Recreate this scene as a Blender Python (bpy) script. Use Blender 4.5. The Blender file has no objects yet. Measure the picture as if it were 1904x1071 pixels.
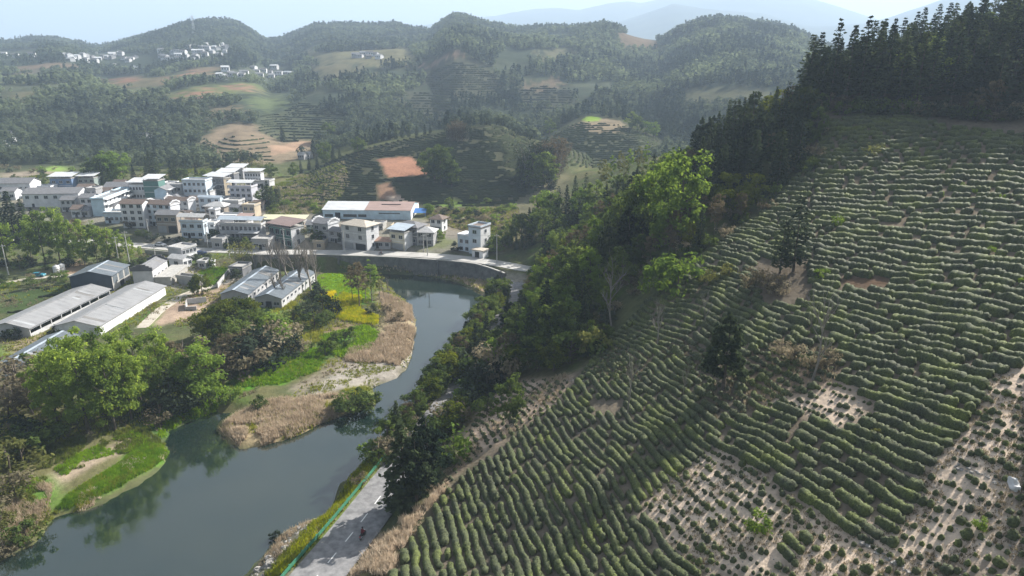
import bpy, math, random
import numpy as np
from math import radians as R

rng = np.random.default_rng(7)
random.seed(7)
sc = bpy.context.scene
col = sc.collection

# ------------------------------------------------------------------ camera, sky, sun, exposure
CAM_Z, PITCH, FPX, W0, H0 = 70.0, R(17.5), 1269.0, 1904.0, 1071.0
CP, SP = math.cos(PITCH), math.sin(PITCH)
cam_d = bpy.data.cameras.new('camera')
cam_d.sensor_width = 36.0
cam_d.lens = 36.0 * FPX / W0
cam_d.clip_start, cam_d.clip_end = 1.0, 30000.0
cam = bpy.data.objects.new('camera', cam_d)
col.objects.link(cam)
cam.location = (0, 0, CAM_Z)
cam.rotation_euler = (R(90) - PITCH, 0, 0)
sc.camera = cam

SUN_AZ, SUN_EL = 50.0, 36.0            # azimuth clockwise from +Y (the view direction)
world = bpy.data.worlds.new('World')
sc.world = world
world.use_nodes = True
wn = world.node_tree
bg = wn.nodes['Background']
sky = wn.nodes.new('ShaderNodeTexSky')
sky.sky_type = 'NISHITA'
sky.sun_disc = False
sky.sun_elevation = R(SUN_EL)
sky.sun_rotation = R(SUN_AZ)
sky.altitude = 300
sky.air_density, sky.dust_density, sky.ozone_density = 1.0, 6.0, 1.5
hs_ = wn.nodes.new('ShaderNodeHueSaturation')
hs_.inputs['Saturation'].default_value = .28
wn.links.new(sky.outputs[0], hs_.inputs['Color'])
wn.links.new(hs_.outputs[0], bg.inputs[0])
bg.inputs[1].default_value = 0.05
sun_d = bpy.data.lights.new('sun', 'SUN')
sun_d.energy = 5.0
sun_d.angle = R(0.53)
sun_d.color = (1.0, 0.95, 0.87)
sun = bpy.data.objects.new('sun', sun_d)
col.objects.link(sun)
sun.rotation_euler = (0, 0, 0)
sun.location = (300, 200, 400)
# the lamp shines along -Z: tilt it so the light travels from the sun's azimuth
from mathutils import Vector, Matrix, Quaternion
sdir = Vector((math.sin(R(SUN_AZ)) * math.cos(R(SUN_EL)), math.cos(R(SUN_AZ)) * math.cos(R(SUN_EL)), math.sin(R(SUN_EL))))
sun.rotation_euler = sdir.to_track_quat('Z', 'Y').to_euler()

sc.view_settings.view_transform = 'Standard'
sc.view_settings.look = 'None'
sc.view_settings.gamma = 1.0
sc.view_settings.use_curve_mapping = False
sc.view_settings.exposure = 1.3
sc.render.engine = 'CYCLES'
cy = sc.cycles
cy.max_bounces = 5
cy.diffuse_bounces = 2
cy.glossy_bounces = 2
cy.transmission_bounces = 2
cy.volume_bounces = 1
cy.transparent_max_bounces = 6
cy.caustics_reflective = cy.caustics_refractive = False
cy.sample_clamp_indirect = 4.0
cy.use_denoising = True

# ------------------------------------------------------------------ small helpers
def wpt(u, v, z=None, D=None):
    """the point of the place that the photograph shows at (u, v), given its height or its distance"""
    dx, dy = (u - W0 / 2) / FPX, (v - H0 / 2) / FPX
    k = SP + dy * CP
    if D is None:
        D = (CAM_Z - z) / k
    return np.array([D * dx, D * (CP - dy * SP), CAM_Z - D * k])

def smooth(a, b, x):
    t = np.clip((x - a) / (b - a), 0, 1)
    return t * t * (3 - 2 * t)

def _hash(ix, iy, s):
    h = (ix.astype(np.int64) * 374761393 + iy.astype(np.int64) * 668265263 + s * 1442695041) & 0x7fffffff
    h = ((h ^ (h >> 13)) * 1274126177) & 0x7fffffff
    return ((h ^ (h >> 16)) & 0xffff) / 65535.0

def vnoise(x, y, s=0):
    x = np.asarray(x, float); y = np.asarray(y, float)
    ix, iy = np.floor(x), np.floor(y)
    fx, fy = x - ix, y - iy
    fx = fx * fx * (3 - 2 * fx); fy = fy * fy * (3 - 2 * fy)
    a, b = _hash(ix, iy, s), _hash(ix + 1, iy, s)
    c, d = _hash(ix, iy + 1, s), _hash(ix + 1, iy + 1, s)
    return (a + (b - a) * fx) * (1 - fy) + (c + (d - c) * fx) * fy

def fbm(x, y, s=0, o=4):
    t, a, n = 0, 1, 0
    for k in range(o):
        t = t + a * vnoise(x * 2 ** k, y * 2 ** k, s + 17 * k); n += a; a *= .5
    return t / n * 2 - 1

def inpoly(px, py, poly):
    poly = np.asarray(poly, float)
    ins = np.zeros(np.shape(px), bool)
    j = len(poly) - 1
    for i in range(len(poly)):
        xi, yi = poly[i]; xj, yj = poly[j]
        if yi != yj:
            c = ((yi > py) != (yj > py)) & (px < (xj - xi) * (py - yi) / (yj - yi) + xi)
            ins ^= c
        j = i
    return ins

def polydist(px, py, poly, closed=True):
    poly = np.asarray(poly, float)
    d = np.full(np.shape(px), 1e9)
    n = len(poly)
    for i in range(n if closed else n - 1):
        a, b = poly[i], poly[(i + 1) % n]
        ab = b - a
        L = max(ab @ ab, 1e-9)
        t = np.clip(((px - a[0]) * ab[0] + (py - a[1]) * ab[1]) / L, 0, 1)
        d = np.minimum(d, np.hypot(px - a[0] - t * ab[0], py - a[1] - t * ab[1]))
    return d

def catmull(pts, step):
    P = [np.asarray(p, float) for p in pts]
    P = [2 * P[0] - P[1]] + P + [2 * P[-1] - P[-2]]
    out = []
    for i in range(1, len(P) - 2):
        n = max(2, int(np.linalg.norm(P[i + 1] - P[i]) / step))
        for k in range(n):
            t = k / n
            out.append(.5 * (2 * P[i] + (P[i + 1] - P[i - 1]) * t + (2 * P[i - 1] - 5 * P[i] + 4 * P[i + 1] - P[i + 2]) * t * t
                       + (3 * P[i] - P[i - 1] - 3 * P[i + 1] + P[i + 2]) * t ** 3))
    out.append(P[-2])
    return np.array(out)

# landmarks used to say where a hedge or tree stands
MARKS = [(775, 930, 'the close cedar pair by the road'), (948, 787, 'the small round tree on the bare bank'), (1166, 772, 'the thin leafless sapling'), (1345, 700, 'the dense dark solitary tree'), (1510, 690, 'the tall leafless tree'),
         (1475, 480, 'the tall thin grey green tree'), (1406, 990, 'the round olive bush'), (1824, 985, 'the vivid green clump'), (1888, 905, 'the white plastic sheet'), (1630, 815, 'the small yellowish bush'), (1622, 306, 'the sparse yellowish tree'),
         (1516, 266, 'the small dark round tree'), (1605, 522, 'the dark bare notch'), (1222, 642, 'the leafless tree at the row ends'), (1258, 548, 'the large bright green bush'), (1230, 930, 'the left tip of the bare field'),
         (1820, 228, 'the pale trees under the cedars'), (1262, 360, 'the tallest bright yellow green tree'), (1065, 590, 'the bright layered tree'), (1060, 650, 'the grey green spreading bush'), (985, 510, 'the road bend at the river wall'), (870, 640, 'the wooded river bank'), (1650, 60, 'the front cedars on the skyline'), (1760, 990, 'the tumbled terrace edge')]
def rel(u, v, marks=None):
    b = min(marks or MARKS, key=lambda m: (m[0] - u) ** 2 + (1.4 * (m[1] - v)) ** 2)
    dx, dy = u - b[0], v - b[1]
    far = '' if abs(dx) + abs(dy) < 70 else 'well ' if abs(dx) + abs(dy) > 170 else 'a little '
    return far + (('right of ' if dx > 0 else 'left of ') if abs(dx) > abs(dy) * 1.2 else ('below ' if dy > 0 else 'above ')) + b[2]

# ------------------------------------------------------------------ mesh helpers
def mesh_np(name, V, faces, mats=(), midx=None, smooth_sh=False, colors=None):
    """faces: one (n,k) int array or a list of such arrays"""
    if not isinstance(faces, (list, tuple)):
        faces = [faces]
    me = bpy.data.meshes.new(name)
    V = np.asarray(V, np.float32)
    me.vertices.add(len(V))
    me.vertices.foreach_set('co', V.ravel())
    faces = [np.asarray(f, np.int32) for f in faces if len(f)]
    tot = np.concatenate([np.full(len(f), f.shape[1], np.int32) for f in faces])
    lv = np.concatenate([f.ravel() for f in faces])
    me.loops.add(len(lv))
    me.loops.foreach_set('vertex_index', lv)
    me.polygons.add(len(tot))
    me.polygons.foreach_set('loop_start', np.concatenate([[0], np.cumsum(tot)[:-1]]).astype(np.int32))
    me.polygons.foreach_set('use_smooth', np.full(len(tot), bool(smooth_sh)))
    if midx is not None:
        me.polygons.foreach_set('material_index', np.asarray(midx, np.int32))
    for m in mats:
        me.materials.append(m)
    if colors is not None:
        ca = me.color_attributes.new('Col', 'FLOAT_COLOR', 'POINT')
        c4 = np.ones((len(V), 4), np.float32)
        c4[:, :3] = colors
        ca.data.foreach_set('color', c4.ravel())
    me.update(calc_edges=True)
    return me

def tag(o, label=None, cat=None, group=None, kind=None):
    if label:
        if len(label.split()) > 16: label = label.replace('a little ', '').replace('well ', '')
        o['label'] = ' '.join(label.split()[:16])
    if cat: o['category'] = cat
    if group: o['group'] = group
    if kind: o['kind'] = kind
    return o

def link(name, me, parent=None, loc=(0, 0, 0), rz=0.0, sc_=None):
    o = bpy.data.objects.new(name, me)
    col.objects.link(o)
    if parent is not None:
        o.parent = parent
    o.location = loc
    if rz: o.rotation_euler = (0, 0, rz)
    if sc_ is not None: o.scale = sc_
    return o

def empty(name, loc, rz=0.0, scale=None):
    o = link(name, None, None, loc, rz)
    o.empty_display_size = .5
    if scale is not None: o.scale = scale
    return o

class MB:
    """collects boxes, prisms, tubes; build() makes ONE mesh object"""
    def __init__(s):
        s.v, s.q, s.t, s.n = [], [], [], 0
    def add(s, V, quads=(), tris=()):
        V = np.asarray(V, float)
        s.v.append(V)
        if len(quads): s.q.append(np.asarray(quads, int) + s.n)
        if len(tris): s.t.append(np.asarray(tris, int) + s.n)
        s.n += len(V)
    def box(s, x0, x1, y0, y1, z0, z1):
        V = [(x, y, z) for z in (z0, z1) for y in (y0, y1) for x in (x0, x1)]
        s.add(V, [(0, 2, 3, 1), (4, 5, 7, 6), (0, 1, 5, 4), (2, 6, 7, 3), (0, 4, 6, 2), (1, 3, 7, 5)])
        return s
    def hexa(s, bottom, top):
        s.add(list(bottom) + list(top), [(3, 2, 1, 0), (4, 5, 6, 7), (0, 1, 5, 4), (1, 2, 6, 5), (2, 3, 7, 6), (3, 0, 4, 7)])
        return s
    def tube(s, pts, rad, n=6, cap=True):
        pts = np.asarray(pts, float)
        rad = np.broadcast_to(np.asarray(rad, float), (len(pts),))
        T = np.gradient(pts, axis=0)
        T /= np.linalg.norm(T, axis=1)[:, None] + 1e-9
        up = np.where(np.abs(T[:, 2:3]) > .9, np.array([[1., 0, 0]]), np.array([[0., 0, 1]]))
        A = np.cross(T, up); A /= np.linalg.norm(A, axis=1)[:, None] + 1e-9
        B = np.cross(T, A)
        ang = np.linspace(0, 2 * np.pi, n, endpoint=False)
        V = pts[:, None] + rad[:, None, None] * (A[:, None] * np.cos(ang)[None, :, None] + B[:, None] * np.sin(ang)[None, :, None])
        m = len(pts)
        i = np.arange(m - 1)[:, None] * n; k = np.arange(n)[None]
        k2 = (k + 1) % n
        Q = np.stack([i + k, i + k2, i + n + k2, i + n + k], -1).reshape(-1, 4)
        V = V.reshape(-1, 3)
        if cap:
            V = np.vstack([V, pts[0], pts[-1]])
            a = np.arange(n); b = (a + 1) % n
            t = np.vstack([np.stack([np.full(n, m * n), b, a], 1), np.stack([np.full(n, m * n + 1), (m - 1) * n + a, (m - 1) * n + b], 1)])
            s.add(V, Q, t)
        else:
            s.add(V, Q)
        return s
    def mesh(s, name, mat, smooth_sh=False):
        fs = []
        if s.q: fs.append(np.vstack(s.q))
        if s.t: fs.append(np.vstack(s.t))
        return mesh_np(name, np.vstack(s.v), fs, [mat] if mat else [], smooth_sh=smooth_sh)
    def build(s, name, mat, parent=None, loc=(0, 0, 0), rz=0.0, smooth_sh=False):
        return link(name, s.mesh(name, mat, smooth_sh), parent, loc, rz)

# ------------------------------------------------------------------ materials
def nodes(m):
    m.use_nodes = True
    nt = m.node_tree
    nt.nodes.clear()
    out = nt.nodes.new('ShaderNodeOutputMaterial')
    return nt, out

def N(nt, t, **kw):
    n = nt.nodes.new(t)
    for k, v in kw.items():
        if k.startswith('i_'):
            n.inputs[k[2:].replace('_', ' ')].default_value = v
        else:
            setattr(n, k, v)
    return n

def ramp(nt, fac, stops):
    n = nt.nodes.new('ShaderNodeValToRGB')
    cr = n.color_ramp
    while len(cr.elements) < len(stops): cr.elements.new(.5)
    for e, (p, c) in zip(cr.elements, stops):
        e.position = p; e.color = (*c, 1)
    nt.links.new(fac, n.inputs[0])
    return n.outputs[0]

def noise_tex(nt, scale, detail=4, rough=.6, coord='Object', vec=None):
    if vec is None:
        tc = N(nt, 'ShaderNodeTexCoord'); vec = tc.outputs[coord]
    n = N(nt, 'ShaderNodeTexNoise'); n.inputs['Scale'].default_value = scale
    n.inputs['Detail'].default_value = detail; n.inputs['Roughness'].default_value = rough
    nt.links.new(vec, n.inputs['Vector'])
    return n.outputs['Fac']

def mat_surface(name, c1, c2, scale=2.0, rough=.85, bump=.0, bscale=None, metal=0.0, detail=5, spec=.3, coord='Object', lo=.35, hi=.65):
    m = bpy.data.materials.new(name)
    nt, out = nodes(m)
    b = N(nt, 'ShaderNodeBsdfPrincipled')
    f = noise_tex(nt, scale, detail, .65, coord)
    nt.links.new(ramp(nt, f, [(lo, c1), (hi, c2)]), b.inputs['Base Color'])
    b.inputs['Roughness'].default_value = rough
    b.inputs['Metallic'].default_value = metal
    b.inputs['Specular IOR Level'].default_value = spec
    if bump:
        bn = N(nt, 'ShaderNodeBump'); bn.inputs['Strength'].default_value = 1.0; bn.inputs['Distance'].default_value = bump
        nt.links.new(noise_tex(nt, bscale or scale * 4, 4, .6, coord), bn.inputs['Height'])
        nt.links.new(bn.outputs[0], b.inputs['Normal'])
    nt.links.new(b.outputs[0], out.inputs[0])
    return m

def mat_leaf(name, dark, light, transl=.35, scale=.45, tip=None):
    """leaves: diffuse + translucent, light and dark clumps by position, each tree a little different"""
    m = bpy.data.materials.new(name)
    nt, out = nodes(m)
    geo = N(nt, 'ShaderNodeNewGeometry'); oi = N(nt, 'ShaderNodeObjectInfo')
    f = noise_tex(nt, scale, 2, .6, vec=geo.outputs['Position'])
    wn_ = N(nt, 'ShaderNodeMath', operation='MULTIPLY_ADD')
    wn_.inputs[1].default_value = .5; wn_.inputs[2].default_value = -.25
    nt.links.new(oi.outputs['Random'], wn_.inputs[0])
    ad = N(nt, 'ShaderNodeMath', operation='ADD')
    nt.links.new(f, ad.inputs[0]); nt.links.new(wn_.outputs[0], ad.inputs[1])
    isl = N(nt, 'ShaderNodeMath', operation='MULTIPLY_ADD'); isl.inputs[1].default_value = .24; isl.inputs[2].default_value = -.12
    nt.links.new(geo.outputs['Random Per Island'], isl.inputs[0])
    ad2 = N(nt, 'ShaderNodeMath', operation='ADD'); nt.links.new(ad.outputs[0], ad2.inputs[0]); nt.links.new(isl.outputs[0], ad2.inputs[1])
    c = ramp(nt, ad2.outputs[0], [(.3, dark), (.72, light)])
    d = N(nt, 'ShaderNodeBsdfDiffuse'); t = N(nt, 'ShaderNodeBsdfTranslucent'); mx = N(nt, 'ShaderNodeMixShader')
    hs = N(nt, 'ShaderNodeHueSaturation'); hs.inputs['Hue'].default_value = .48; hs.inputs['Saturation'].default_value = 1.1; hs.inputs['Value'].default_value = 1.5
    nt.links.new(c, d.inputs[0]); nt.links.new(c, hs.inputs['Color']); nt.links.new(hs.outputs[0], t.inputs[0])
    mx.inputs[0].default_value = transl
    nt.links.new(d.outputs[0], mx.inputs[1]); nt.links.new(t.outputs[0], mx.inputs[2])
    nt.links.new(mx.outputs[0], out.inputs[0])
    return m

def mat_ground():
    m = bpy.data.materials.new('ground_cover')
    nt, out = nodes(m)
    at = N(nt, 'ShaderNodeVertexColor'); at.layer_name = 'Col'
    geo = N(nt, 'ShaderNodeNewGeometry')
    b = N(nt, 'ShaderNodeBsdfDiffuse')
    f1 = noise_tex(nt, .9, 6, .7, vec=geo.outputs['Position'])
    f2 = noise_tex(nt, .06, 5, .65, vec=geo.outputs['Position'])
    mu = N(nt, 'ShaderNodeMath', operation='MULTIPLY'); nt.links.new(f1, mu.inputs[0]); nt.links.new(f2, mu.inputs[1])
    v = ramp(nt, mu.outputs[0], [(.12, (.62, .62, .62)), (.26, (1, 1, 1)), (.42, (1.32, 1.3, 1.26))])
    mc = N(nt, 'ShaderNodeMixRGB', blend_type='MULTIPLY'); mc.inputs[0].default_value = 1
    nt.links.new(at.outputs[0], mc.inputs[1]); nt.links.new(v, mc.inputs[2])
    nt.links.new(mc.outputs[0], b.inputs[0])
    bn = N(nt, 'ShaderNodeBump'); bn.inputs['Strength'].default_value = .9; bn.inputs['Distance'].default_value = .22
    nt.links.new(noise_tex(nt, 1.6, 6, .7, vec=geo.outputs['Position']), bn.inputs['Height'])
    nt.links.new(bn.outputs[0], b.inputs['Normal'])
    nt.links.new(b.outputs[0], out.inputs[0])
    return m

def mat_water():
    m = bpy.data.materials.new('river_water')
    nt, out = nodes(m)
    geo = N(nt, 'ShaderNodeNewGeometry')
    b = N(nt, 'ShaderNodeBsdfPrincipled')
    f = noise_tex(nt, .035, 5, .6, vec=geo.outputs['Position'])
    nt.links.new(ramp(nt, f, [(.35, (.006, .017, .014)), (.65, (.020, .030, .022))]), b.inputs['Base Color'])
    mpw = N(nt, 'ShaderNodeMapping'); mpw.inputs['Scale'].default_value = (.11, .035, .1); mpw.inputs['Rotation'].default_value = (0, 0, .45)
    nt.links.new(geo.outputs['Position'], mpw.inputs[0])
    rr_ = N(nt, 'ShaderNodeMapRange'); rr_.inputs['From Min'].default_value = .4; rr_.inputs['From Max'].default_value = .7; rr_.inputs['To Min'].default_value = .02; rr_.inputs['To Max'].default_value = .13
    nt.links.new(noise_tex(nt, 1.0, 5, .6, vec=mpw.outputs[0]), rr_.inputs[0]); nt.links.new(rr_.outputs[0], b.inputs['Roughness'])
    b.inputs['IOR'].default_value = 1.8
    b.inputs['Specular IOR Level'].default_value = .85
    bn = N(nt, 'ShaderNodeBump'); bn.inputs['Strength'].default_value = .22; bn.inputs['Distance'].default_value = .03
    nt.links.new(noise_tex(nt, 1.1, 4, .6, vec=geo.outputs['Position']), bn.inputs['Height'])
    nt.links.new(bn.outputs[0], b.inputs['Normal'])
    nt.links.new(b.outputs[0], out.inputs[0])
    return m

# ------------------------------------------------------------------ terrain
RIVER_PX = [(430, 1100), (470, 1050), (500, 1020), (530, 985), (590, 965), (625, 940), (632, 900), (655, 875), (690, 850), (725, 815), (765, 790), (800, 760),
            (835, 735), (850, 700), (868, 665), (872, 625), (885, 590), (915, 565), (930, 553), (905, 549), (880, 536), (850, 524), (800, 514), (745, 508),
            (700, 504), (650, 501), (610, 498), (560, 494), (500, 495), (470, 500), (480, 506), (520, 505), (600, 506), (660, 512), (705, 520), (735, 545), (762, 570),
            (773, 595), (770, 625), (765, 660), (755, 690), (735, 705), (700, 717), (690, 724), (700, 745), (690, 757), (640, 772), (590, 790), (540, 815),
            (490, 828), (450, 833), (425, 820), (408, 800), (415, 782), (435, 768), (400, 765), (350, 785), (320, 803), (300, 822), (315, 845), (290, 875),
            (250, 905), (200, 930), (150, 948), (100, 958), (80, 985), (50, 1015), (0, 1045), (-80, 1090), (-400, 1250), (250, 1300)]
RIVER = np.array([wpt(u, v, 0)[:2] for u, v in RIVER_PX])

CTRL_D = [(1700, 1071, 62), (1700, 950, 68), (1700, 750, 80), (1700, 600, 97), (1700, 500, 112), (1700, 400, 132), (1700, 300, 154), (1700, 220, 172),
          (1904, 1071, 56), (1904, 900, 63), (1904, 700, 76), (1904, 500, 100), (1904, 350, 132), (1904, 240, 160),
          (1500, 210, 176), (1500, 300, 160), (1500, 400, 140), (1500, 500, 120), (1500, 600, 105), (1500, 700, 93), (1500, 800, 82), (1500, 950, 71), (1500, 1071, 65),
          (1300, 480, 137), (1300, 560, 123), (1300, 650, 111), (1300, 750, 98), (1300, 850, 88), (1300, 950, 79), (1300, 1071, 71),
          (1300, 470, 139), (1400, 400, 150), (1480, 260, 172), (1300, 350, 176), (1200, 395, 180), (1100, 450, 182), (1040, 540, 175), (1400, 262, 187), (1470, 205, 192),
          (980, 500, 234), (1000, 470, 258), (1100, 370, 262), (1150, 340, 262), (1000, 430, 255), (1250, 300, 300), (1400, 240, 260),
          (1700, 150, 195), (1850, 120, 195), (1600, 165, 195), (1904, 60, 215)]
CTRL_Z = [(1100, 900, 18.5), (1100, 780, 18.5), (1100, 700, 19.5), (1100, 1071, 15), (1000, 900, 14.5), (1000, 1000, 12.5), (1000, 800, 14), (900, 1000, 10), (900, 900, 11),
          (870, 800, 9), (950, 740, 12.5), (870, 745, 6), (750, 1050, 8.5), (800, 950, 8), (1050, 720, 17), (1200, 1000, 18.5), (1200, 900, 20), (1200, 800, 21),
          (1200, 700, 22.5), (1200, 600, 24), (1130, 640, 20), (1200, 540, 27), (760, 1000, 7), (700, 1050, 6.2), (1000, 640, 13.5), (920, 690, 7.5),
          (0, 1000, 1.2), (60, 940, 1.5), (150, 850, 2.2), (0, 800, 3.5), (250, 780, 2.6), (300, 700, 3.5), (150, 720, 4), (0, 700, 4.5), (0, 620, 4), (200, 615, 4),
          (300, 545, 4), (420, 650, 3), (500, 700, 2.2), (600, 690, 1.0), (700, 690, .8), (600, 620, 2.5), (700, 600, 1.8), (750, 610, .8), (600, 540, 3), (680, 530, 2.2),
          (500, 580, 3.5), (450, 520, 4), (350, 520, 4.5), (250, 520, 5), (100, 530, 5), (0, 530, 5), (0, 470, 6), (150, 470, 6), (100, 430, 7), (0, 430, 8), (300, 470, 6),
          (430, 470, 6), (560, 470, 6), (700, 475, 6), (850, 470, 6.2), (930, 480, 6), (980, 480, 6), (500, 440, 7.5), (650, 440, 8), (800, 430, 8), (880, 430, 8), (620, 405, 9),
          (760, 405, 9), (880, 390, 9.5), (940, 400, 9.5), (400, 430, 8), (250, 430, 8), (300, 400, 9.5), (200, 400, 9), (450, 390, 10.5), (350, 370, 11.5), (250, 370, 11),
          (100, 380, 10.5), (0, 400, 9), (0, 350, 13), (200, 345, 13.5), (400, 345, 13.5), (480, 340, 14.5), (500, 620, 3), (350, 780, 1.2), (250, 850, 1.0), (550, 760, 1.2)]
ROADPTS = [wpt(560, 1110, 5), wpt(590, 1071, 5), wpt(660, 985, 5), wpt(712, 917, 5), wpt(795, 808, 5), wpt(880, 692, 5), wpt(930, 612, 5.2), wpt(962, 560, 5.5), wpt(972, 525, 5.8)]
ctrl = [wpt(u, v, D=d) for u, v, d in CTRL_D] + [wpt(u, v, z) for u, v, z in CTRL_Z] + ROADPTS
ctrl += [np.array(p, float) for p in [(60, 10, 36), (0, 20, 19), (-28, 40, 6.2), (-60, 20, .5), (100, 40, 48), (130, 100, 62), (100, -20, 48), (0, -40, 24), (180, 160, 86),
         (160, 250, 76), (60, 330, 30), (-60, 420, 14), (-160, 420, 16), (-300, 420, 20), (-330, 300, 14), (-200, 100, 4), (-150, 60, 3), (-250, 200, 7), (150, 420, 25), (20, 330, 10), (260, 300, 70), (-40, 330, 9.5), (0, 300, 8.5)]]
ctrl = np.array(ctrl)
_K = np.hypot(ctrl[:, None, 0] - ctrl[None, :, 0], ctrl[:, None, 1] - ctrl[None, :, 1])
_n = len(ctrl)
_A = np.zeros((_n + 3, _n + 3))
_A[:_n, :_n] = -_K - np.eye(_n) * -1.2
_A[:_n, _n] = 1; _A[:_n, _n + 1:] = ctrl[:, :2] / 100
_A[_n, :_n] = 1; _A[_n + 1:, :_n] = ctrl[:, :2].T / 100
_w = np.linalg.solve(_A, np.concatenate([ctrl[:, 2], [0, 0, 0]]))

def h_near(x, y):
    z = _w[_n] + _w[_n + 1] * x / 100 + _w[_n + 2] * y / 100
    for i in range(_n):
        z = z - _w[i] * np.sqrt((x - ctrl[i, 0]) ** 2 + (y - ctrl[i, 1]) ** 2 + 6.0)
    return z

# hills behind the village: skyline (u, v, D), distance where the slope starts, its foot height, shape, depth behind the crest
HILLS = [
    # far blue mountains
    dict(sky=[(690, 95, 7200), (740, 72, 7200), (785, 52, 7200), (830, 42, 7200), (920, 33, 7200), (960, 26, 7200), (1025, 20, 7200), (1080, 23, 7200), (1130, 10, 7200), (1165, 7, 7200),
              (1190, 11, 7200), (1240, 0, 7200), (1290, -14, 7200), (1380, -24, 7200), (1480, -5, 7200), (1560, 18, 7200), (1640, 45, 7200), (1750, 80, 7200), (1904, 100, 7200)], rb=4800, zb=120, p=1.0, back=2500, amp=20),
    dict(sky=[(1060, 75, 5200), (1130, 50, 5200), (1190, 33, 5200), (1250, 12, 5200), (1330, 22, 5200), (1420, 30, 5200), (1500, 52, 5200), (1600, 50, 5200), (1660, 36, 5200), (1720, 16, 5200), (1790, -10, 5200), (1904, -50, 5200), (2100, -60, 5200)],
         rb=3600, zb=120, p=1.0, back=1500, amp=15),
    # the long ridge behind the valley
    dict(sky=[(-900, 60, 1900), (-300, 70, 1900), (-60, 82, 1900), (0, 80, 1850), (45, 76, 1850), (95, 72, 1850), (150, 82, 1850), (182, 92, 1850), (225, 82, 1850), (270, 72, 1850), (312, 62, 1800), (345, 52, 1800), (400, 49, 1800),
              (440, 52, 1800), (470, 66, 1800), (492, 82, 1800), (522, 82, 1750), (560, 68, 1750), (582, 57, 1750), (620, 54, 1700), (660, 56, 1700), (700, 57, 1700), (735, 52, 1700), (760, 58, 1650), (800, 62, 1500),
              (822, 46, 1450), (842, 33, 1450), (862, 32, 1450), (892, 40, 1450), (930, 49, 1450), (962, 54, 1450), (1010, 53, 1450), (1060, 57, 1400), (1130, 55, 1400), (1165, 66, 1400),
              (1200, 73, 1400), (1232, 76, 1350), (1260, 56, 1300), (1300, 45, 1250), (1340, 40, 1250), (1400, 45, 1250), (1450, 53, 1250), (1480, 60, 1250), (1530, 85, 1250), (1620, 110, 1200), (1904, 140, 1200), (2600, 150, 1200)],
         rb=500, zb=16, p=1.15, back=900, amp=30),
    # wooded spurs on its slope
    dict(sky=[(660, 210, 1050), (700, 165, 1050), (740, 128, 1050), (775, 125, 1050), (800, 160, 1050), (840, 200, 1000), (880, 220, 1000)], rb=820, zb=40, p=.8, back=250, amp=10),
    dict(sky=[(820, 215, 1000), (850, 150, 1000), (880, 118, 1000), (930, 122, 1000), (960, 150, 1000), (1000, 190, 980), (1040, 225, 950)], rb=760, zb=36, p=.8, back=250, amp=8),
    dict(sky=[(1010, 230, 900), (1050, 175, 900), (1090, 160, 900), (1140, 170, 900), (1190, 200, 880), (1240, 225, 880)], rb=700, zb=34, p=.8, back=220, amp=8),
    dict(sky=[(-200, 230, 900), (0, 215, 900), (100, 190, 950), (190, 175, 950), (260, 180, 950), (330, 215, 900), (420, 240, 850), (480, 255, 800)], rb=520, zb=18, p=.9, back=250, amp=22),
    dict(sky=[(1220, 210, 800), (1300, 150, 850), (1400, 130, 850), (1500, 150, 850), (1700, 200, 850)], rb=560, zb=30, p=.8, back=200, amp=12),
    # wooded hill behind the village
    dict(sky=[(455, 262, 760), (490, 222, 780), (520, 203, 800), (560, 178, 800), (600, 165, 800), (650, 161, 800), (690, 168, 780), (720, 192, 760), (750, 222, 740), (772, 250, 720)], rb=560, zb=18, p=.8, back=220, amp=7),
    # bare dug slope left of it
    dict(sky=[(360, 275, 580), (400, 245, 580), (440, 232, 590), (490, 236, 600), (540, 255, 590), (580, 268, 580)], rb=480, zb=17, p=.85, back=120, amp=4),
    # round tea hill
    dict(sky=[(500, 345, 400), (520, 332, 405), (560, 318, 410), (600, 296, 420), (640, 280, 430), (680, 270, 435), (740, 258, 440), (800, 247, 445), (860, 237, 450), (900, 230, 450), (940, 238, 450), (970, 256, 445), (1000, 266, 440), (1060, 285, 430), (1120, 310, 420)],
         rb=322, zb=8, p=.95, back=130, amp=2.2),
    # hill with the small terraced top
    dict(sky=[(960, 290, 560), (985, 272, 560), (1020, 245, 560), (1060, 222, 570), (1090, 212, 570), (1150, 214, 570), (1190, 226, 560), (1230, 250, 550), (1290, 275, 540)], rb=450, zb=12, p=.8, back=150, amp=3),
]
for hl in HILLS:
    P = np.array([wpt(u, v, D=d) for u, v, d in hl['sky']])
    hl['a'] = P[:, 0] / P[:, 1]; hl['r'] = np.hypot(P[:, 0], P[:, 1]); hl['z'] = P[:, 2]

def h_hill(hl, a, r):
    rc = np.interp(a, hl['a'], hl['r']); zc = np.interp(a, hl['a'], hl['z'])
    span = hl['a'][-1] - hl['a'][0]
    edge = smooth(hl['a'][0] - .02 * span, hl['a'][0] + .05 * span, a) * smooth(-hl['a'][-1] - .02 * span, -hl['a'][-1] + .05 * span, -a)
    zb = hl['zb']
    s = np.clip((r - hl['rb']) / (rc - hl['rb']), 0, 1)
    f = np.where(r <= rc, np.sin(s ** hl['p'] * np.pi / 2), 1 - np.clip((r - rc) / hl['back'], 0, 1.6) ** 2)
    return zb + (zc - zb) * f * edge - (1 - edge) * 10 - .25 * np.clip(hl['rb'] - r, 0, None), s

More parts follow.
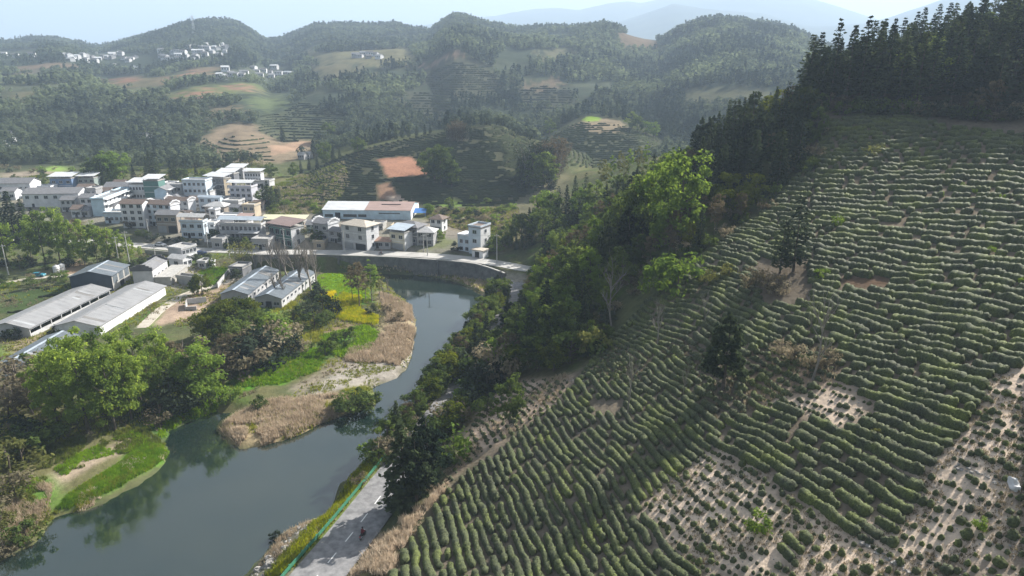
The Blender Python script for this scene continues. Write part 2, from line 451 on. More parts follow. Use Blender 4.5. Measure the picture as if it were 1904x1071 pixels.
def hfun(x, y):
    x = np.asarray(x, float); y = np.asarray(y, float)
    r = np.hypot(x, y)
    zn = h_near(x, y)
    bw = smooth(360, 470, r)
    zn = zn * (1 - bw) + (16 + 3 * fbm(x / 90, y / 90, 5)) * bw
    yy = np.maximum(y, .3 * np.abs(x) + 1)
    a = x / yy
    front = smooth(60, 250, y)
    z = zn + .25 * fbm(x / 6, y / 6, 3) + .0 * r
    for k, hl in enumerate(HILLS):
        zh, s = h_hill(hl, a, r)
        crest = 1 - .75 * np.exp(-((s - 1) / .18) ** 2)
        L = 60 + hl['amp'] * 9
        n = fbm(x / L, y / L, 31 + k, 4)
        zh = zh + hl['amp'] * n * crest * smooth(0, .25, s)
        zh = np.where(y < 200, -50, zh)
        z = np.maximum(z, zh)
    return z

# the river bed is cut in, the bank kept above the water
WALL_PX = [(470, 474, 6), (540, 474, 6), (600, 474, 6), (660, 476, 6), (720, 478, 6), (780, 481.5, 6), (830, 485, 6), (870, 489, 6), (905, 495, 6), (938, 503.5, 6)]
WALL = catmull([wpt(*p)[:2] for p in WALL_PX], 1.5)
ROAD = catmull([p for p in ROADPTS], 1.5)
VROAD = catmull([wpt(u, v, 6.0) for u, v in [(-40, 441), (120, 447), (270, 457), (350, 463.5), (420, 465.5), (500, 468), (560, 468.5), (660, 469.5), (740, 472), (800, 475), (860, 480), (910, 487), (950, 494), (985, 500), (1010, 497), (1040, 480)]], 2)

def cut(x, y, z):
    near = (y < 330) & (y > 0) & (np.abs(x) < 260)
    xs, ys, zs = x[near], y[near], z[near]
    d = polydist(xs, ys, RIVER)
    ins = inpoly(xs, ys, RIVER)
    sd = np.where(ins, -d, d) + 1.1 * fbm(xs / 5, ys / 5, 141, 3) * smooth(1, 6, np.minimum(polydist(xs, ys, WALL, False), polydist(xs, ys, ROAD[:, :2], False)) - 3)
    ins = sd < 0; d = np.abs(sd)
    bank = .12 + .5 * np.minimum(d, 2.2) + .02 * np.minimum(d, 40)
    zs = np.where(ins, -np.minimum(.22 * d + .05, 2.2), np.where(zs < bank, bank, zs))
    near_b = ~ins & (d < 14)
    zs = np.where(near_b, np.minimum(zs, .15 + .55 * d), zs)
    # flat road bed
    dr = polydist(xs, ys, ROAD[:, :2], False)
    zr = np.full(zs.shape, 5.0)
    for p in ROAD[::3]:
        pass
    idx = np.argmin((xs[:, None] - ROAD[None, ::3, 0]) ** 2 + (ys[:, None] - ROAD[None, ::3, 1]) ** 2, 1) if len(xs) else []
    zr = ROAD[::3, 2][idx]
    w = smooth(7.0, 4.3, dr)
    zs = zs * (1 - w) + (zr - .12) * w
    dv = polydist(xs, ys, VROAD[:, :2], False)
    w = smooth(7.0, 4.0, dv)
    zs = zs * (1 - w) + (6 - .15) * w
    # ground in front of the river wall stays low
    dw = polydist(xs, ys, WALL, False)
    yw = np.interp(xs, WALL[:, 0], WALL[:, 1])
    inr = (xs > WALL[0, 0]) & (xs < WALL[-1, 0])
    zs = np.where(inr & (ys < yw + 1.2) & (dw < 16) & ~ins, np.minimum(zs, .35 + .03 * d), zs)
    z = z.copy(); z[near] = zs
    return z

def axis(lo, hi, step, glo, ghi, g):
    c = list(np.arange(lo, hi + .01, step))
    s, x = step, hi
    while x < ghi:
        s *= g; x += s; c.append(x)
    s, x, l = step, lo, []
    while x > glo:
        s *= g; x -= s; l.append(x)
    return np.array(l[::-1] + c)
GX = axis(-185, 125, 1.0, -7500, 7500, 1.035)
GY = axis(36, 300, 1.0, -500, 9800, 1.018)
MX, MY = np.meshgrid(GX, GY)
fx, fy = MX.ravel(), MY.ravel()
fz = cut(fx, fy, hfun(fx, fy))
GZ = fz.reshape(MX.shape)

def H(x, y):
    x = np.asarray(x, float); y = np.asarray(y, float)
    i = np.clip(np.searchsorted(GX, x) - 1, 0, len(GX) - 2); j = np.clip(np.searchsorted(GY, y) - 1, 0, len(GY) - 2)
    tx = np.clip((x - GX[i]) / (GX[i + 1] - GX[i]), 0, 1); ty = np.clip((y - GY[j]) / (GY[j + 1] - GY[j]), 0, 1)
    return (GZ[j, i] * (1 - tx) + GZ[j, i + 1] * tx) * (1 - ty) + (GZ[j + 1, i] * (1 - tx) + GZ[j + 1, i + 1] * tx) * ty

_T = np.concatenate([np.arange(35, 330, .5), 330 * 1.004 ** np.arange(0, 760)])
def at(u, v):
    """where the ray of photograph pixel (u, v) meets the ground"""
    dx, dy = (u - W0 / 2) / FPX, (v - H0 / 2) / FPX
    x, y, z = _T * dx, _T * (CP - dy * SP), CAM_Z - _T * (SP + dy * CP)
    g = z - H(x, y)
    k = np.argmax(g < 0)
    if not (g < 0).any():
        k = len(_T) - 1
        return np.array([x[k], y[k], H(x[k], y[k])])
    t = _T[k - 1] + (_T[k] - _T[k - 1]) * g[k - 1] / (g[k - 1] - g[k] + 1e-9) if k else _T[0]
    p = np.array([t * dx, t * (CP - dy * SP)])
    return np.array([p[0], p[1], float(H(p[0], p[1]))])

def px_of(x, y, z):
    d = y * CP - (z - CAM_Z) * SP
    yc = -y * SP - (z - CAM_Z) * CP
    d = np.where(d > 1, d, 1)
    return x / d * FPX + W0 / 2, yc / d * FPX + H0 / 2

def poly_at(pts):
    return np.array([at(u, v)[:2] for u, v in pts])

# ------------------------------------------------------------------ what covers the ground: (outline as seen, colour, edge softness m)
def c3(*c): return np.array(c)
SOIL, DRYGR, GRASS, LUSH = c3(.30, .225, .155), c3(.36, .29, .19), c3(.085, .14, .030), c3(.085, .24, .015)
GRAVEL, SHADE_GR, PATHC, TEAG = c3(.33, .30, .265), c3(.05, .065, .030), c3(.40, .35, .29), c3(.055, .062, .042)
fcol = np.tile(c3(.090, .100, .050), (len(fx), 1))
fr = np.hypot(fx, fy)
nz1 = fbm(fx / 14, fy / 14, 71, 4); nz2 = fbm(fx / 3.5, fy / 3.5, 72, 3); nz3 = fbm(fx / 60, fy / 60, 73, 4)
def mixc(w, c, k=1.0):
    global fcol
    w = np.clip(w * k, 0, 1)[:, None]
    fcol = fcol * (1 - w) + np.asarray(c) * w
def zone(pts, c, soft=1.5, k=1.0, wob=2.0, world_pts=None):
    wob = wob * 1.25
    P = poly_at(pts) if world_pts is None else world_pts
    lo, hi = P.min(0) - 12, P.max(0) + 12
    s = np.where((fx > lo[0]) & (fx < hi[0]) & (fy > lo[1]) & (fy < hi[1]))[0]
    if not len(s): return
    d = polydist(fx[s], fy[s], P) * np.where(inpoly(fx[s], fy[s], P), 1, -1) + wob * nz2[s]
    w = np.zeros(len(fx)); w[s] = smooth(-soft, soft, d)
    mixc(w, c, k)
mixc(smooth(-.1, .5, nz1) * (fr < 420), c3(.14, .13, .065), .8)
mixc(smooth(.1, .6, nz2) * (fr < 420), GRASS, .7)
# far slopes: woodland floor, fields, terraces
far = smooth(430, 560, fr)
mixc(far, c3(.046, .058, .040))
mixc(far * smooth(.05, .45, fbm(fx / 120, fy / 70, 81, 4)), c3(.080, .090, .058), .8)
FIELDS = [([(0, 128), (75, 120), (150, 118), (140, 132), (40, 138)], c3(.16, .12, .085)), ([(150, 145), (235, 140), (330, 150), (300, 165), (190, 160)], c3(.13, .115, .07)),
          ([(210, 148), (250, 143), (245, 152), (215, 153)], c3(.24, .13, .09)), ([(285, 148), (350, 130), (400, 122), (430, 126), (380, 142), (310, 160)], c3(.17, .125, .08)),
          ([(330, 140), (360, 130), (365, 138), (340, 147)], c3(.25, .14, .1)), ([(305, 182), (370, 160), (430, 155), (520, 158), (480, 172), (420, 182), (340, 196)], c3(.12, .14, .06)),
          ([(345, 172), (400, 165), (395, 176), (350, 181)], c3(.24, .13, .095)), ([(430, 162), (470, 160), (468, 167), (436, 168)], c3(.23, .13, .1)),
          ([(310, 186), (360, 180), (365, 190), (320, 196)], c3(.22, .13, .1)), ([(0, 142), (80, 138), (85, 152), (0, 156)], c3(.14, .15, .07)),
          ([(560, 100), (760, 90), (780, 120), (700, 125), (590, 122)], c3(.15, .14, .08)), ([(780, 115), (850, 95), (900, 120), (930, 150), (920, 190), (820, 190), (790, 150)], c3(.062, .064, .042)),
          ([(780, 118), (850, 96), (860, 102), (800, 126)], c3(.2, .14, .1)), ([(750, 168), (800, 172), (838, 190), (845, 215), (820, 232), (770, 215), (752, 195)], c3(.058, .060, .042)),
          ([(960, 170), (1010, 155), (1060, 165), (1072, 185), (1040, 205), (970, 200)], c3(.06, .062, .042)), ([(985, 160), (1030, 148), (1040, 155), (1000, 168)], c3(.17, .13, .09)),
          ([(215, 165), (300, 160), (320, 175), (240, 185)], c3(.12, .125, .07)), ([(560, 125), (660, 118), (690, 140), (600, 150)], c3(.13, .12, .075)), ([(460, 185), (520, 178), (540, 195), (470, 205)], c3(.10, .125, .06)),
          ([(0, 178), (60, 172), (70, 190), (0, 196)], c3(.13, .12, .07)), ([(1000, 95), (1060, 90), (1070, 110), (1010, 112)], c3(.12, .115, .07)), ([(380, 205), (440, 196), (450, 215), (390, 222)], c3(.15, .12, .08)),
          ([(1140, 62), (1220, 68), (1225, 95), (1160, 92)], c3(.15, .11, .075)), ([(1260, 170), (1330, 160), (1440, 165), (1460, 190), (1280, 200)], c3(.10, .10, .06))]
for pts, c in FIELDS:
    zone(pts, c, 7, .85, 20)
# dug slope and its terraces
zone([(375, 262), (400, 240), (440, 228), (490, 235), (540, 250), (590, 262), (585, 290), (540, 300), (500, 305), (420, 300), (390, 285)], c3(.24, .185, .13), 6, .8, 6)
zone([(500, 272), (545, 262), (580, 255), (583, 264), (560, 278), (510, 290)], c3(.34, .23, .16), 3, .9, 3)
zone([(485, 215), (560, 190), (640, 215), (650, 245), (610, 262), (520, 262), (480, 245)], c3(.075, .085, .05), 5, .9, 5)
# round tea hill
TEAHILL_PX = [(515, 382), (525, 345), (570, 322), (620, 298), (680, 276), (740, 262), (800, 250), (860, 240), (900, 233), (940, 241), (970, 260), (1010, 272), (1040, 300), (1010, 350), (960, 378), (860, 386), (700, 388), (600, 388)]
zone(TEAHILL_PX, c3(.060, .062, .038), 3, 1, 3)
zone([(703, 296), (760, 291), (790, 313), (805, 325), (760, 328), (722, 330)], c3(.36, .19, .125), 1.2, .95, 1.0)
zone([(700, 345), (722, 340), (735, 360), (745, 370), (705, 372)], c3(.26, .16, .11), 1.5, .8, 1.5)
zone([(722, 366), (760, 362), (768, 376), (725, 378)], c3(.42, .34, .27), 1.5, .8, 1.5)
zone([(520, 375), (600, 378), (690, 382), (690, 388), (520, 388)], c3(.20, .16, .11), 2, .6, 2)
# terraced cone
zone([(985, 272), (1040, 235), (1090, 214), (1150, 216), (1200, 235), (1235, 262), (1220, 300), (1100, 310), (1000, 300)], c3(.068, .072, .045), 5, .9, 5)
zone([(1060, 235), (1090, 222), (1130, 220), (1165, 232), (1160, 248), (1080, 248)], c3(.24, .19, .13), 4, .8, 4)
zone([(1083, 222), (1100, 216), (1118, 219), (1112, 225), (1090, 226)], c3(.20, .30, .05), 2, 1, 1)
# valley floor behind the houses
zone([(800, 392), (960, 385), (975, 420), (930, 470), (830, 440), (790, 420)], c3(.24, .20, .14), 4, .85, 4)
zone([(930, 350), (1060, 320), (1040, 400), (990, 440), (930, 410)], c3(.14, .13, .085), 4, .8, 4)
zone([(815, 375), (905, 372), (905, 382), (820, 386)], c3(.15, .22, .05), 3, .8, 3)
zone([(905, 430), (935, 425), (930, 440), (905, 442)], c3(.20, .28, .06), 2, .9, 1)
zone([(850, 395), (890, 391), (893, 401), (855, 404)], c3(.16, .24, .05), 2, .8, 2)
zone([(0, 322), (70, 316), (120, 312), (130, 318), (60, 328), (0, 332)], c3(.30, .25, .2), 4, .8, 3)
zone([(60, 318), (100, 308), (130, 312), (120, 320)], c3(.2, .3, .07), 3, .9, 2)
zone([(250, 325), (300, 318), (340, 330), (300, 345), (240, 340)], c3(.30, .24, .17), 4, .6, 4)
zone([(215, 255), (300, 270), (330, 300), (270, 320), (210, 300)], c3(.12, .15, .065), 6, .7, 6)
# village ground
zone([(0, 352), (120, 345), (320, 345), (490, 322), (495, 385), (600, 395), (780, 408), (850, 425), (900, 470), (560, 468), (400, 462), (270, 455), (240, 420), (0, 395)], c3(.24, .22, .195), 5, .75, 4)
zone([(800, 440), (850, 445), (850, 458), (800, 462), (770, 458)], c3(.14, .16, .07), 3, .8, 2)
# left middle ground
zone([(0, 545), (130, 520), (135, 560), (60, 590), (0, 610)], c3(.055, .085, .032), 3, .9, 3)
zone([(0, 640), (22, 640), (30, 700), (0, 705)], c3(.13, .22, .04), 1.5, .9, 1)
zone([(0, 618), (80, 622), (110, 640), (60, 670), (20, 660)], c3(.26, .21, .14), 2, .8, 2)
zone([(110, 490), (150, 480), (160, 505), (120, 512)], c3(.26, .18, .13), 2, .8, 2)
zone([(265, 600), (300, 560), (345, 545), (400, 540), (405, 560), (375, 590), (330, 600), (290, 605)], c3(.37, .28, .215), 1.5, .95, 1.5)
zone([(310, 500), (400, 490), (405, 520), (330, 540), (305, 530)], c3(.30, .27, .23), 2, .9, 1.5)
zone([(370, 505), (395, 497), (425, 498), (420, 512), (400, 530), (385, 535)], c3(.13, .23, .035), 1, 1, .6)
zone([(425, 510), (440, 512), (425, 535), (405, 545), (395, 540)], c3(.34, .26, .19), 1, .9, 1)
zone([(285, 605), (305, 575), (330, 556), (318, 553), (270, 580), (250, 590)], c3(.085, .18, .03), 1, .9, 1)
# river bank and point bar
zone([(590, 515), (640, 512), (680, 530), (690, 560), (650, 570), (600, 560), (580, 545)], c3(.11, .22, .03), 2, 1, 1.5)
zone([(480, 560), (560, 565), (600, 590), (600, 640), (540, 650), (480, 620)], c3(.09, .14, .035), 2, .9, 2)
zone([(510, 590), (545, 572), (560, 580), (540, 600), (505, 610)], c3(.34, .27, .2), 1, .9, 1)
zone([(585, 628), (625, 598), (660, 605), (640, 622), (600, 640)], c3(.26, .19, .12), 1.5, .8, 1.5)
zone([(595, 625), (680, 605), (705, 620), (690, 650), (640, 665), (600, 655)], c3(.085, .17, .03), 2, .9, 2)
zone([(705, 545), (765, 570), (772, 620), (762, 665), (740, 680), (640, 672), (650, 650), (700, 640), (720, 590)], DRYGR, 2, .95, 2)
zone([(560, 740), (600, 705), (660, 668), (740, 672), (765, 640), (768, 665), (755, 690), (735, 705), (690, 722), (640, 725)], GRAVEL, 1.5, .95, 1.5)
zone([(410, 800), (440, 770), (500, 745), (580, 738), (690, 722), (700, 745), (690, 757), (640, 772), (590, 790), (540, 815), (490, 828), (450, 833)], c3(.33, .26, .16), 1.5, .95, 1.5)
zone([(610, 755), (640, 725), (690, 722), (700, 750), (660, 765)], c3(.10, .16, .035), 1.5, .9, 1.5)
zone([(420, 715), (480, 675), (570, 645), (610, 650), (590, 690), (520, 715), (450, 722)], LUSH, 1.5, 1, 1.5)
zone([(590, 690), (640, 662), (655, 672), (610, 705), (560, 735), (540, 720)], c3(.25, .215, .17), 1.5, .8, 2)
zone([(270, 790), (400, 700), (420, 730), (400, 765), (350, 785), (300, 815)], c3(.055, .13, .025), 2, .9, 2)
# lower left bank
zone([(0, 850), (60, 830), (250, 800), (310, 850), (250, 905), (150, 948), (80, 985), (0, 1040)], c3(.13, .125, .06), 2, .9, 2)
zone([(95, 915), (150, 880), (240, 832), (255, 815), (240, 812), (160, 850), (90, 880)], c3(.36, .29, .22), 1.2, .95, 1.2)
zone([(105, 945), (150, 905), (225, 860), (255, 828), (300, 828), (318, 845), (280, 872), (230, 900), (180, 925), (130, 945)], c3(.105, .27, .02), 1, 1, .8)
zone([(40, 955), (60, 890), (100, 880), (110, 905), (100, 945)], c3(.09, .18, .03), 1.5, .9, 1.5)
# right bank, verge and slope under the tea
zone([(470, 1071), (520, 985), (630, 935), (700, 850), (740, 830), (725, 900), (640, 985), (540, 1071)], c3(.24, .22, .17), 1.5, .8, 1.5)
zone([(540, 1060), (640, 980), (710, 895), (735, 830), (715, 860), (660, 915), (600, 975), (520, 1060)], c3(.14, .19, .035), 1, .85, 1)
zone([(640, 1071), (700, 1000), (800, 930), (760, 980), (725, 1071)], c3(.30, .24, .13), 1.5, .9, 1.5)
zone([(880, 560), (935, 510), (985, 512), (960, 545), (930, 553), (905, 545)], c3(.26, .24, .2), 1.5, .9, 1.5)
# tea slope
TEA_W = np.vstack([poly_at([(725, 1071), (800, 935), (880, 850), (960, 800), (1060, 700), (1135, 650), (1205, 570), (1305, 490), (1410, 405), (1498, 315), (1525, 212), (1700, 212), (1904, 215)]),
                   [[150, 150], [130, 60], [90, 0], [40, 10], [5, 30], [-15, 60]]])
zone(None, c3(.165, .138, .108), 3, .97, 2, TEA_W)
zone([(870, 800), (900, 745), (960, 705), (1060, 700), (1040, 745), (960, 800), (880, 850), (830, 905), (800, 925), (860, 850)], c3(.48, .37, .29), 1.5, 1, 1)
BARE_PX = [[(1190, 935), (1250, 890), (1330, 830), (1420, 880), (1510, 950), (1640, 1010), (1720, 1075), (1310, 1075)],
           [(1720, 880), (1800, 800), (1850, 700), (1904, 680), (1904, 1075), (1730, 1075), (1620, 990)],
           [(1400, 740), (1470, 690), (1560, 700), (1640, 760), (1560, 790), (1480, 760)],
           [(1560, 515), (1650, 512), (1660, 530), (1580, 538)]]
for p in BARE_PX[:3]:
    zone(p, c3(.66, .53, .42), 2.5, .95, 2)
zone(BARE_PX[3], c3(.12, .08, .055), .8, .9, .5)
zone([(1400, 650), (1540, 650), (1560, 720), (1470, 730), (1390, 760)], c3(.24, .17, .12), 2, .7, 2)
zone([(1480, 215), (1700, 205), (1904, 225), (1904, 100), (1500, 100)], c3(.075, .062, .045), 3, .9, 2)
# the stony bed just inside the water line and the wet edge
M_ground = mat_ground()
nx, ny = len(GX), len(GY)
ii = (np.arange(ny - 1)[:, None] * nx + np.arange(nx - 1)[None]).ravel()
gq = np.stack([ii, ii + 1, ii + nx + 1, ii + nx], 1)
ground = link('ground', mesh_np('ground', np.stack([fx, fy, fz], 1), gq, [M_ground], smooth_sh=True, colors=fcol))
tag(ground, kind='structure')

# ------------------------------------------------------------------ river
M_water = mat_water()
wx = np.concatenate([RIVER[:, 0], []])
river = link('river', mesh_np('river', [(-190, -40, 0), (30, -40, 0), (30, 260, 0), (-190, 260, 0)], np.array([[0, 1, 2, 3]]), [M_water]))
tag(river, kind='structure')

# ------------------------------------------------------------------ roads, river wall, guard rail
M_asphalt = mat_surface('asphalt_worn', (.14, .14, .146), (.265, .262, .264), .8, .85, .004, 30)
M_concrete = mat_surface('concrete_pale', (.36, .35, .33), (.47, .455, .43), .25, .85, .004, 20)
M_wallstone = mat_surface('river_wall_stone', (.085, .088, .09), (.19, .19, .185), .55, .9, .05, 1.6, detail=8)
M_paint = mat_surface('road_paint', (.74, .74, .72), (.82, .82, .80), 3, .6)
M_railgreen = mat_surface('rail_green', (.035, .17, .10), (.07, .24, .15), 4, .5)
M_white = mat_surface('white_plaster', (.66, .67, .69), (.78, .78, .78), .35, .85)
M_path = mat_surface('earth_path', (.36, .32, .26), (.50, .46, .40), .6, .9, .01, 8)

def strip(name, mat, C, hw, thick=.25, lift=.02, hw2=None):
    C = np.asarray(C)
    T = np.gradient(C[:, :2], axis=0); T /= np.linalg.norm(T, axis=1)[:, None]
    Nn = np.stack([-T[:, 1], T[:, 0]], 1)
    hw2 = hw if hw2 is None else hw2
    L = C[:, :2] + Nn * hw; Rr = C[:, :2] - Nn * hw2
    z = C[:, 2] + lift
    n = len(C)
    V = np.vstack([np.c_[L, z], np.c_[Rr, z], np.c_[L, z - thick], np.c_[Rr, z - thick]])
    i = np.arange(n - 1)
    Q = np.vstack([np.stack([n + i, n + i + 1, i + 1, i], 1), np.stack([i, i + 1, 2 * n + i + 1, 2 * n + i], 1), np.stack([n + i + 1, n + i, 3 * n + i, 3 * n + i + 1], 1)])
    return link(name, mesh_np(name, V, Q, [mat]))

road = tag(strip('road', M_asphalt, ROAD, 3.7, .35), kind='structure')
vroad_c = np.c_[VROAD[:, :2], np.full(len(VROAD), 6.0)]
vroad = tag(strip('village_road', M_concrete, vroad_c, 3.3, .3, .0), kind='structure')

def along(C, pt):
    return int(np.argmin(((C[:, :2] - np.asarray(pt)[:2]) ** 2).sum(1)))
ROAD_T = np.gradient(ROAD[:, :2], axis=0); ROAD_T /= np.linalg.norm(ROAD_T, axis=1)[:, None]
ROAD_N = np.stack([-ROAD_T[:, 1], ROAD_T[:, 0]], 1)
mk = MB().box(-.07, .07, -1.1, 1.1, 0, .006).mesh('lane_marking', M_paint)
d0 = along(ROAD, wpt(645, 1005.5, 5))
arc = np.concatenate([[0], np.cumsum(np.linalg.norm(np.diff(ROAD[:, :2], axis=0), axis=1))])
gap = np.mean([np.linalg.norm(wpt(619, 1046, 5) - wpt(645, 1005.5, 5)), np.linalg.norm(wpt(645, 1005.5, 5) - wpt(671, 969, 5)), np.linalg.norm(wpt(671, 969, 5) - wpt(696, 935, 5))])
for k in range(-3, 22):
    s_ = arc[d0] + k * gap
    if s_ < 0 or s_ > arc[-1]: continue
    p = [np.interp(s_, arc, ROAD[:, j]) for j in range(3)]
    t = [np.interp(s_, arc, ROAD_T[:, j]) for j in range(2)]
    link('lane_marking', mk, road, (p[0], p[1], p[2] + .024), math.atan2(t[1], t[0]) - math.pi / 2)

# guard rail on the river side: two green beams on posts
gi = [i for i in range(len(ROAD)) if arc[i] < arc[along(ROAD, wpt(745, 872, 5))] + 4]
GR = ROAD[gi, :2] + ROAD_N[gi] * 4.1
gz = ROAD[gi, 2]
rail = empty('guard_rail', (GR[0, 0], GR[0, 1], gz[0]))
tag(rail, 'long green steel guard rail with two beams between the road and the river', 'guard rail')
o_ = np.array([GR[0, 0], GR[0, 1], gz[0]])
for zz, nm in ((.75, 'beam'), (.42, 'beam')):
    C = np.c_[GR, gz + zz] - o_
    m = MB(); n = len(C)
    V = np.vstack([C + [0, 0, -.13], C + [0, 0, .13], C + np.c_[ROAD_N[gi] * .08, np.zeros(n)] + [0, 0, .13], C + np.c_[ROAD_N[gi] * .08, np.zeros(n)] + [0, 0, -.13]])
    i = np.arange(n - 1)
    m.add(V, np.vstack([np.stack([a * n + i, a * n + i + 1, b_ * n + i + 1, b_ * n + i], 1) for a, b_ in ((0, 1), (1, 2), (2, 3), (3, 0))]))
    m.build(nm, M_railgreen, rail)
pm = MB().box(-.07, .07, -.07, .07, -.2, .92).mesh('post', M_railgreen)
for i in range(0, len(gi), 2):
    link('post', pm, rail, (GR[i, 0] + ROAD_N[i, 0] * .16 - o_[0], GR[i, 1] + ROAD_N[i, 1] * .16 - o_[1], gz[i] - o_[2]))

# the wall that carries the village road above the river
rw = empty('river_wall', (WALL[0, 0], WALL[0, 1], 0))
tag(rw, 'long dark concrete retaining wall under the village road along the river bend', 'wall')
n = len(WALL); off = np.array([WALL[0, 0], WALL[0, 1]])
WT = np.gradient(WALL, axis=0); WT /= np.linalg.norm(WT, axis=1)[:, None]; WN = np.stack([WT[:, 1], -WT[:, 0]], 1)   # towards the river
zt = np.full(n, 5.96); zt[-9:] = np.linspace(5.96, 5.0, 9)
def wall_strip(f0, f1, b0, zb_, zt_):
    V = np.vstack([np.c_[WALL + WN * f0 - off, zb_], np.c_[WALL + WN * f1 - off, zt_], np.c_[WALL - WN * b0 - off, zt_], np.c_[WALL - WN * b0 - off, zb_]])
    i = np.arange(n - 1)
    m = MB()
    m.add(V, np.vstack([np.stack([a * n + i, a * n + i + 1, b_ * n + i + 1, b_ * n + i], 1) for a, b_ in ((0, 1), (1, 2), (2, 3))] + [[[0, n, 2 * n, 3 * n], [n - 1, 4 * n - 1, 3 * n - 1, 2 * n - 1]]]))
    return m
wall_strip(.9, .05, 1.0, np.full(n, -.6), zt).build('wall_body', M_wallstone, rw)
wall_strip(.22, .22, .5, zt + .003, zt + .28).build('coping', M_concrete, rw)
bm_ = MB().box(-.35, .35, -.95, .1, -.6, 5.7).mesh('buttress', M_wallstone)
for i in (20, 44, 60, 78):
    if i < n: link('buttress', bm_, rw, (WALL[i, 0] - off[0], WALL[i, 1] - off[1], 0), math.atan2(WT[i, 1], WT[i, 0]))

# unpaved lanes on the left bank
def lane(px, hw, mat, name, z=.10):
    C = catmull([np.array([*at(u, v)[:2], 0]) for u, v in px], 2)
    C[:, 2] = H(C[:, 0], C[:, 1]) + z
    for _ in range(3): C[1:-1, 2] = np.maximum(C[1:-1, 2], (C[:-2, 2] + C[2:, 2]) / 2)
    return tag(strip(name, mat, C, hw, .3, .0), kind='structure')
lane([(-30, 529), (20, 524), (60, 518), (130, 512), (190, 504), (250, 496), (300, 484), (330, 476)], 1.3, M_path, 'farm_lane')
lane([(262, 610), (300, 575), (345, 548), (385, 535), (430, 522), (470, 508)], 1.6, M_path, 'yard_path', .06)

# ------------------------------------------------------------------ tea hedges: rows follow a field fitted to the rows seen on the slope
GUIDES = [((1590, 226), (1736, 226)), ((1520, 310), (1670, 310)), ((1665, 430), (1779, 441)), ((1625, 471), (1725, 487)), ((1801, 371), (1888, 384)), ((1833, 303), (1904, 304)),
          ((1514, 455), (1617, 471)), ((1400, 567), (1815, 684)), ((1596, 488), (1792, 528)), ((1579, 600), (1747, 640)), ((1753, 640), (1893, 673)), ((1630, 701), (1831, 769)),
          ((1487, 752), (1560, 777)), ((1522, 876), (1592, 911)), ((1516, 920), (1627, 975)), ((1612, 824), (1749, 873)), ((1659, 777), (1772, 818)), ((1728, 911), (1894, 993)),
          ((1603, 1007), (1700, 1065)), ((974, 844), (1038, 979)), ((1035, 812), (1125, 910)), ((1104, 786), (1208, 898)), ((1182, 783), (1278, 855)), ((885, 982), (905, 1049)),
          ((960, 942), (980, 1017)), ((1205, 994), (1234, 1040)), ((1266, 933), (1353, 1028)), ((1324, 852), (1399, 919)), ((1216, 702), (1320, 766)), ((1111, 775), (1181, 816)),
          ((1235, 607), (1298, 639)), ((1308, 543), (1400, 591)), ((800, 985), (815, 1060)), ((1350, 430), (1420, 445))]
GAPS = [6.5, 8.5, 12.5, 13, 12, 9, 13, 17, 14, 18, 18, 19, 20, 24, 25, 22, 22, 25, 25, 20, 17, 17, 16, 21, 21, 22, 19, 18, 16, 15, 12, 11.5, 20, 9]   # distance between rows there, in photograph pixels
MONO = [(i, j) for i in range(5) for j in range(5) if 0 < i + j <= 4]
S0 = np.array([60.0, 110.0])
def _basis(x, y):
    X, Y = (x - S0[0]) / 60, (y - S0[1]) / 60
    return X, Y
rowsA, rhs = [], []
for (a, b_), gp in zip(GUIDES, GAPS):
    p, q = at(*a)[:2], at(*b_)[:2]
    t = (q - p) / np.linalg.norm(q - p); nn_ = np.array([-t[1], t[0]])
    mid = ((a[0] + b_[0]) / 2, (a[1] + b_[1]) / 2); li = math.hypot(b_[0] - a[0], b_[1] - a[1])
    off_ = (-(b_[1] - a[1]) / li * gp * 2, (b_[0] - a[0]) / li * gp * 2)
    q0, q1 = at(mid[0] - off_[0], mid[1] - off_[1])[:2], at(mid[0] + off_[0], mid[1] + off_[1])[:2]
    gt = 4.0 / max(abs(float((q1 - q0) @ nn_)), .5)
    for f in (.15, .5, .85):
        c = p + (q - p) * f
        X, Y = _basis(*c)
        gx = np.array([i * X ** max(i - 1, 0) * Y ** j if i else 0 for i, j in MONO]) / 60
        gy = np.array([j * X ** i * Y ** max(j - 1, 0) if j else 0 for i, j in MONO]) / 60
        rowsA.append((gx * t[0] + gy * t[1]) * 2.0); rhs.append(0)
        rowsA.append((gx * nn_[0] + gy * nn_[1]) * 1.6); rhs.append(1.6 * gt)
A_ = np.vstack([np.array(rowsA), np.eye(len(MONO)) * .0002])
coef = np.linalg.lstsq(A_, np.concatenate([rhs, np.zeros(len(MONO))]), rcond=None)[0]
def phi(x, y):
    X, Y = _basis(x, y)
    return sum(c * X ** i * Y ** j for c, (i, j) in zip(coef, MONO))

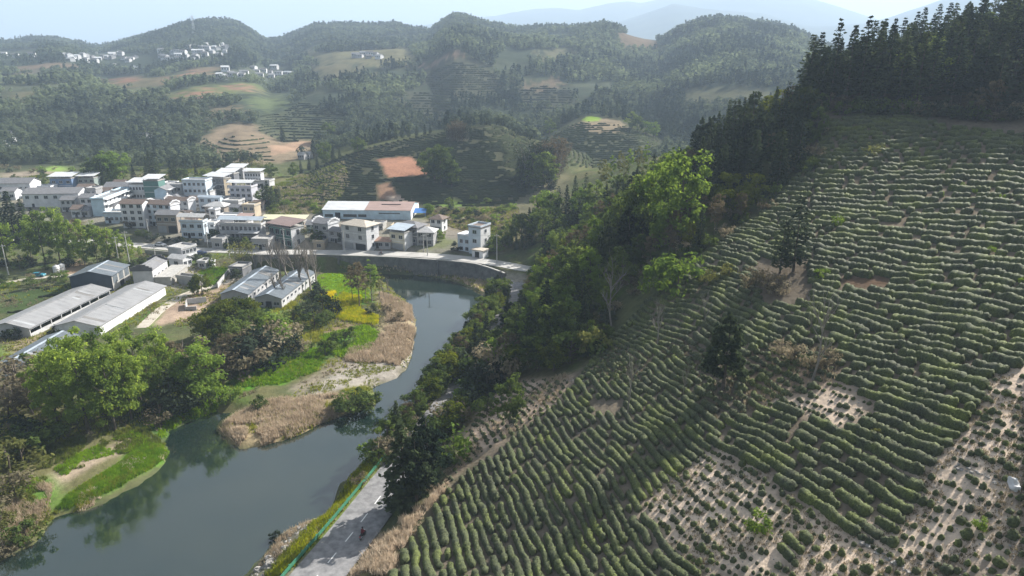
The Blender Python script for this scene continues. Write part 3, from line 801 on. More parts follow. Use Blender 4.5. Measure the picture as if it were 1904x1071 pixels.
def contours(F, xs, ys, lev):
    """marching squares; linked polylines of F == lev"""
    S = F > lev
    seg = {}
    cell = S[:-1, :-1].astype(int) + 2 * S[:-1, 1:] + 4 * S[1:, 1:] + 8 * S[1:, :-1]
    js, is_ = np.where((cell > 0) & (cell < 15))
    TAB = {1: [(3, 0)], 2: [(0, 1)], 3: [(3, 1)], 4: [(1, 2)], 5: [(3, 0), (1, 2)], 6: [(0, 2)], 7: [(3, 2)], 8: [(2, 3)], 9: [(2, 0)], 10: [(0, 1), (2, 3)], 11: [(2, 1)], 12: [(1, 3)], 13: [(1, 0)], 14: [(0, 3)]}
    pts, adj = {}, {}
    for j, i in zip(js.tolist(), is_.tolist()):
        E = {0: ('h', j, i), 1: ('v', j, i + 1), 2: ('h', j + 1, i), 3: ('v', j, i)}
        for a, b in TAB[cell[j, i]]:
            for e in (E[a], E[b]):
                if e not in pts:
                    k, jj, i2 = e
                    if k == 'h':
                        f0, f1 = F[jj, i2], F[jj, i2 + 1]; t = (lev - f0) / (f1 - f0)
                        pts[e] = (xs[i2] + t * (xs[i2 + 1] - xs[i2]), ys[jj])
                    else:
                        f0, f1 = F[jj, i2], F[jj + 1, i2]; t = (lev - f0) / (f1 - f0)
                        pts[e] = (xs[i2], ys[jj] + t * (ys[jj + 1] - ys[jj]))
            adj.setdefault(E[a], []).append(E[b]); adj.setdefault(E[b], []).append(E[a])
    out, seen = [], set()
    ends = [e for e in adj if len(adj[e]) == 1] + list(adj)
    for e in ends:
        if e in seen: continue
        line = [e]; seen.add(e); cur = e
        while True:
            nx_ = [q for q in adj[cur] if q not in seen]
            if not nx_: break
            cur = nx_[0]; seen.add(cur); line.append(cur)
        if len(line) > 3: out.append(np.array([pts[q] for q in line]))
    return out

def mat_hedge():
    m = bpy.data.materials.new('tea_leaves')
    nt, out = nodes(m)
    geo = N(nt, 'ShaderNodeNewGeometry'); P = geo.outputs['Position']
    f1 = noise_tex(nt, .22, 3, .6, vec=P); f2 = noise_tex(nt, 5.0, 4, .75, vec=P); f3 = noise_tex(nt, .9, 3, .6, vec=P)
    c = ramp(nt, f1, [(.3, (.074, .082, .056)), (.5, (.088, .104, .056)), (.75, (.130, .156, .046))])
    v = ramp(nt, f2, [(.28, (.30, .30, .32)), (.52, (1, 1, 1)), (.75, (1.8, 1.75, 1.5))])
    g = ramp(nt, f3, [(.3, (.8, .8, .85)), (.7, (1.25, 1.25, 1.0))])
    m1 = N(nt, 'ShaderNodeMixRGB', blend_type='MULTIPLY'); m1.inputs[0].default_value = 1
    m2 = N(nt, 'ShaderNodeMixRGB', blend_type='MULTIPLY'); m2.inputs[0].default_value = 1
    nt.links.new(c, m1.inputs[1]); nt.links.new(v, m1.inputs[2]); nt.links.new(m1.outputs[0], m2.inputs[1]); nt.links.new(g, m2.inputs[2])
    b = N(nt, 'ShaderNodeBsdfPrincipled'); nt.links.new(m2.outputs[0], b.inputs['Base Color'])
    b.inputs['Roughness'].default_value = .7; b.inputs['Specular IOR Level'].default_value = .12
    bn = N(nt, 'ShaderNodeBump'); bn.inputs['Strength'].default_value = 1; bn.inputs['Distance'].default_value = .10
    nt.links.new(noise_tex(nt, 5.5, 3, .7, vec=P), bn.inputs['Height']); nt.links.new(bn.outputs[0], b.inputs['Normal'])
    nt.links.new(b.outputs[0], out.inputs[0])
    return m
M_hedge = mat_hedge()
M_hedge_far = mat_leaf('tea_leaves_far', (.038, .046, .028), (.062, .076, .036), .12, .06)
M_twig = mat_surface('twigs', (.10, .08, .06), (.17, .14, .11), 2, .9)

NC = 9
def hedge_geo(P, hw, ht, seed):
    """a rounded clipped hedge along the ground polyline P (n,2)"""
    seg = np.linalg.norm(np.diff(P, axis=0), axis=1); s = np.concatenate([[0], np.cumsum(seg)]); L = s[-1]
    n = max(5, int(L / .24) + 1)
    ss = np.linspace(0, L, n)
    x = np.interp(ss, s, P[:, 0]); y = np.interp(ss, s, P[:, 1])
    T = np.stack([np.gradient(x), np.gradient(y)], 1); T /= np.linalg.norm(T, axis=1)[:, None] + 1e-9
    Nn = np.stack([-T[:, 1], T[:, 0]], 1)
    e = np.minimum(ss, L - ss)
    tap = np.sqrt(np.clip(1 - (1 - np.clip(e / min(.36, L / 2), 0, 1)) ** 2, .03, 1))
    lump = 1 + .26 * (vnoise(ss * .95 + seed * 7.3, ss * 0 + seed, 5) - .5) * 2 * 1.0
    lump2 = 1 + .22 * (vnoise(ss * .8 + seed * 3.1, ss * 0 + seed, 9) - .5) * 2
    wob = .16 * (vnoise(ss * .5, ss * 0 + seed, 12) - .5)
    # bushes in the row: a shallow notch about every metre
    notch = 1 - .36 * np.clip(np.cos((ss + .25 * vnoise(ss * 1.3, ss * 0 + seed, 15)) * 2 * np.pi / .95 + seed), 0, 1) ** 3 * vnoise(ss * .5 + 3, ss * 0 + seed, 14)
    W = hw * tap * lump * notch; Ht = ht * (.35 + .65 * tap) * lump2 * notch
    th = np.linspace(-.08, 1.08, NC) * np.pi
    cx = np.sign(np.cos(th)) * np.abs(np.cos(th)) ** .75; cz = np.sin(th); cz = np.where(cz > 0, np.abs(cz) ** .7, cz)
    off = W[:, None] * cx[None] + wob[:, None]
    X = x[:, None] + Nn[:, :1] * off; Y = y[:, None] + Nn[:, 1:] * off
    Z = H(X, Y) * .35 + H(x, y)[:, None] * .65 + Ht[:, None] * cz[None]
    V = np.stack([X, Y, Z], -1).reshape(-1, 3)
    V += (rng.random(V.shape) - .5) * .15 * min(1, hw / .45)
    i = (np.arange(n - 1)[:, None] * NC + np.arange(NC - 1)[None]).ravel()
    Q = np.stack([i, i + 1, i + NC + 1, i + NC], 1)
    return V, Q

def sprigs(V, per, size):
    """small leaf faces standing out of the clipped surface, so that its outline is leafy"""
    n = int(len(V) * per)
    k = rng.integers(0, len(V), n)
    P = V[k] + rng.normal(0, .05, (n, 3)) + [0, 0, .02]
    a = rng.normal(size=(n, 3)); a[:, 2] = np.abs(a[:, 2]) * .8; a /= np.linalg.norm(a, axis=1)[:, None]
    b_ = np.cross(a, rng.normal(size=(n, 3))); b_ /= np.linalg.norm(b_, axis=1)[:, None] + 1e-9
    s_ = (size * rng.uniform(.6, 1.4, n))[:, None]
    T = np.stack([P - b_ * s_ * .5, P + b_ * s_ * .5, P + a * s_], 1).reshape(-1, 3)
    return T, np.arange(3 * n).reshape(-1, 3)

def outside_any(u, v, polys):
    k = np.ones(np.shape(u), bool)
    for p in polys: k &= ~inpoly(u, v, p)
    return k

TEA_PX = [(722, 1075), (755, 1010), (806, 935), (866, 876), (936, 826), (985, 785), (1046, 730), (1086, 685), (1116, 640), (1180, 580), (1210, 540), (1285, 500), (1300, 478), (1336, 448), (1412, 392), (1482, 318), (1512, 280),
          (1535, 222), (1600, 211), (1700, 214), (1780, 236), (1960, 250), (2100, 700), (2100, 1200), (700, 1200)]
SLOPE_PX = [(872, 800), (900, 748), (960, 706), (1060, 700), (1035, 745), (960, 800), (880, 850), (850, 880), (810, 925), (825, 890), (862, 845)]
NOTEA = NOTEA_ALL = [[(1385, 668), (1420, 640), (1540, 640), (1565, 690), (1480, 735), (1400, 745)], BARE_PX[3], [(1405, 480), (1500, 480), (1505, 560), (1420, 560)], [(1230, 640), (1310, 640), (1400, 660), (1390, 770), (1330, 760), (1300, 700)],
         [(1090, 690), (1150, 640), (1210, 680), (1180, 720)], [(1100, 740), (1160, 740), (1150, 765), (1105, 765)]]
BARES = BARE_PX[:3] + [NOTEA[0], NOTEA[3], NOTEA[4]] + [SLOPE_PX, [(1480, 960), (1530, 985), (1560, 1075), (1400, 1075), (1430, 1000)]]
DENSE = [[(1505, 870), (1620, 860), (1730, 900), (1700, 960), (1640, 1000), (1540, 960), (1490, 920)], [(1430, 1000), (1480, 980), (1520, 1000), (1480, 1040), (1430, 1040)]]
xs_ = np.arange(-40, 165, 1.5); ys_ = np.arange(28, 222, 1.5)
XX, YY = np.meshgrid(xs_, ys_)
FF = phi(XX, YY)
SPACING = .88
def row_gap(x, y):
    e_ = .2
    return SPACING / max(math.hypot((phi(x + e_, y) - phi(x - e_, y)) / (2 * e_), (phi(x, y + e_) - phi(x, y - e_)) / (2 * e_)), .35)
hedges, small = [], []
for lev_i in range(int(np.floor(FF.min() / SPACING)), int(np.ceil(FF.max() / SPACING))):
    lev = lev_i * SPACING
    for ln in contours(FF, xs_, ys_, lev):
        seg = np.linalg.norm(np.diff(ln, axis=0), axis=1); s = np.concatenate([[0], np.cumsum(seg)])
        if s[-1] < 2: continue
        m = int(s[-1] / .4)
        ss = np.linspace(0, s[-1], m) + 0
        P = np.stack([np.interp(ss, s, ln[:, 0]), np.interp(ss, s, ln[:, 1])], 1)
        P += np.stack([fbm(P[:, 0] / 9, P[:, 1] / 9, 41, 3), fbm(P[:, 0] / 9, P[:, 1] / 9, 42, 3)], 1) * .9
        z = H(P[:, 0], P[:, 1])
        u, v = px_of(P[:, 0], P[:, 1], z + .4)
        ok = inpoly(u, v, TEA_PX) & outside_any(u, v, [NOTEA[1], NOTEA[2], NOTEA[5]]) & (P[:, 1] > 30) & (v < 1120) & (u < 1990)
        bare = ~outside_any(u, v, BARES) & outside_any(u, v, DENSE)
        gapn = vnoise(P[:, 0] / 5, P[:, 1] / 5, 51)
        # hedges
        k = 0
        while k < m:
            if not ok[k] or bare[k]:
                k += 1; continue
            short = (1440 < u[k] < 1900) and (250 < v[k] < 410)
            L = rng.uniform(1.2, 5.0) if short and rng.random() < .45 else (rng.uniform(1.2, 5) if rng.random() < .28 else rng.uniform(4, 18))
            e = k
            while e < m and ok[e] and not bare[e] and (e - k) * .4 < L: e += 1
            if (e - k) >= 3 and not (gapn[k] > .97):
                hedges.append((P[k:e], float(np.hypot(P[k:e, 0].mean(), P[k:e, 1].mean())), float(u[k:e].mean()), float(v[k:e].mean())))
            k = e + (1 if rng.random() < .75 else 2)
        if (bare & ok).any() or inpoly(u, v, SLOPE_PX).any():
            for q in range(lev_i % 2, m, 2):
                if (bare[q] and (inpoly(u[q:q+1], v[q:q+1], TEA_PX)[0] or inpoly(u[q:q+1], v[q:q+1], SLOPE_PX)[0])) and rng.random() < .93:
                    small.append((P[q, 0] + rng.normal(0, .12), P[q, 1] + rng.normal(0, .12), rng.uniform(.20, .44) * (1.5 if inpoly(u[q:q+1], v[q:q+1], NOTEA[0])[0] or inpoly(u[q:q+1], v[q:q+1], NOTEA[3])[0] or inpoly(u[q:q+1], v[q:q+1], NOTEA[4])[0] else 1) * (1.35 if rng.random() < .12 else 1), float(u[q]), float(v[q])))



ZN = [([(700, 1200), (1300, 1200), (1200, 780), (1060, 690), (980, 780)], 'on the lower slope above the road'),
      ([(1300, 1200), (1990, 1200), (1990, 700), (1640, 700), (1300, 780)], 'beside bare soil on the near right slope'),
      ([(1180, 800), (1180, 500), (1560, 480), (1640, 760)], 'around the dark lone trees on the middle slope')]
def tea_place(u, v):
    for p, t in ZN:
        if inpoly(np.array([u]), np.array([v]), p)[0]: return t
    return 'on the upper slope below the tall cedars'
hedges.sort(key=lambda h: h[1])
hedges_far = hedges[300:]
for i, (P, d, u, v) in enumerate(hedges[:300]):
    c = P.mean(0); cz = float(H(c[0], c[1]))
    L = np.linalg.norm(np.diff(P, axis=0), axis=1).sum()
    rg = row_gap(*c)
    V, Q = hedge_geo(P, min(rng.uniform(.34, .43) * rg, .85), min(rng.uniform(.50, .70) * rg, 1.05), i)
    T, TF = sprigs(V, .9, .11)
    o = link('tea_hedge', mesh_np('tea_hedge', np.vstack([V, T]) - [c[0], c[1], cz], [Q, TF + len(V)], [M_hedge], smooth_sh=True), None, (c[0], c[1], cz))
    size = 'short rounded' if L < 2.5 else 'long' if L > 8 else 'medium length'
    tag(o, f'{size} clipped tea hedge {rel(u, v)}', 'tea hedge', 'clipped tea hedges in rows on the slope')
Vs, Qs, nn0 = [], [], 0
for i, (P, d, u, v) in enumerate(hedges_far):
    rg = row_gap(*P.mean(0))
    V, Q = hedge_geo(P, min(rng.uniform(.33, .42) * rg, .85), min(rng.uniform(.46, .64) * rg, 1.0), 1000 + i)
    Vs.append(V); Qs.append(Q + nn0); nn0 += len(V)
T, TF = sprigs(np.vstack(Vs), .4, .12)
o = link('tea_rows', mesh_np('tea_rows', np.vstack(Vs + [T]), [np.vstack(Qs), TF + nn0], [M_hedge], smooth_sh=True))
tag(o, kind='stuff')

# young tea bushes in the bare soil
def bush_geo(r, seed, n=7, m=4):
    V = []
    for j in range(m):
        ph = (j / (m - 1)) * .5 * math.pi
        for k in range(n):
            a = 2 * math.pi * k / n + j * .4
            rr = r * (.85 + .4 * ((seed * 31 + j * 17 + k * 29) % 13) / 13)
            V.append((rr * math.cos(ph) * math.cos(a), rr * math.cos(ph) * math.sin(a), rr * 1.15 * math.sin(ph) - .05))
    Q = [(j * n + k, j * n + (k + 1) % n, (j + 1) * n + (k + 1) % n, (j + 1) * n + k) for j in range(m - 1) for k in range(n)]
    return np.array(V), np.array(Q)
small.sort(key=lambda b: b[0] ** 2 + b[1] ** 2)
PB = [bush_geo(1.0, k) for k in range(6)]
PBM = [mesh_np('young_tea_bush', V, Q, [M_hedge], smooth_sh=True) for V, Q in PB]
for i, (x, y, r, u, v) in enumerate(small[:300]):
    o = link('young_tea_bush', PBM[i % 6], None, (x, y, float(H(x, y))), rng.uniform(0, 6), (r, r, r * rng.uniform(.9, 1.4)))
    tag(o, f'{"tiny" if r < .26 else "small" if r < .38 else "bushy"} young tea bush in bare soil {rel(u, v)}', 'tea bush', 'young tea bushes in bare soil')
Vs, Qs, nn0 = [], [], 0
for i, (x, y, r, u, v) in enumerate(small[300:]):
    V, Q = PB[i % 6]; a = rng.uniform(0, 6); ca, sa = math.cos(a), math.sin(a)
    Vs.append(np.stack([(V[:, 0] * ca - V[:, 1] * sa) * r + x, (V[:, 0] * sa + V[:, 1] * ca) * r + y, V[:, 2] * r + float(H(x, y))], 1)); Qs.append(Q + nn0); nn0 += len(V)
if Vs:
    tag(link('young_tea_bushes', mesh_np('young_tea_bushes', np.vstack(Vs), np.vstack(Qs), [M_hedge], smooth_sh=True)), kind='stuff')

# terraced tea on the round hill across the valley: rows along its height lines
def hill_rows(px, step, hw, ht, name, seed, skip=()):
    P = poly_at(px); lo, hi = P.min(0), P.max(0)
    xs, ys = np.arange(lo[0], hi[0], 2.5), np.arange(lo[1], hi[1], 2.5)
    X, Y = np.meshgrid(xs, ys); F = H(X, Y)
    Vs, Qs, n0 = [], [], 0
    for lev in np.arange(F.min(), F.max(), step):
        for ln in contours(F, xs, ys, lev + .137):
            seg = np.linalg.norm(np.diff(ln, axis=0), axis=1); s = np.concatenate([[0], np.cumsum(seg)])
            m = int(s[-1] / 1.3)
            if m < 3: continue
            ss = np.linspace(0, s[-1], m); Q = np.stack([np.interp(ss, s, ln[:, 0]), np.interp(ss, s, ln[:, 1])], 1)
            Q += np.stack([fbm(Q[:, 0] / 12, Q[:, 1] / 12, seed, 2), fbm(Q[:, 0] / 12, Q[:, 1] / 12, seed + 1, 2)], 1) * 1.2
            z = H(Q[:, 0], Q[:, 1]); u, v = px_of(Q[:, 0], Q[:, 1], z)
            ok = inpoly(Q[:, 0], Q[:, 1], P) & outside_any(u, v, skip) & (vnoise(Q[:, 0] / 7, Q[:, 1] / 7, seed + 3) < .82) & (rng.random(m) > .06)
            k = 0
            while k < m:
                if not ok[k]: k += 1; continue
                e = k
                while e < m and ok[e]: e += 1
                if e - k >= 2:
                    q = Q[k:e]; n = e - k
                    T = np.gradient(q, axis=0); T /= np.linalg.norm(T, axis=1)[:, None] + 1e-9; Nn = np.stack([-T[:, 1], T[:, 0]], 1)
                    zz = z[k:e]; h_ = ht * rng.uniform(.6, 1.3, n); w_ = hw * rng.uniform(.75, 1.2, n)
                    V = np.stack([np.c_[q + Nn * w_[:, None], zz - .2], np.c_[q + Nn * .5 * w_[:, None], zz + h_], np.c_[q - Nn * .5 * w_[:, None], zz + h_], np.c_[q - Nn * w_[:, None], zz - .2]], 1).reshape(-1, 3)
                    i = (np.arange(n - 1)[:, None] * 4 + np.arange(3)[None]).ravel()
                    Vs.append(V); Qs.append(np.stack([i, i + 1, i + 5, i + 4], 1) + n0); n0 += len(V)
                k = e
    if Vs:
        tag(link(name, mesh_np(name, np.vstack(Vs), np.vstack(Qs), [M_hedge_far])), kind='stuff')
RED = [(700, 294), (762, 289), (792, 311), (810, 327), (760, 331), (718, 332)]
hill_rows(TEAHILL_PX, .62, .62, .8, 'hill_tea_rows', 61, [RED, [(698, 343), (724, 338), (748, 372), (704, 374)]])
hill_rows([(985, 275), (1040, 240), (1085, 228), (1165, 236), (1225, 258), (1215, 300), (1100, 312), (1000, 305)], .9, .7, .8, 'cone_tea_rows', 65)
hill_rows([(485, 215), (560, 190), (640, 215), (650, 245), (610, 262), (520, 262), (480, 245)], 1.3, .8, .9, 'back_tea_rows', 67)
hill_rows([(395, 270), (440, 245), (500, 262), (510, 300), (420, 298)], 1.5, .7, .8, 'slope_tea_rows', 68)
hill_rows([(780, 135), (850, 118), (900, 125), (930, 150), (920, 190), (820, 190), (790, 150)], 2.2, 1.1, 1.2, 'far_tea_rows', 69)
hill_rows([(750, 168), (800, 172), (838, 190), (845, 215), (820, 232), (770, 215), (752, 195)], 2.0, 1.0, 1.1, 'far_tea_rows', 70)
hill_rows([(960, 170), (1010, 160), (1060, 165), (1072, 185), (1040, 205), (970, 200)], 2.0, 1.0, 1.1, 'far_tea_rows', 71)
hill_rows([(0, 545), (130, 522), (135, 558), (60, 585), (0, 605)], .22, .45, .5, 'field_rows', 72)

# ------------------------------------------------------------------ trees
M_bark = mat_surface('bark', (.075, .06, .048), (.15, .125, .10), 1.5, .95)
M_barkpale = mat_surface('bark_pale', (.20, .18, .16), (.32, .29, .26), 1.2, .95)
ML = {
    'cedar': mat_leaf('cedar_needles', (.016, .028, .018), (.072, .096, .044), .32, .6),
    'cypress': mat_leaf('grey_green_needles', (.028, .040, .026), (.062, .080, .045), .22, .5),
    'broad': mat_leaf('green_leaves', (.060, .092, .028), (.140, .195, .052), .50, .45),
    'bright': mat_leaf('spring_leaves', (.095, .155, .034), (.180, .270, .056), .5, .45),
    'grove': mat_leaf('grove_leaves', (.115, .180, .040), (.235, .325, .070), .62, .4),
    'camphor': mat_leaf('camphor_leaves', (.040, .064, .012), (.150, .180, .026), .36, .9),
    'yellowish': mat_leaf('budding_leaves', (.110, .120, .040), (.185, .200, .065), .45, .5),
    'rusty': mat_leaf('rusty_buds', (.085, .072, .045), (.150, .130, .075), .40, .5),
    'brown': mat_leaf('dry_twig_leaves', (.140, .125, .078), (.270, .240, .160), .42, .8),
    'reed': mat_leaf('dry_reed_blades', (.34, .285, .20), (.54, .465, .35), .40, .35),
    'grass': mat_leaf('grass_blades', (.095, .20, .022), (.20, .33, .035), .5, .6),
    'rape': mat_leaf('rape_flowers', (.24, .29, .02), (.62, .56, .025), .45, .5),
    'weed': mat_leaf('verge_weeds', (.10, .135, .03), (.25, .27, .05), .45, .5),
}

def rand_dirs(n):
    v = rng.normal(size=(n, 3)); return v / np.linalg.norm(v, axis=1)[:, None]

def leaf_quads(C, Nrm, size, asp=.62):
    """one small four-cornered leaf cluster per centre"""
    n = len(C)
    Nrm = Nrm / (np.linalg.norm(Nrm, axis=1)[:, None] + 1e-9)
    A = np.cross(Nrm, rand_dirs(n)); A /= np.linalg.norm(A, axis=1)[:, None] + 1e-9
    B = np.cross(Nrm, A)
    s = (size * rng.uniform(.6, 1.3, n))[:, None] / 2
    k = rng.uniform(-.25, .25, (n, 1)) * s
    V = np.stack([C - A * s, C - B * s * asp + Nrm * k, C + A * s, C + B * s * asp + Nrm * k], 1).reshape(-1, 3)
    return V, np.arange(4 * n).reshape(-1, 4)

def crown_broad(h, r, n, leaf, base=.22, ncl=34, spread=.30, flat=.0):
    cz = h * (base + 1) / 2; rz = h * (1 - base) / 2
    d = rand_dirs(ncl); d[:, 2] = d[:, 2] * (1 - flat) + flat * .3
    rad = rng.uniform(.35, .92, ncl) ** .7
    cc = d * rad[:, None] * [r, r, rz] * rng.uniform(.8, 1.12, (ncl, 1)) + [0, 0, cz]
    w = rng.uniform(.5, 1.5, ncl); w /= w.sum()
    idx = rng.choice(ncl, n, p=w)
    cs = rng.uniform(.6, 1.25, ncl)[idx]
    dd = rand_dirs(n) * (rng.random(n)[:, None] ** .45)
    P = cc[idx] + dd * (spread * r * cs)[:, None] * [1, 1, .75]
    nr = dd + rand_dirs(n) * .7 + [0, 0, .45]
    return leaf_quads(P, nr, leaf)

def crown_conifer(h, r, n_whorl, per, leaves, leaf, base=.1, power=.8, droop=.25):
    Cs, Ns = [], []
    for k in range(n_whorl):
        t = (k + rng.uniform(-.3, .3)) / n_whorl
        z = h * (base + (1 - base) * np.clip(t, 0, 1))
        R_ = r * ((1 - np.clip(t, 0, 1)) ** power) * rng.uniform(.75, 1.15) + .12
        if t < .12: R_ *= .65 + 2.5 * max(t, 0)
        m = max(3, int(per * (.5 + .5 * (1 - t))))
        a0 = rng.uniform(0, 6.28)
        for j in range(m):
            a = a0 + 6.28 * j / m + rng.normal(0, .25)
            L = R_ * rng.uniform(.7, 1.2)
            q = max(2, int(leaves * (.35 + .65 * (1 - t))))
            s = rng.uniform(.15, 1, q) ** .7
            sway = rng.normal(0, .10 * L, q)
            x = np.cos(a) * L * s - np.sin(a) * sway * s; y = np.sin(a) * L * s + np.cos(a) * sway * s
            zz = z - droop * L * s + .22 * L * s * s + rng.normal(0, .10, q)
            Cs.append(np.stack([x, y, zz], 1)); Ns.append(np.stack([np.cos(a) * .35 + rng.normal(0, .45, q), np.sin(a) * .35 + rng.normal(0, .45, q), np.ones(q) * .8], 1))
    return leaf_quads(np.vstack(Cs), np.vstack(Ns), leaf)

def trunk_mesh(h, r, limbs=5, lean=.03, spread=.6, base=.35, name='trunk', mat=None, top=.92):
    m = MB()
    n = 7
    z = np.linspace(0, h * top, n)
    wx = np.cumsum(rng.normal(0, lean * h / n, n)); wy = np.cumsum(rng.normal(0, lean * h / n, n)); wx[0] = wy[0] = 0
    z[0] = -.35
    rad = r * (1 - np.linspace(0, .88, n)); rad[0] *= 1.25
    m.tube(np.stack([wx, wy, z], 1), rad, 6)
    for k in range(limbs):
        t = rng.uniform(base, .85); i = t * (n - 1); i0 = int(i)
        p = np.array([np.interp(i, range(n), wx), np.interp(i, range(n), wy), np.interp(i, range(n), z)])
        a = rng.uniform(0, 6.28); L = h * spread * .5 * (1.1 - t)
        q = [p, p + [np.cos(a) * L * .5, np.sin(a) * L * .5, L * .35], p + [np.cos(a) * L, np.sin(a) * L, L * .9]]
        m.tube(q, [r * .45 * (1 - t) + .03, r * .3 * (1 - t) + .02, .015], 4, False)
    return m.mesh(name, mat or M_bark)

def bare_mesh(h, r, spread=.5, nl=9, pale=True, up=.8):
    m = MB()
    def br(p, d, L, rad, lev):
        n = 4
        q = [p]
        for k in range(n - 1):
            d = d + rng.normal(0, .13, 3) + [0, 0, .05]; d = d / np.linalg.norm(d)
            q.append(q[-1] + d * L / (n - 1))
        m.tube(q, np.linspace(rad, rad * .4, n), 4 if lev < 2 else 3, False)
        if lev >= 3: return
        k = [nl, 5, 4][lev]
        for _ in range(k):
            t = rng.uniform(.3 if lev == 0 else .25, 1); i = t * (n - 1); i0 = min(int(i), n - 2)
            pp = q[i0] + (q[i0 + 1] - q[i0]) * (i - i0)
            a = rng.uniform(0, 6.28)
            side = np.array([math.cos(a), math.sin(a), 0])
            dd = d * up + side * spread + [0, 0, .25]
            br(pp, dd / np.linalg.norm(dd), L * rng.uniform(.32, .55), rad * .42 * (1.2 - .5 * t), lev + 1)
    br(np.array([0, 0, -.3]), np.array([0, 0, 1.]), h * .72, r, 0)
    return m.mesh('branches', M_barkpale if pale else M_bark)

PROTO = {}
def proto(kind, crown, trunk, h0):
    PROTO.setdefault(kind, []).append((crown, trunk, h0))
def lm(name, VQ, mat):
    return mesh_np(name, VQ[0], VQ[1], [mat])
for k in range(5):
    proto('cedar', lm('crown', crown_conifer(14, 2.7, 30, 9, 10, .7, .02, .75), ML['cedar']), trunk_mesh(14, .2, 0, .01, top=.97), 14)
for k in range(4):
    # dense rounded evergreen that narrows to a blunt top
    VQ = crown_broad(12, 2.7, 4200, .55, .02, 90, .24)
    Vv = VQ[0].copy(); f_ = 1.12 - .75 * np.clip(Vv[:, 2] / 12.0, 0, 1) ** 2.2; Vv[:, :2] *= f_[:, None]
    proto('round_cedar', lm('crown', (Vv, VQ[1]), ML['cedar']), trunk_mesh(12, .22, 3, .01), 12)
for k in range(4):
    proto('tall_cedar', lm('crown', crown_conifer(18, 2.5, 30, 8, 9, .75, .22, .65, .35), ML['cedar']), trunk_mesh(18, .24, 4, .012, .35, top=.97), 18)
for k in range(3):
    proto('cypress', lm('crown', crown_conifer(12, 2.3, 22, 7, 8, .65, .12, .6, .1), ML['cypress']), trunk_mesh(12, .17, 0, .01, top=.96), 12)
for k in range(4):
    proto('broad', lm('crown', crown_broad(10, 4.0, 3000, .52, .06, 52, .26), ML['broad']), trunk_mesh(10, .2, 6), 10)
for k in range(3):
    proto('bright', lm('crown', crown_broad(11, 4.3, 3600, .50, .04, 60, .25), ML['bright']), trunk_mesh(11, .22, 7), 11)
for k in range(5):
    proto('grove', lm('crown', crown_broad(18, 4.8, 5200, .55, .06, 80, .25), ML['grove']), trunk_mesh(18, .25, 9, .02, .5), 18)
for k in range(3):
    proto('camphor', lm('crown', crown_broad(9, 4.2, 3400, .48, .1, 44, .27), ML['camphor']), trunk_mesh(9, .22, 6), 9)
for k in range(4):
    proto('poplar', lm('crown', crown_broad(15, 2.1, 1300, .45, .25, 40, .30), ML['yellowish' if k % 2 else 'bright']), trunk_mesh(15, .15, 8, .012, .3, mat=M_barkpale), 15)
for k in range(2):
    proto('rusty', lm('crown', crown_broad(12, 2.8, 1300, .42, .3, 40, .3), ML['rusty']), trunk_mesh(12, .15, 8, .02, .4), 12)
for k in range(3):
    proto('shrub', lm('crown', crown_broad(3, 2.2, 700, .38, .0, 16, .35), ML['broad']), trunk_mesh(3, .08, 5, .05), 3)
    proto('dark_shrub', lm('crown', crown_broad(3, 2.2, 700, .38, .0, 16, .35), ML['cypress']), trunk_mesh(3, .08, 5, .05), 3)
    proto('bright_shrub', lm('crown', crown_broad(3, 2.2, 700, .38, .0, 16, .35), ML['bright']), trunk_mesh(3, .08, 5, .05), 3)
    proto('brown_shrub', lm('crown', crown_broad(3, 2.2, 600, .32, .0, 18, .35), ML['brown']), trunk_mesh(3, .08, 9, .08, 1.0), 3)
    proto('yellow_shrub', lm('crown', crown_broad(3, 2.0, 600, .36, .0, 16, .35), ML['yellowish']), trunk_mesh(3, .08, 5, .05), 3)
for k in range(3):
    proto('bare', bare_mesh(12, .22, .55, 11), None, 12)
    proto('bare_poplar', bare_mesh(14, .24, .24, 16, True, 1.1), None, 14)
for k in range(2):
    proto('bare_bush', bare_mesh(4, .07, .9, 10, False, .5), None, 4)
    proto('sparse', lm('crown', crown_broad(7, 3.0, 420, .32, .3, 40, .3), ML['yellowish']), trunk_mesh(7, .12, 8, .03, .6), 7)
# feathery bamboo: many thin culms with leafy tops
for k in range(2):
    m = MB(); Cs = []
    for j in range(22):
        a, rr = rng.uniform(0, 6.28), rng.uniform(0, 1.8); hh = rng.uniform(7.5, 11)
        p0 = np.array([math.cos(a) * rr, math.sin(a) * rr, -.2]); p1 = p0 + [math.cos(a) * .5, math.sin(a) * .5, hh * .7]; p2 = p1 + [math.cos(a) * 1.3, math.sin(a) * 1.3, hh * .28]
        m.tube([p0, p1, p2], [.05, .04, .01], 3, False)
        t = rng.uniform(.15, 1, 70)[:, None]
        Cs.append(np.where(t < .6, p0 + (p1 - p0) * t / .6, p1 + (p2 - p1) * (t - .6) / .4) + rng.normal(0, .42, (70, 3)))
    C = np.vstack(Cs)
    proto('bamboo', lm('crown', leaf_quads(C, rand_dirs(len(C)) + [0, 0, .4], .5), ML['rusty' if k else 'cypress']), m.mesh('culms', M_barkpale), 10.5)

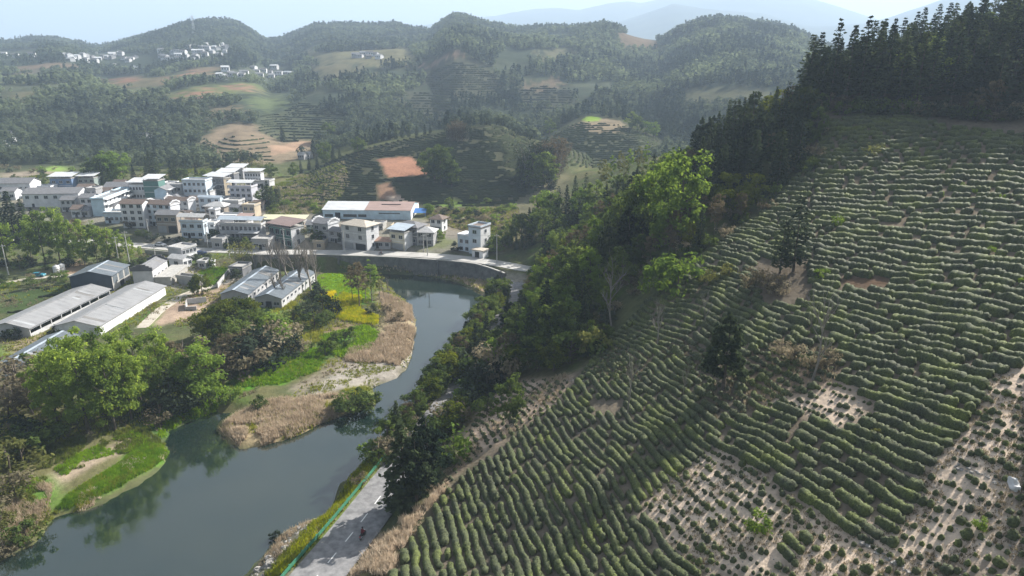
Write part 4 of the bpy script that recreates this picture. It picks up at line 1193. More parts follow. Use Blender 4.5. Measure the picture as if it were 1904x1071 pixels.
CATS = {'cedar': 'conifer', 'tall_cedar': 'conifer', 'round_cedar': 'conifer', 'cypress': 'conifer', 'bare': 'bare tree', 'bare_poplar': 'bare tree', 'bare_bush': 'bush', 'shrub': 'shrub', 'dark_shrub': 'shrub', 'bright_shrub': 'shrub', 'brown_shrub': 'shrub', 'yellow_shrub': 'shrub', 'bamboo': 'bamboo'}
NAMES = {'cedar': 'cedar_tree', 'tall_cedar': 'tall_cedar', 'round_cedar': 'dense_cedar', 'cypress': 'cypress_tree', 'broad': 'broadleaf_tree', 'bright': 'spring_green_tree', 'grove': 'grove_tree', 'camphor': 'camphor_tree', 'poplar': 'poplar_tree', 'rusty': 'budding_tree',
         'shrub': 'shrub', 'dark_shrub': 'dark_shrub', 'bright_shrub': 'green_shrub', 'brown_shrub': 'dry_shrub', 'yellow_shrub': 'yellow_shrub', 'bare': 'bare_tree', 'bare_poplar': 'bare_poplar', 'bare_bush': 'bare_bush', 'sparse': 'sparse_tree', 'bamboo': 'bamboo_clump'}
n_tree = 0
def tree(kind, x, y, h, label, group=None, wide=1.0, z=None):
    global n_tree
    c, t, h0 = PROTO[kind][int(rng.integers(len(PROTO[kind])))]
    z = float(H(x, y)) if z is None else z
    s = h / h0
    e = empty(NAMES[kind], (x, y, z), rng.uniform(0, 6.28), (s * wide, s * wide, s))
    tag(e, label, CATS.get(kind, 'tree'), group)
    if t is None:
        link('branches', c, e)
    else:
        link('crown', c, e)
        link('culms' if kind == 'bamboo' else 'stems' if 'shrub' in kind else 'trunk', t, e)
    n_tree += 1
    return e

def tree_px(kind, u, v, top, label, group=None, wide=1.0):
    """a tree whose foot is seen at (u, v) and whose top is at height `top` in the photograph"""
    p = at(u, v)
    lo, hi = .5, 40.0
    for _ in range(30):
        m = (lo + hi) / 2
        if px_of(p[0], p[1], p[2] + m)[1] > top: lo = m
        else: hi = m
    return tree(kind, p[0], p[1], lo, label, group, wide)

# trees that stand out one by one
tree_px('cedar', 752, 945, 783, 'dark conical cedar at the road edge, left of the close pair above the river', None, 1.4)
tree_px('round_cedar', 797, 905, 765, 'taller dark cedar of the close pair beside the road', None, 1.15)
tree_px('round_cedar', 775, 930, 800, 'lower dark cedar squeezed between the close pair beside the road', None, 1.25)
tree_px('broad', 948, 787, 697, 'small round dark tree with bare trunk on the bare bank above the road', None, .85)
tree_px('round_cedar', 1345, 722, 574, 'dense dark solitary tree in the middle of the tea slope', None, 1.25)
tree_px('cypress', 1475, 505, 360, 'tall thin grey green tree standing alone where the tea rows begin', None, 1.15)
tree_px('cypress', 1450, 508, 400, 'lower grey green tree leaning against the tall thin one on the tea slope', None, 1.2)
tree_px('bare', 1510, 706, 545, 'tall leafless tree standing in brushwood on the tea slope', None, .9)
tree_px('sparse', 1622, 306, 262, 'sparse yellowish small tree among the upper tea rows')
tree_px('broad', 1516, 266, 194, 'small dark round tree below the cedars at the head of the tea slope', None, .8)
tree_px('bare', 1137, 606, 488, 'wide grey leafless tree below the spur woods', None, 1.0)
tree_px('bare', 1222, 642, 560, 'leafless tree at the left end of the middle tea rows', None, .9)
tree_px('bare', 1310, 605, 545, 'small leafless tree behind the dense dark solitary tree', None, 1.0)
tree_px('bare', 1166, 772, 665, 'thin leafless sapling among the lower tea rows', None, .7)
tree_px('bare', 1270, 738, 668, 'thin leafless sapling beside the dense dark solitary tree', None, .7)
tree_px('bare_bush', 1256, 478, 424, 'pale bare bush under the bright yellow green tree', None, 1.1)
tree_px('bright_shrub', 1258, 548, 468, 'large bright green bush at the edge of the tea rows below the spur woods', None, .95)
tree_px('bright_shrub', 1225, 540, 480, 'smaller green bush left of the large bright one', None, .9)
tree_px('bright', 1065, 622, 553, 'bright layered green tree against the dark spur woods', None, 1.1)
tree_px('shrub', 1060, 676, 612, 'grey green spreading bush at the foot of the spur woods', None, 1.3)
tree_px('yellow_shrub', 1095, 660, 605, 'pale olive bush beside the spreading bush', None, .9)
tree_px('bright', 1262, 452, 270, 'tallest bright yellow green tree in front of the dark spur cedars', None, .92)
tree_px('bright', 1222, 446, 292, 'bright yellow green tree left of the tallest one', None, .85)
tree_px('broad', 1190, 455, 320, 'mid green tree at the left of the bright pair', None, .8)
tree_px('yellow_shrub', 1355, 515, 488, 'small yellow green bush at the edge of the upper tea rows')
tree_px('yellow_shrub', 1320, 530, 500, 'low yellow flowering bush in the gap beside the tea rows')
tree_px('bright_shrub', 1556, 420, 398, 'small vivid green bush among the upper tea rows')
tree_px('bright_shrub', 1523, 518, 496, 'vivid green clump at the bare notch in the tea rows')
tree_px('bright_shrub', 1824, 985, 962, 'vivid green clump in the bare soil at the right', None, .9)
tree_px('bright_shrub', 1406, 990, 948, 'round olive bush alone on the bare near slope', None, .8)
tree_px('yellow_shrub', 1630, 815, 797, 'small yellowish bush among the near tea rows')
for (u, v, t) in [(1425, 545, 500), (1405, 535, 495), (1445, 550, 515)]:
    tree_px('brown_shrub', u, v, t, 'olive brown brushwood at the foot of the thin grey green trees', 'brushwood under the thin trees')
for (u, v, t) in [(1475, 675, 640), (1540, 680, 645), (1505, 690, 660), (1450, 660, 630)]:
    tree_px('brown_shrub', u, v, t, 'pale brown brushwood round the tall leafless tree', 'brushwood round the leafless tree')
for (u, v) in [(1845, 470), (1790, 350), (1752, 365), (1812, 360), (1862, 372), (1860, 530), (1900, 528), (1735, 537), (1815, 548)]:
    tree_px('bright_shrub', u, v, v - rng.uniform(9, 14), 'tiny vivid green sapling between upper tea rows', 'vivid green saplings between the tea rows', .8)

# wood on the spur
SPUR = poly_at([(1095, 665), (1120, 610), (1200, 500), (1290, 476), (1340, 440), (1400, 398), (1470, 330), (1500, 300), (1520, 235), (1485, 205)])
spur_poly = np.vstack([SPUR, [wpt(1470, 200, D=205)[:2], wpt(1400, 262, D=215)[:2], wpt(1300, 340, D=215)[:2], wpt(1200, 390, D=225)[:2], wpt(1060, 450, D=240)[:2], wpt(1010, 500, D=228)[:2], wpt(975, 560, z=7)[:2], wpt(915, 660, z=6)[:2], wpt(900, 700, z=6)[:2]]])
def poisson(poly, r, tries=6000, keep=None):
    lo, hi = poly.min(0), poly.max(0); out = []
    for _ in range(tries):
        p = rng.uniform(lo, hi)
        if not inpoly(p[:1], p[1:], poly)[0]: continue
        if all((p[0] - q[0]) ** 2 + (p[1] - q[1]) ** 2 > r * r for q in out) and (keep is None or keep(p)): out.append(p)
    return out
def off_road(p, d=4.6):
    return ((ROAD[:, :2] - p) ** 2).sum(1).min() > d * d and ((VROAD[:, :2] - p) ** 2).sum(1).min() > d * d
DENSEG = 'dark trees of the wood on the spur'
spur_pts = poisson(spur_poly, 3.9, 5000, off_road)
for p in spur_pts:
    u, v = px_of(p[0], p[1], H(*p))
    n = vnoise(p[0] / 13, p[1] / 13, 91)
    far_side = u < 1180
    if u > 1290 and n < .8:
        tree(['cedar', 'round_cedar', 'cedar', 'cypress', 'round_cedar'][int(rng.integers(5))], *p, rng.uniform(9, 14.5), f'dark cedar in the spur wood {rel(u, v)}', DENSEG, rng.uniform(.95, 1.25))
    elif n < .36:
        tree('cedar' if rng.random() < .5 else 'round_cedar', *p, rng.uniform(7.5, 12.5), f'dark cedar in the lower spur wood {rel(u, v)}', DENSEG, rng.uniform(.95, 1.3))
    elif n < .74:
        tree('bright' if rng.random() < .3 else 'broad', *p, rng.uniform(6, 10.5), f'green broadleaf tree of the spur wood {rel(u, v)}', 'broadleaf trees of the spur wood', rng.uniform(.75, 1.05))
    elif n < .86:
        tree('rusty', *p, rng.uniform(6, 9.5), f'brownish budding tree of the spur wood {rel(u, v)}', 'budding trees of the spur wood')
    else:
        tree('camphor', *p, rng.uniform(5, 8), f'olive rounded evergreen of the spur wood {rel(u, v)}', 'evergreens of the spur wood')
# undergrowth along its lower edge and along the river
for i in range(70):
    t = rng.random(); k = t * (len(SPUR) - 1); i0 = min(int(k), len(SPUR) - 2)
    p = SPUR[i0] + (SPUR[i0 + 1] - SPUR[i0]) * (k - i0) + rng.normal(0, 1.2, 2)
    tree(['shrub', 'brown_shrub', 'dark_shrub'][i % 3], *p, rng.uniform(1.2, 3.2), ['green shrub', 'brownish shrub', 'dark shrub'][i % 3] + ' at the foot of the spur wood beside the tea', 'undergrowth of the spur wood')
for (u, v, t, k, w) in [(885, 668, 598, 'cedar', 1.1), (905, 640, 578, 'cedar', 1.0), (868, 690, 640, 'dark_shrub', 1.0), (880, 720, 660, 'shrub', 1.1), (905, 730, 668, 'dark_shrub', 1.2), (930, 712, 640, 'brown_shrub', 1.0), (945, 690, 610, 'rusty', 1.1), (870, 760, 712, 'bright_shrub', 1.0),
                     (850, 800, 742, 'brown_shrub', 1.1), (830, 820, 760, 'shrub', 1.0), (845, 855, 800, 'bright_shrub', 1.1), (820, 870, 800, 'bare_bush', 1.2), (860, 780, 730, 'dark_shrub', 1.2), (905, 770, 735, 'shrub', 1.0), (960, 700, 640, 'camphor', 1.1),
                     (1000, 690, 610, 'broad', 1.1), (1030, 690, 625, 'camphor', 1.1), (985, 660, 560, 'cedar', 1.2), (1015, 640, 520, 'cedar', 1.3), (965, 650, 565, 'cedar', 1.1), (1040, 660, 560, 'broad', 1.1)]:
    tree_px(k, u, v, t, {'cedar': 'slender dark cedar', 'dark_shrub': 'dense dark shrub', 'shrub': 'dull green shrub', 'brown_shrub': 'dry brown shrub', 'rusty': 'brown budding tree', 'bright_shrub': 'light green shrub', 'bare_bush': 'leafless shrub', 'camphor': 'olive evergreen', 'broad': 'leafy tree'}[k] + ' on the steep bank between the river road and the spur wood', 'plants on the steep river bank', w)
# lighter trees on the far foot of the spur
for (u, D, top, k) in [(1118, 262, 290, 'poplar'), (1136, 260, 284, 'poplar'), (1152, 262, 276, 'poplar'), (1168, 258, 272, 'poplar'), (1184, 262, 268, 'poplar'), (1200, 258, 264, 'poplar'), (1128, 255, 300, 'poplar'), (1160, 252, 292, 'poplar'), (1192, 250, 285, 'poplar'), (1215, 250, 290, 'poplar'),
                       (1090, 262, 320, 'cypress'), (1070, 262, 326, 'cedar'), (1055, 258, 342, 'cedar'), (1040, 260, 345, 'cypress'), (1025, 256, 352, 'bright'), (1010, 258, 350, 'bright'), (1000, 262, 372, 'cedar'), (985, 258, 385, 'cedar'), (970, 255, 395, 'broad'), (955, 262, 400, 'cedar'),
                       (945, 252, 412, 'broad'), (990, 246, 400, 'cedar'), (1010, 244, 385, 'broad'), (1035, 240, 372, 'cypress'), (1060, 240, 352, 'broad'), (1085, 238, 345, 'bright'), (1110, 236, 330, 'broad'), (1080, 228, 365, 'cedar'), (1050, 228, 385, 'broad'), (1100, 222, 372, 'bright'),
                       (1130, 222, 340, 'cedar'), (1155, 225, 322, 'broad'), (1020, 232, 410, 'cedar'), (1120, 210, 370, 'rusty'), (975, 244, 420, 'cypress'), (940, 258, 425, 'shrub'), (950, 250, 440, 'shrub'), (960, 246, 430, 'cedar')]:
    p = wpt(u, 500, D=D); x, y = p[0] * 1, p[1]
    dx = (u - W0 / 2) / FPX
    # slide along the column so that the foot stands at that distance
    y = D * CP + 12; x = D * dx
    g = float(H(x, y)); lo, hi = 2.5, 24.0
    for _ in range(30):
        mm = (lo + hi) / 2
        if px_of(x, y, g + mm)[1] > top: lo = mm
        else: hi = mm
    tree(k, x, y, min(lo, 17), {'poplar': 'slim pale green poplar in a row at the back of the spur', 'cypress': 'grey green conifer on the shaded foot of the spur', 'cedar': 'dark conifer on the shaded foot of the spur', 'bright': 'light green tree on the shaded foot of the spur', 'broad': 'dull green tree on the shaded foot of the spur', 'rusty': 'brownish tree on the shaded foot of the spur', 'shrub': 'shrub above the bend of the village road'}[k], 'trees on the back foot of the spur')

# tall cedars above the tea slope
TOP = np.vstack([poly_at([(1484, 202), (1540, 206), (1700, 208), (1800, 214), (1904, 222)]), [[190, 170]], [wpt(1904, 60, D=235)[:2], wpt(1700, 130, D=238)[:2], wpt(1560, 160, D=225)[:2], wpt(1490, 190, D=205)[:2]]])
for i, p in enumerate(poisson(TOP, 4.2, 2500)):
    u, v = px_of(p[0], p[1], H(*p))
    if u > 2060: continue
    k = ['tall_cedar', 'tall_cedar', 'tall_cedar', 'cypress', 'broad', 'round_cedar'][int(rng.integers(6))]
    hh = rng.uniform(13, 20) if u < 1800 else rng.uniform(15, 22)
    tree(k, *p, hh * {'broad': .6, 'cypress': .9, 'round_cedar': .85}.get(k, 1), ('tall dark cedar ' if k == 'tall_cedar' else 'grey green conifer ' if k == 'cypress' else 'dense dark cedar ' if k == 'round_cedar' else 'dark leafy tree among cedars ') + ('at the lower edge of the wood, ' if v > 195 else 'deeper in the wood, ') + rel(u, v, [(1500, 190, 'the corner of the tea slope'), (1600, 190, 'the front cedars on the skyline'), (1700, 190, 'the last skyline cedar'), (1815, 200, 'the pale sunlit brownish trees'), (1900, 190, 'the right edge of the photo')]), 'tall cedars above the tea slope', rng.uniform(1.0, 1.35))
for (u, v, t, w) in [(1497, 203, 62, 1.45), (1542, 204, 33, 1.0), (1570, 206, 46, 1.3), (1594, 205, 28, 1.1), (1618, 207, 36, 1.1), (1640, 206, 32, .9), (1665, 208, 50, 1.2), (1700, 207, 40, 1.1)]:
    tree_px('tall_cedar', u, v, t, 'tall dark cedar at the front of the row on the skyline', 'tall cedars above the tea slope', w)
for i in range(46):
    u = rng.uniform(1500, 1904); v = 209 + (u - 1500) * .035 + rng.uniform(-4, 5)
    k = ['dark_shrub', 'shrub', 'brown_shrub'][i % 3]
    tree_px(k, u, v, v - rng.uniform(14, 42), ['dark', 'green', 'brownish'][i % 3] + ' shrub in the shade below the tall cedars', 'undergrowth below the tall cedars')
for (u, v, t) in [(1815, 228, 160), (1840, 226, 140), (1795, 222, 170), (1835, 222, 178)]:
    tree_px('rusty', u, v, t, 'pale sunlit brownish tree among the dark cedars above the tea', 'pale trees among the cedars')

# the grove on the left bank
GL = lambda u, v: 'tall light green tree ' + ('in front' if v > 782 else 'at the back') + ' of the river bank grove, ' + ('left side' if u < 130 else 'right side' if u > 250 else 'in its middle')
for i, (u, v, t, w) in enumerate([(110, 795, 640, 1.05), (165, 805, 612, 1.0), (215, 800, 628, 1.0), (140, 770, 618, .95), (190, 770, 606, .95), (245, 780, 618, 1.0), (90, 770, 668, 1.0), (262, 745, 596, .95), (300, 730, 598, .9), (228, 745, 600, .9), (315, 715, 615, .8), (120, 745, 640, .9), (285, 760, 640, .9)]):
    tree_px('grove', u, v, t, GL(u, v), 'grove on the left river bank', w * .88)
tree_px('bright', 378, 745, 632, 'round yellow green tree at the right end of the river grove', None, 1.1)
tree_px('bright', 355, 750, 655, 'yellow green tree joined to the round one at the river grove', None, .9)
for (u, v, t, k, w) in [(330, 720, 632, 'rusty', 1.2), (345, 700, 628, 'brown_shrub', 1.0), (430, 690, 612, 'rusty', 1.3), (460, 690, 620, 'brown_shrub', 1.2), (480, 680, 610, 'dark_shrub', 1.2), (500, 665, 600, 'brown_shrub', 1.1), (410, 700, 640, 'brown_shrub', 1.0), (445, 665, 590, 'broad', 1.0), (470, 640, 570, 'broad', 1.0), (490, 622, 575, 'shrub', 1.2), (300, 790, 750, 'brown_shrub', 1.0), (335, 770, 730, 'dark_shrub', 1.1), (390, 755, 715, 'shrub', 1.0), (320, 760, 700, 'dark_shrub', 1.3)]:
    tree_px(k, u, v, t, {'rusty': 'greyish budding tree', 'brown_shrub': 'dry brownish bush', 'dark_shrub': 'dark green bush', 'broad': 'leafy green tree', 'shrub': 'green bush'}[k] + ' between the river grove and the sheds', 'bushes behind the river grove', w)
for i, (u, v, t, w) in enumerate([(378, 632, 578, 1.0), (402, 628, 566, 1.0), (425, 622, 556, 1.0), (447, 615, 550, 1.0), (466, 606, 553, .95), (390, 640, 585, .9), (415, 640, 580, .9)]):
    tree_px('camphor', u, v, t, 'dense rounded olive green evergreen in the row in front of the sheds', 'row of evergreens in front of the sheds', 1.0 * w)
tree_px('camphor', 376, 548, 504, 'dense round evergreen standing alone in the farmyard', None, 1.0)
tree_px('broad', 362, 548, 515, 'dark leafy tree touching the round evergreen in the farmyard', None, .9)
# left edge bushes
for (u, v, t, k, w) in [(20, 890, 825, 'yellow_shrub', 1.3), (45, 870, 815, 'yellow_shrub', 1.2), (10, 930, 880, 'brown_shrub', 1.3), (30, 925, 885, 'yellow_shrub', 1.1), (5, 985, 950, 'yellow_shrub', 1.2), (40, 780, 705, 'bare_bush', 1.4), (15, 790, 720, 'bare_bush', 1.4), (65, 770, 690, 'bare_bush', 1.3), (20, 760, 690, 'brown_shrub', 1.3), (55, 745, 690, 'brown_shrub', 1.2),
                        (60, 840, 790, 'shrub', 1.3), (25, 830, 780, 'dark_shrub', 1.4), (85, 825, 780, 'shrub', 1.2), (10, 1030, 1002, 'brown_shrub', 1.2), (50, 1005, 965, 'shrub', 1.0), (70, 985, 955, 'yellow_shrub', .9), (35, 740, 660, 'brown_shrub', 1.2), (5, 740, 668, 'bare_bush', 1.3), (90, 700, 648, 'shrub', 1.1), (105, 690, 640, 'bright_shrub', 1.1),
                        (100, 625, 605, 'dark_shrub', .8), (30, 630, 608, 'dark_shrub', .9), (12, 630, 612, 'dark_shrub', .8), (115, 640, 612, 'dark_shrub', .8)]:
    tree_px(k, u, v, t, {'shrub': 'pale green scrub', 'brown_shrub': 'dry brown scrub', 'bare_bush': 'leafless grey scrub', 'dark_shrub': 'dark green scrub', 'yellow_shrub': 'yellowish scrub', 'bright_shrub': 'light green scrub'}[k] + ' at the left edge of the river bank', 'scrub on the left river bank', w)
# island trees at the bend
tree_px('rusty', 668, 572, 478, 'tall thin reddish green tree at the river bend', None, .95)
tree_px('rusty', 655, 560, 495, 'shorter reddish green tree at the river bend', None, .9)
tree_px('poplar', 692, 560, 484, 'tall green tree with bare lower trunk at the river bend', None, 1.5)
tree_px('poplar', 706, 555, 505, 'smaller green tree right of the tall one at the river bend', None, 1.4)
tree_px('poplar', 680, 556, 500, 'light tree between the reddish and the green tree at the river bend', None, 1.2)
for (u, v, t) in [(723, 558, 515), (716, 562, 520)]:
    tree_px('bare_poplar', u, v, t, 'thin bare sapling on the river bend', 'saplings on the river bend', .6)
for (u, v, t) in [(506, 512, 440), (522, 520, 445), (540, 530, 440), (556, 536, 448), (565, 540, 452), (578, 540, 446), (590, 535, 458), (531, 512, 455), (548, 515, 450), (520, 560, 500), (585, 520, 452), (535, 560, 505)]:
    tree_px('bare_poplar', u, v, t, 'slender bare poplar beside the twin grey sheds', 'bare poplars beside the twin sheds', 1.25)
for (u, v, t, k, w) in [(455, 502, 440, 'sparse', 1.1), (440, 500, 455, 'sparse', .9), (488, 505, 462, 'bare', .9), (475, 500, 455, 'bare', .9), (350, 470, 462, 'dark_shrub', 1), (395, 500, 475, 'broad', .7), (375, 490, 470, 'dark_shrub', 1.2), (385, 488, 470, 'dark_shrub', 1.0), (440, 520, 498, 'dark_shrub', .9),
                        (600, 575, 545, 'shrub', 1.1), (570, 590, 560, 'dark_shrub', 1.2), (545, 600, 572, 'shrub', 1.2), (520, 640, 598, 'brown_shrub', 1.2), (560, 630, 585, 'bare_bush', 1.2), (585, 610, 580, 'shrub', 1.2), (605, 600, 575, 'shrub', 1.0), (620, 585, 560, 'dark_shrub', 1.1), (540, 660, 625, 'dark_shrub', 1.2), (555, 655, 625, 'brown_shrub', 1.1),
                        (605, 660, 630, 'shrub', 1.1), (640, 640, 610, 'shrub', 1.2), (500, 640, 585, 'bright_shrub', 1.1), (515, 625, 590, 'bright_shrub', 1.0), (690, 585, 565, 'dark_shrub', .9), (720, 580, 565, 'brown_shrub', 1.2), (740, 595, 578, 'brown_shrub', 1.2), (660, 765, 725, 'shrub', 1.3), (685, 755, 722, 'shrub', 1.2), (640, 760, 735, 'shrub', 1.1), (480, 760, 735, 'shrub', .9), (430, 745, 715, 'bright_shrub', .9),
                        (595, 560, 535, 'dark_shrub', 1.1), (575, 565, 545, 'dark_shrub', 1.0), (590, 548, 522, 'dark_shrub', .9)]:
    tree_px(k, u, v, t, {'sparse': 'thin pale budding tree', 'bare': 'thin leafless tree', 'dark_shrub': 'dark green bush', 'broad': 'dark leafy tree', 'shrub': 'green bush', 'brown_shrub': 'dry brown bush', 'bare_bush': 'leafless grey bush', 'bright_shrub': 'light green bush'}[k] + ' on the flat land inside the river bend', 'bushes inside the river bend', w)
# roadside on the right bank
for (u, v, t, k, w) in [(690, 858, 822, 'bright_shrub', 1.0), (705, 862, 832, 'shrub', .9), (720, 850, 815, 'brown_shrub', .9), (735, 845, 800, 'brown_shrub', .9), (512, 1005, 985, 'dark_shrub', .8), (670, 905, 880, 'brown_shrub', .8)]:
    tree_px(k, u, v, t, {'bright_shrub': 'light green bush', 'shrub': 'green bush', 'brown_shrub': 'dry bush', 'dark_shrub': 'dark bush'}[k] + ' on the rocks between the guard rail and the river', 'bushes on the road bank', w)

# trees on the left in front of the village
for i, (u, v, t, k, w) in enumerate([(15, 492, 402, 'grove', .95), (-15, 480, 410, 'grove', 1.0), (85, 490, 384, 'grove', .9), (112, 486, 376, 'grove', .8), (130, 492, 392, 'grove', .75), (60, 488, 400, 'grove', .8), (158, 492, 402, 'grove', .8), (182, 490, 408, 'grove', .8), (205, 490, 418, 'grove', .85), (225, 488, 426, 'grove', .8), (245, 486, 440, 'grove', .8), (262, 482, 455, 'grove', .7), (148, 480, 400, 'rusty', 1.2), (195, 478, 420, 'rusty', 1.1),
                                     (30, 450, 352, 'cedar', 1.2), (8, 450, 372, 'cedar', 1.2), (52, 450, 368, 'cedar', 1.2), (-12, 455, 365, 'cedar', 1.2), (70, 455, 385, 'cedar', 1.1)]):
    tree_px(k, u, v, t, {'grove': 'bushy light green tree on the slope in front of the village', 'rusty': 'brownish budding tree on the slope in front of the village', 'cedar': 'dark conifer at the left edge in front of the village'}[k], 'trees in front of the village', w)
for i in range(40):
    u = rng.uniform(0, 270); v = rng.uniform(486, 503)
    tree_px(['dark_shrub', 'shrub', 'brown_shrub'][i % 3], u, v, v - rng.uniform(7, 18), ['dark', 'green', 'brownish'][i % 3] + ' undergrowth bush along the farm lane', 'undergrowth along the farm lane', 1.2)

# dark conifers, broadleaf trees round the village and on the tea hill
VT = [(500, 388, 335, 'cedar'), (492, 384, 340, 'cedar'), (508, 386, 345, 'cedar'), (515, 380, 350, 'cedar'), (486, 380, 350, 'broad'), (520, 372, 345, 'cypress'), (283, 335, 278, 'cedar'), (290, 336, 284, 'cedar'), (276, 338, 290, 'cedar'), (320, 332, 296, 'cedar'), (327, 334, 300, 'cedar'), (345, 328, 292, 'cedar'), (400, 325, 296, 'cedar'), (365, 326, 305, 'cedar'), (292, 305, 258, 'cedar'), (225, 300, 262, 'cedar'),
      (185, 345, 290, 'broad'), (200, 342, 280, 'bright'), (215, 340, 275, 'bright'), (170, 345, 300, 'cedar'), (195, 348, 300, 'cedar'), (160, 340, 312, 'cedar'), (230, 335, 300, 'broad'), (250, 340, 305, 'cedar'), (305, 345, 320, 'broad'), (340, 340, 312, 'broad'), (380, 335, 315, 'broad'), (425, 325, 300, 'broad'), (450, 322, 298, 'sparse'), (470, 322, 290, 'sparse'), (490, 328, 295, 'sparse'), (505, 330, 300, 'broad'),
      (66, 350, 332, 'rusty'), (80, 345, 320, 'broad'), (30, 345, 322, 'broad'), (820, 340, 268, 'broad'), (808, 335, 275, 'broad'), (832, 342, 282, 'cedar'), (845, 345, 285, 'cedar'), (796, 325, 272, 'broad'), (840, 348, 295, 'broad'), (850, 262, 226, 'bamboo'), (858, 264, 222, 'bamboo'), (842, 262, 230, 'bamboo'), (866, 262, 228, 'bamboo'), (835, 258, 232, 'bamboo'),
      (895, 232, 212, 'cedar'), (903, 232, 211, 'cedar'), (911, 233, 213, 'cedar'), (980, 335, 268, 'bamboo'), (1000, 338, 258, 'bamboo'), (1015, 335, 252, 'bamboo'), (1030, 330, 258, 'bamboo'), (990, 352, 285, 'broad'), (965, 345, 290, 'cedar'), (1010, 350, 280, 'broad'), (1040, 320, 262, 'bamboo'), (970, 352, 300, 'cedar'), (1025, 350, 290, 'cedar'), (965, 360, 335, 'cedar'), (975, 360, 338, 'cedar'),
      (665, 285, 252, 'broad'), (672, 280, 255, 'broad'), (690, 268, 245, 'cedar'), (700, 265, 240, 'cedar'), (712, 262, 238, 'cedar'), (724, 260, 236, 'cedar'), (736, 258, 234, 'cedar'), (748, 256, 232, 'cedar'), (760, 254, 232, 'cedar'), (775, 252, 230, 'cedar'), (790, 250, 230, 'cedar'), (800, 248, 228, 'cedar'), (620, 302, 270, 'cedar'), (605, 305, 280, 'broad'), (632, 296, 275, 'cedar'), (610, 262, 226, 'broad'), (604, 300, 262, 'broad'),
      (590, 312, 290, 'cedar'), (575, 315, 292, 'cedar'), (560, 322, 298, 'cedar'), (545, 328, 300, 'broad'), (525, 262, 232, 'cedar'), (528, 264, 238, 'cedar'), (548, 262, 245, 'cedar'), (840, 385, 358, 'cedar'), (835, 388, 365, 'broad'), (1060, 225, 196, 'cedar'), (1048, 230, 200, 'cedar'), (1072, 220, 192, 'cedar'), (1085, 212, 188, 'cedar'), (1122, 216, 186, 'cedar'), (1135, 218, 190, 'cedar'), (1148, 218, 188, 'cedar'), (1160, 222, 195, 'cedar'), (1036, 240, 212, 'cedar'),
      (1185, 245, 215, 'broad'), (1200, 250, 222, 'bright'), (1215, 255, 225, 'bright'), (1175, 240, 205, 'broad'), (1022, 250, 218, 'broad'), (640, 450, 432, 'dark_shrub'), (815, 445, 425, 'bright'), (822, 448, 428, 'bright'), (795, 398, 376, 'bright'), (800, 400, 378, 'bright'), (862, 464, 452, 'dark_shrub'), (850, 466, 450, 'dark_shrub'), (905, 460, 430, 'shrub'), (915, 465, 435, 'shrub'), (920, 470, 450, 'shrub'),
      (560, 448, 420, 'sparse'), (575, 450, 418, 'sparse'), (590, 455, 425, 'broad'), (400, 448, 425, 'dark_shrub'), (392, 447, 430, 'dark_shrub'), (245, 420, 398, 'rusty'), (240, 425, 408, 'brown_shrub'), (270, 442, 425, 'broad'), (258, 440, 425, 'broad'), (285, 446, 430, 'dark_shrub'), (345, 452, 440, 'dark_shrub'), (365, 455, 443, 'dark_shrub'), (330, 452, 440, 'dark_shrub'), (310, 450, 438, 'dark_shrub'), (445, 462, 440, 'dark_shrub'), (460, 464, 440, 'broad'),
      (425, 462, 442, 'dark_shrub'), (440, 405, 385, 'broad'), (465, 412, 398, 'shrub'), (880, 372, 362, 'shrub'), (905, 378, 366, 'shrub'), (870, 400, 388, 'shrub'), (895, 412, 398, 'brown_shrub'), (935, 395, 380, 'shrub'), (760, 395, 380, 'brown_shrub')]
D_ = {'cedar': 'dark conifer', 'cypress': 'grey green conifer', 'broad': 'dull green tree', 'bright': 'light green tree', 'sparse': 'thin pale budding tree', 'rusty': 'brown budding tree', 'bamboo': 'feathery bamboo clump', 'shrub': 'green bush', 'dark_shrub': 'dark bush', 'brown_shrub': 'dry bush'}
for (u, v, t, k) in VT:
    where = 'on the wooded terrace behind the village' if u < 520 and v < 348 else 'on the round tea hill across the valley' if 540 < u < 1050 and v < 362 else 'on the terraced cone hill' if u > 1015 and v < 262 else 'between the houses of the village'
    tree_px(k, u, v, t, f'{D_[k]} {where}', f'trees {where}', 1.15)
# brushwood on the waste ground of the valley floor and behind the houses
for (poly, n_, lab) in [([(785, 392), (960, 385), (975, 420), (925, 470), (910, 440), (850, 425), (800, 412)], 60, 'on the waste ground right of the factory shed'), ([(490, 350), (600, 388), (600, 398), (500, 400)], 34, 'below the tea hill left of the factory shed'),
                        ([(130, 320), (480, 305), (500, 330), (440, 318), (250, 340), (130, 335)], 46, 'on the slope just behind the village'), ([(0, 305), (130, 300), (140, 330), (0, 345)], 18, 'on the slope at the far left behind the village'), ([(0, 520), (130, 515), (135, 525), (0, 540)], 10, 'on the bank of the farm lane')]:
    P = poly_at(poly)
    for p in poisson(P, 2.2, n_ * 8)[:n_]:
        k = ['dark_shrub', 'shrub', 'brown_shrub', 'shrub', 'bright_shrub'][int(rng.integers(5))]
        tree(k, *p, rng.uniform(1.0, 3.4), {'shrub': 'green', 'dark_shrub': 'dark', 'brown_shrub': 'dry brownish', 'bright_shrub': 'light green'}[k] + ' bush ' + lab, 'bushes ' + lab, 1.2)
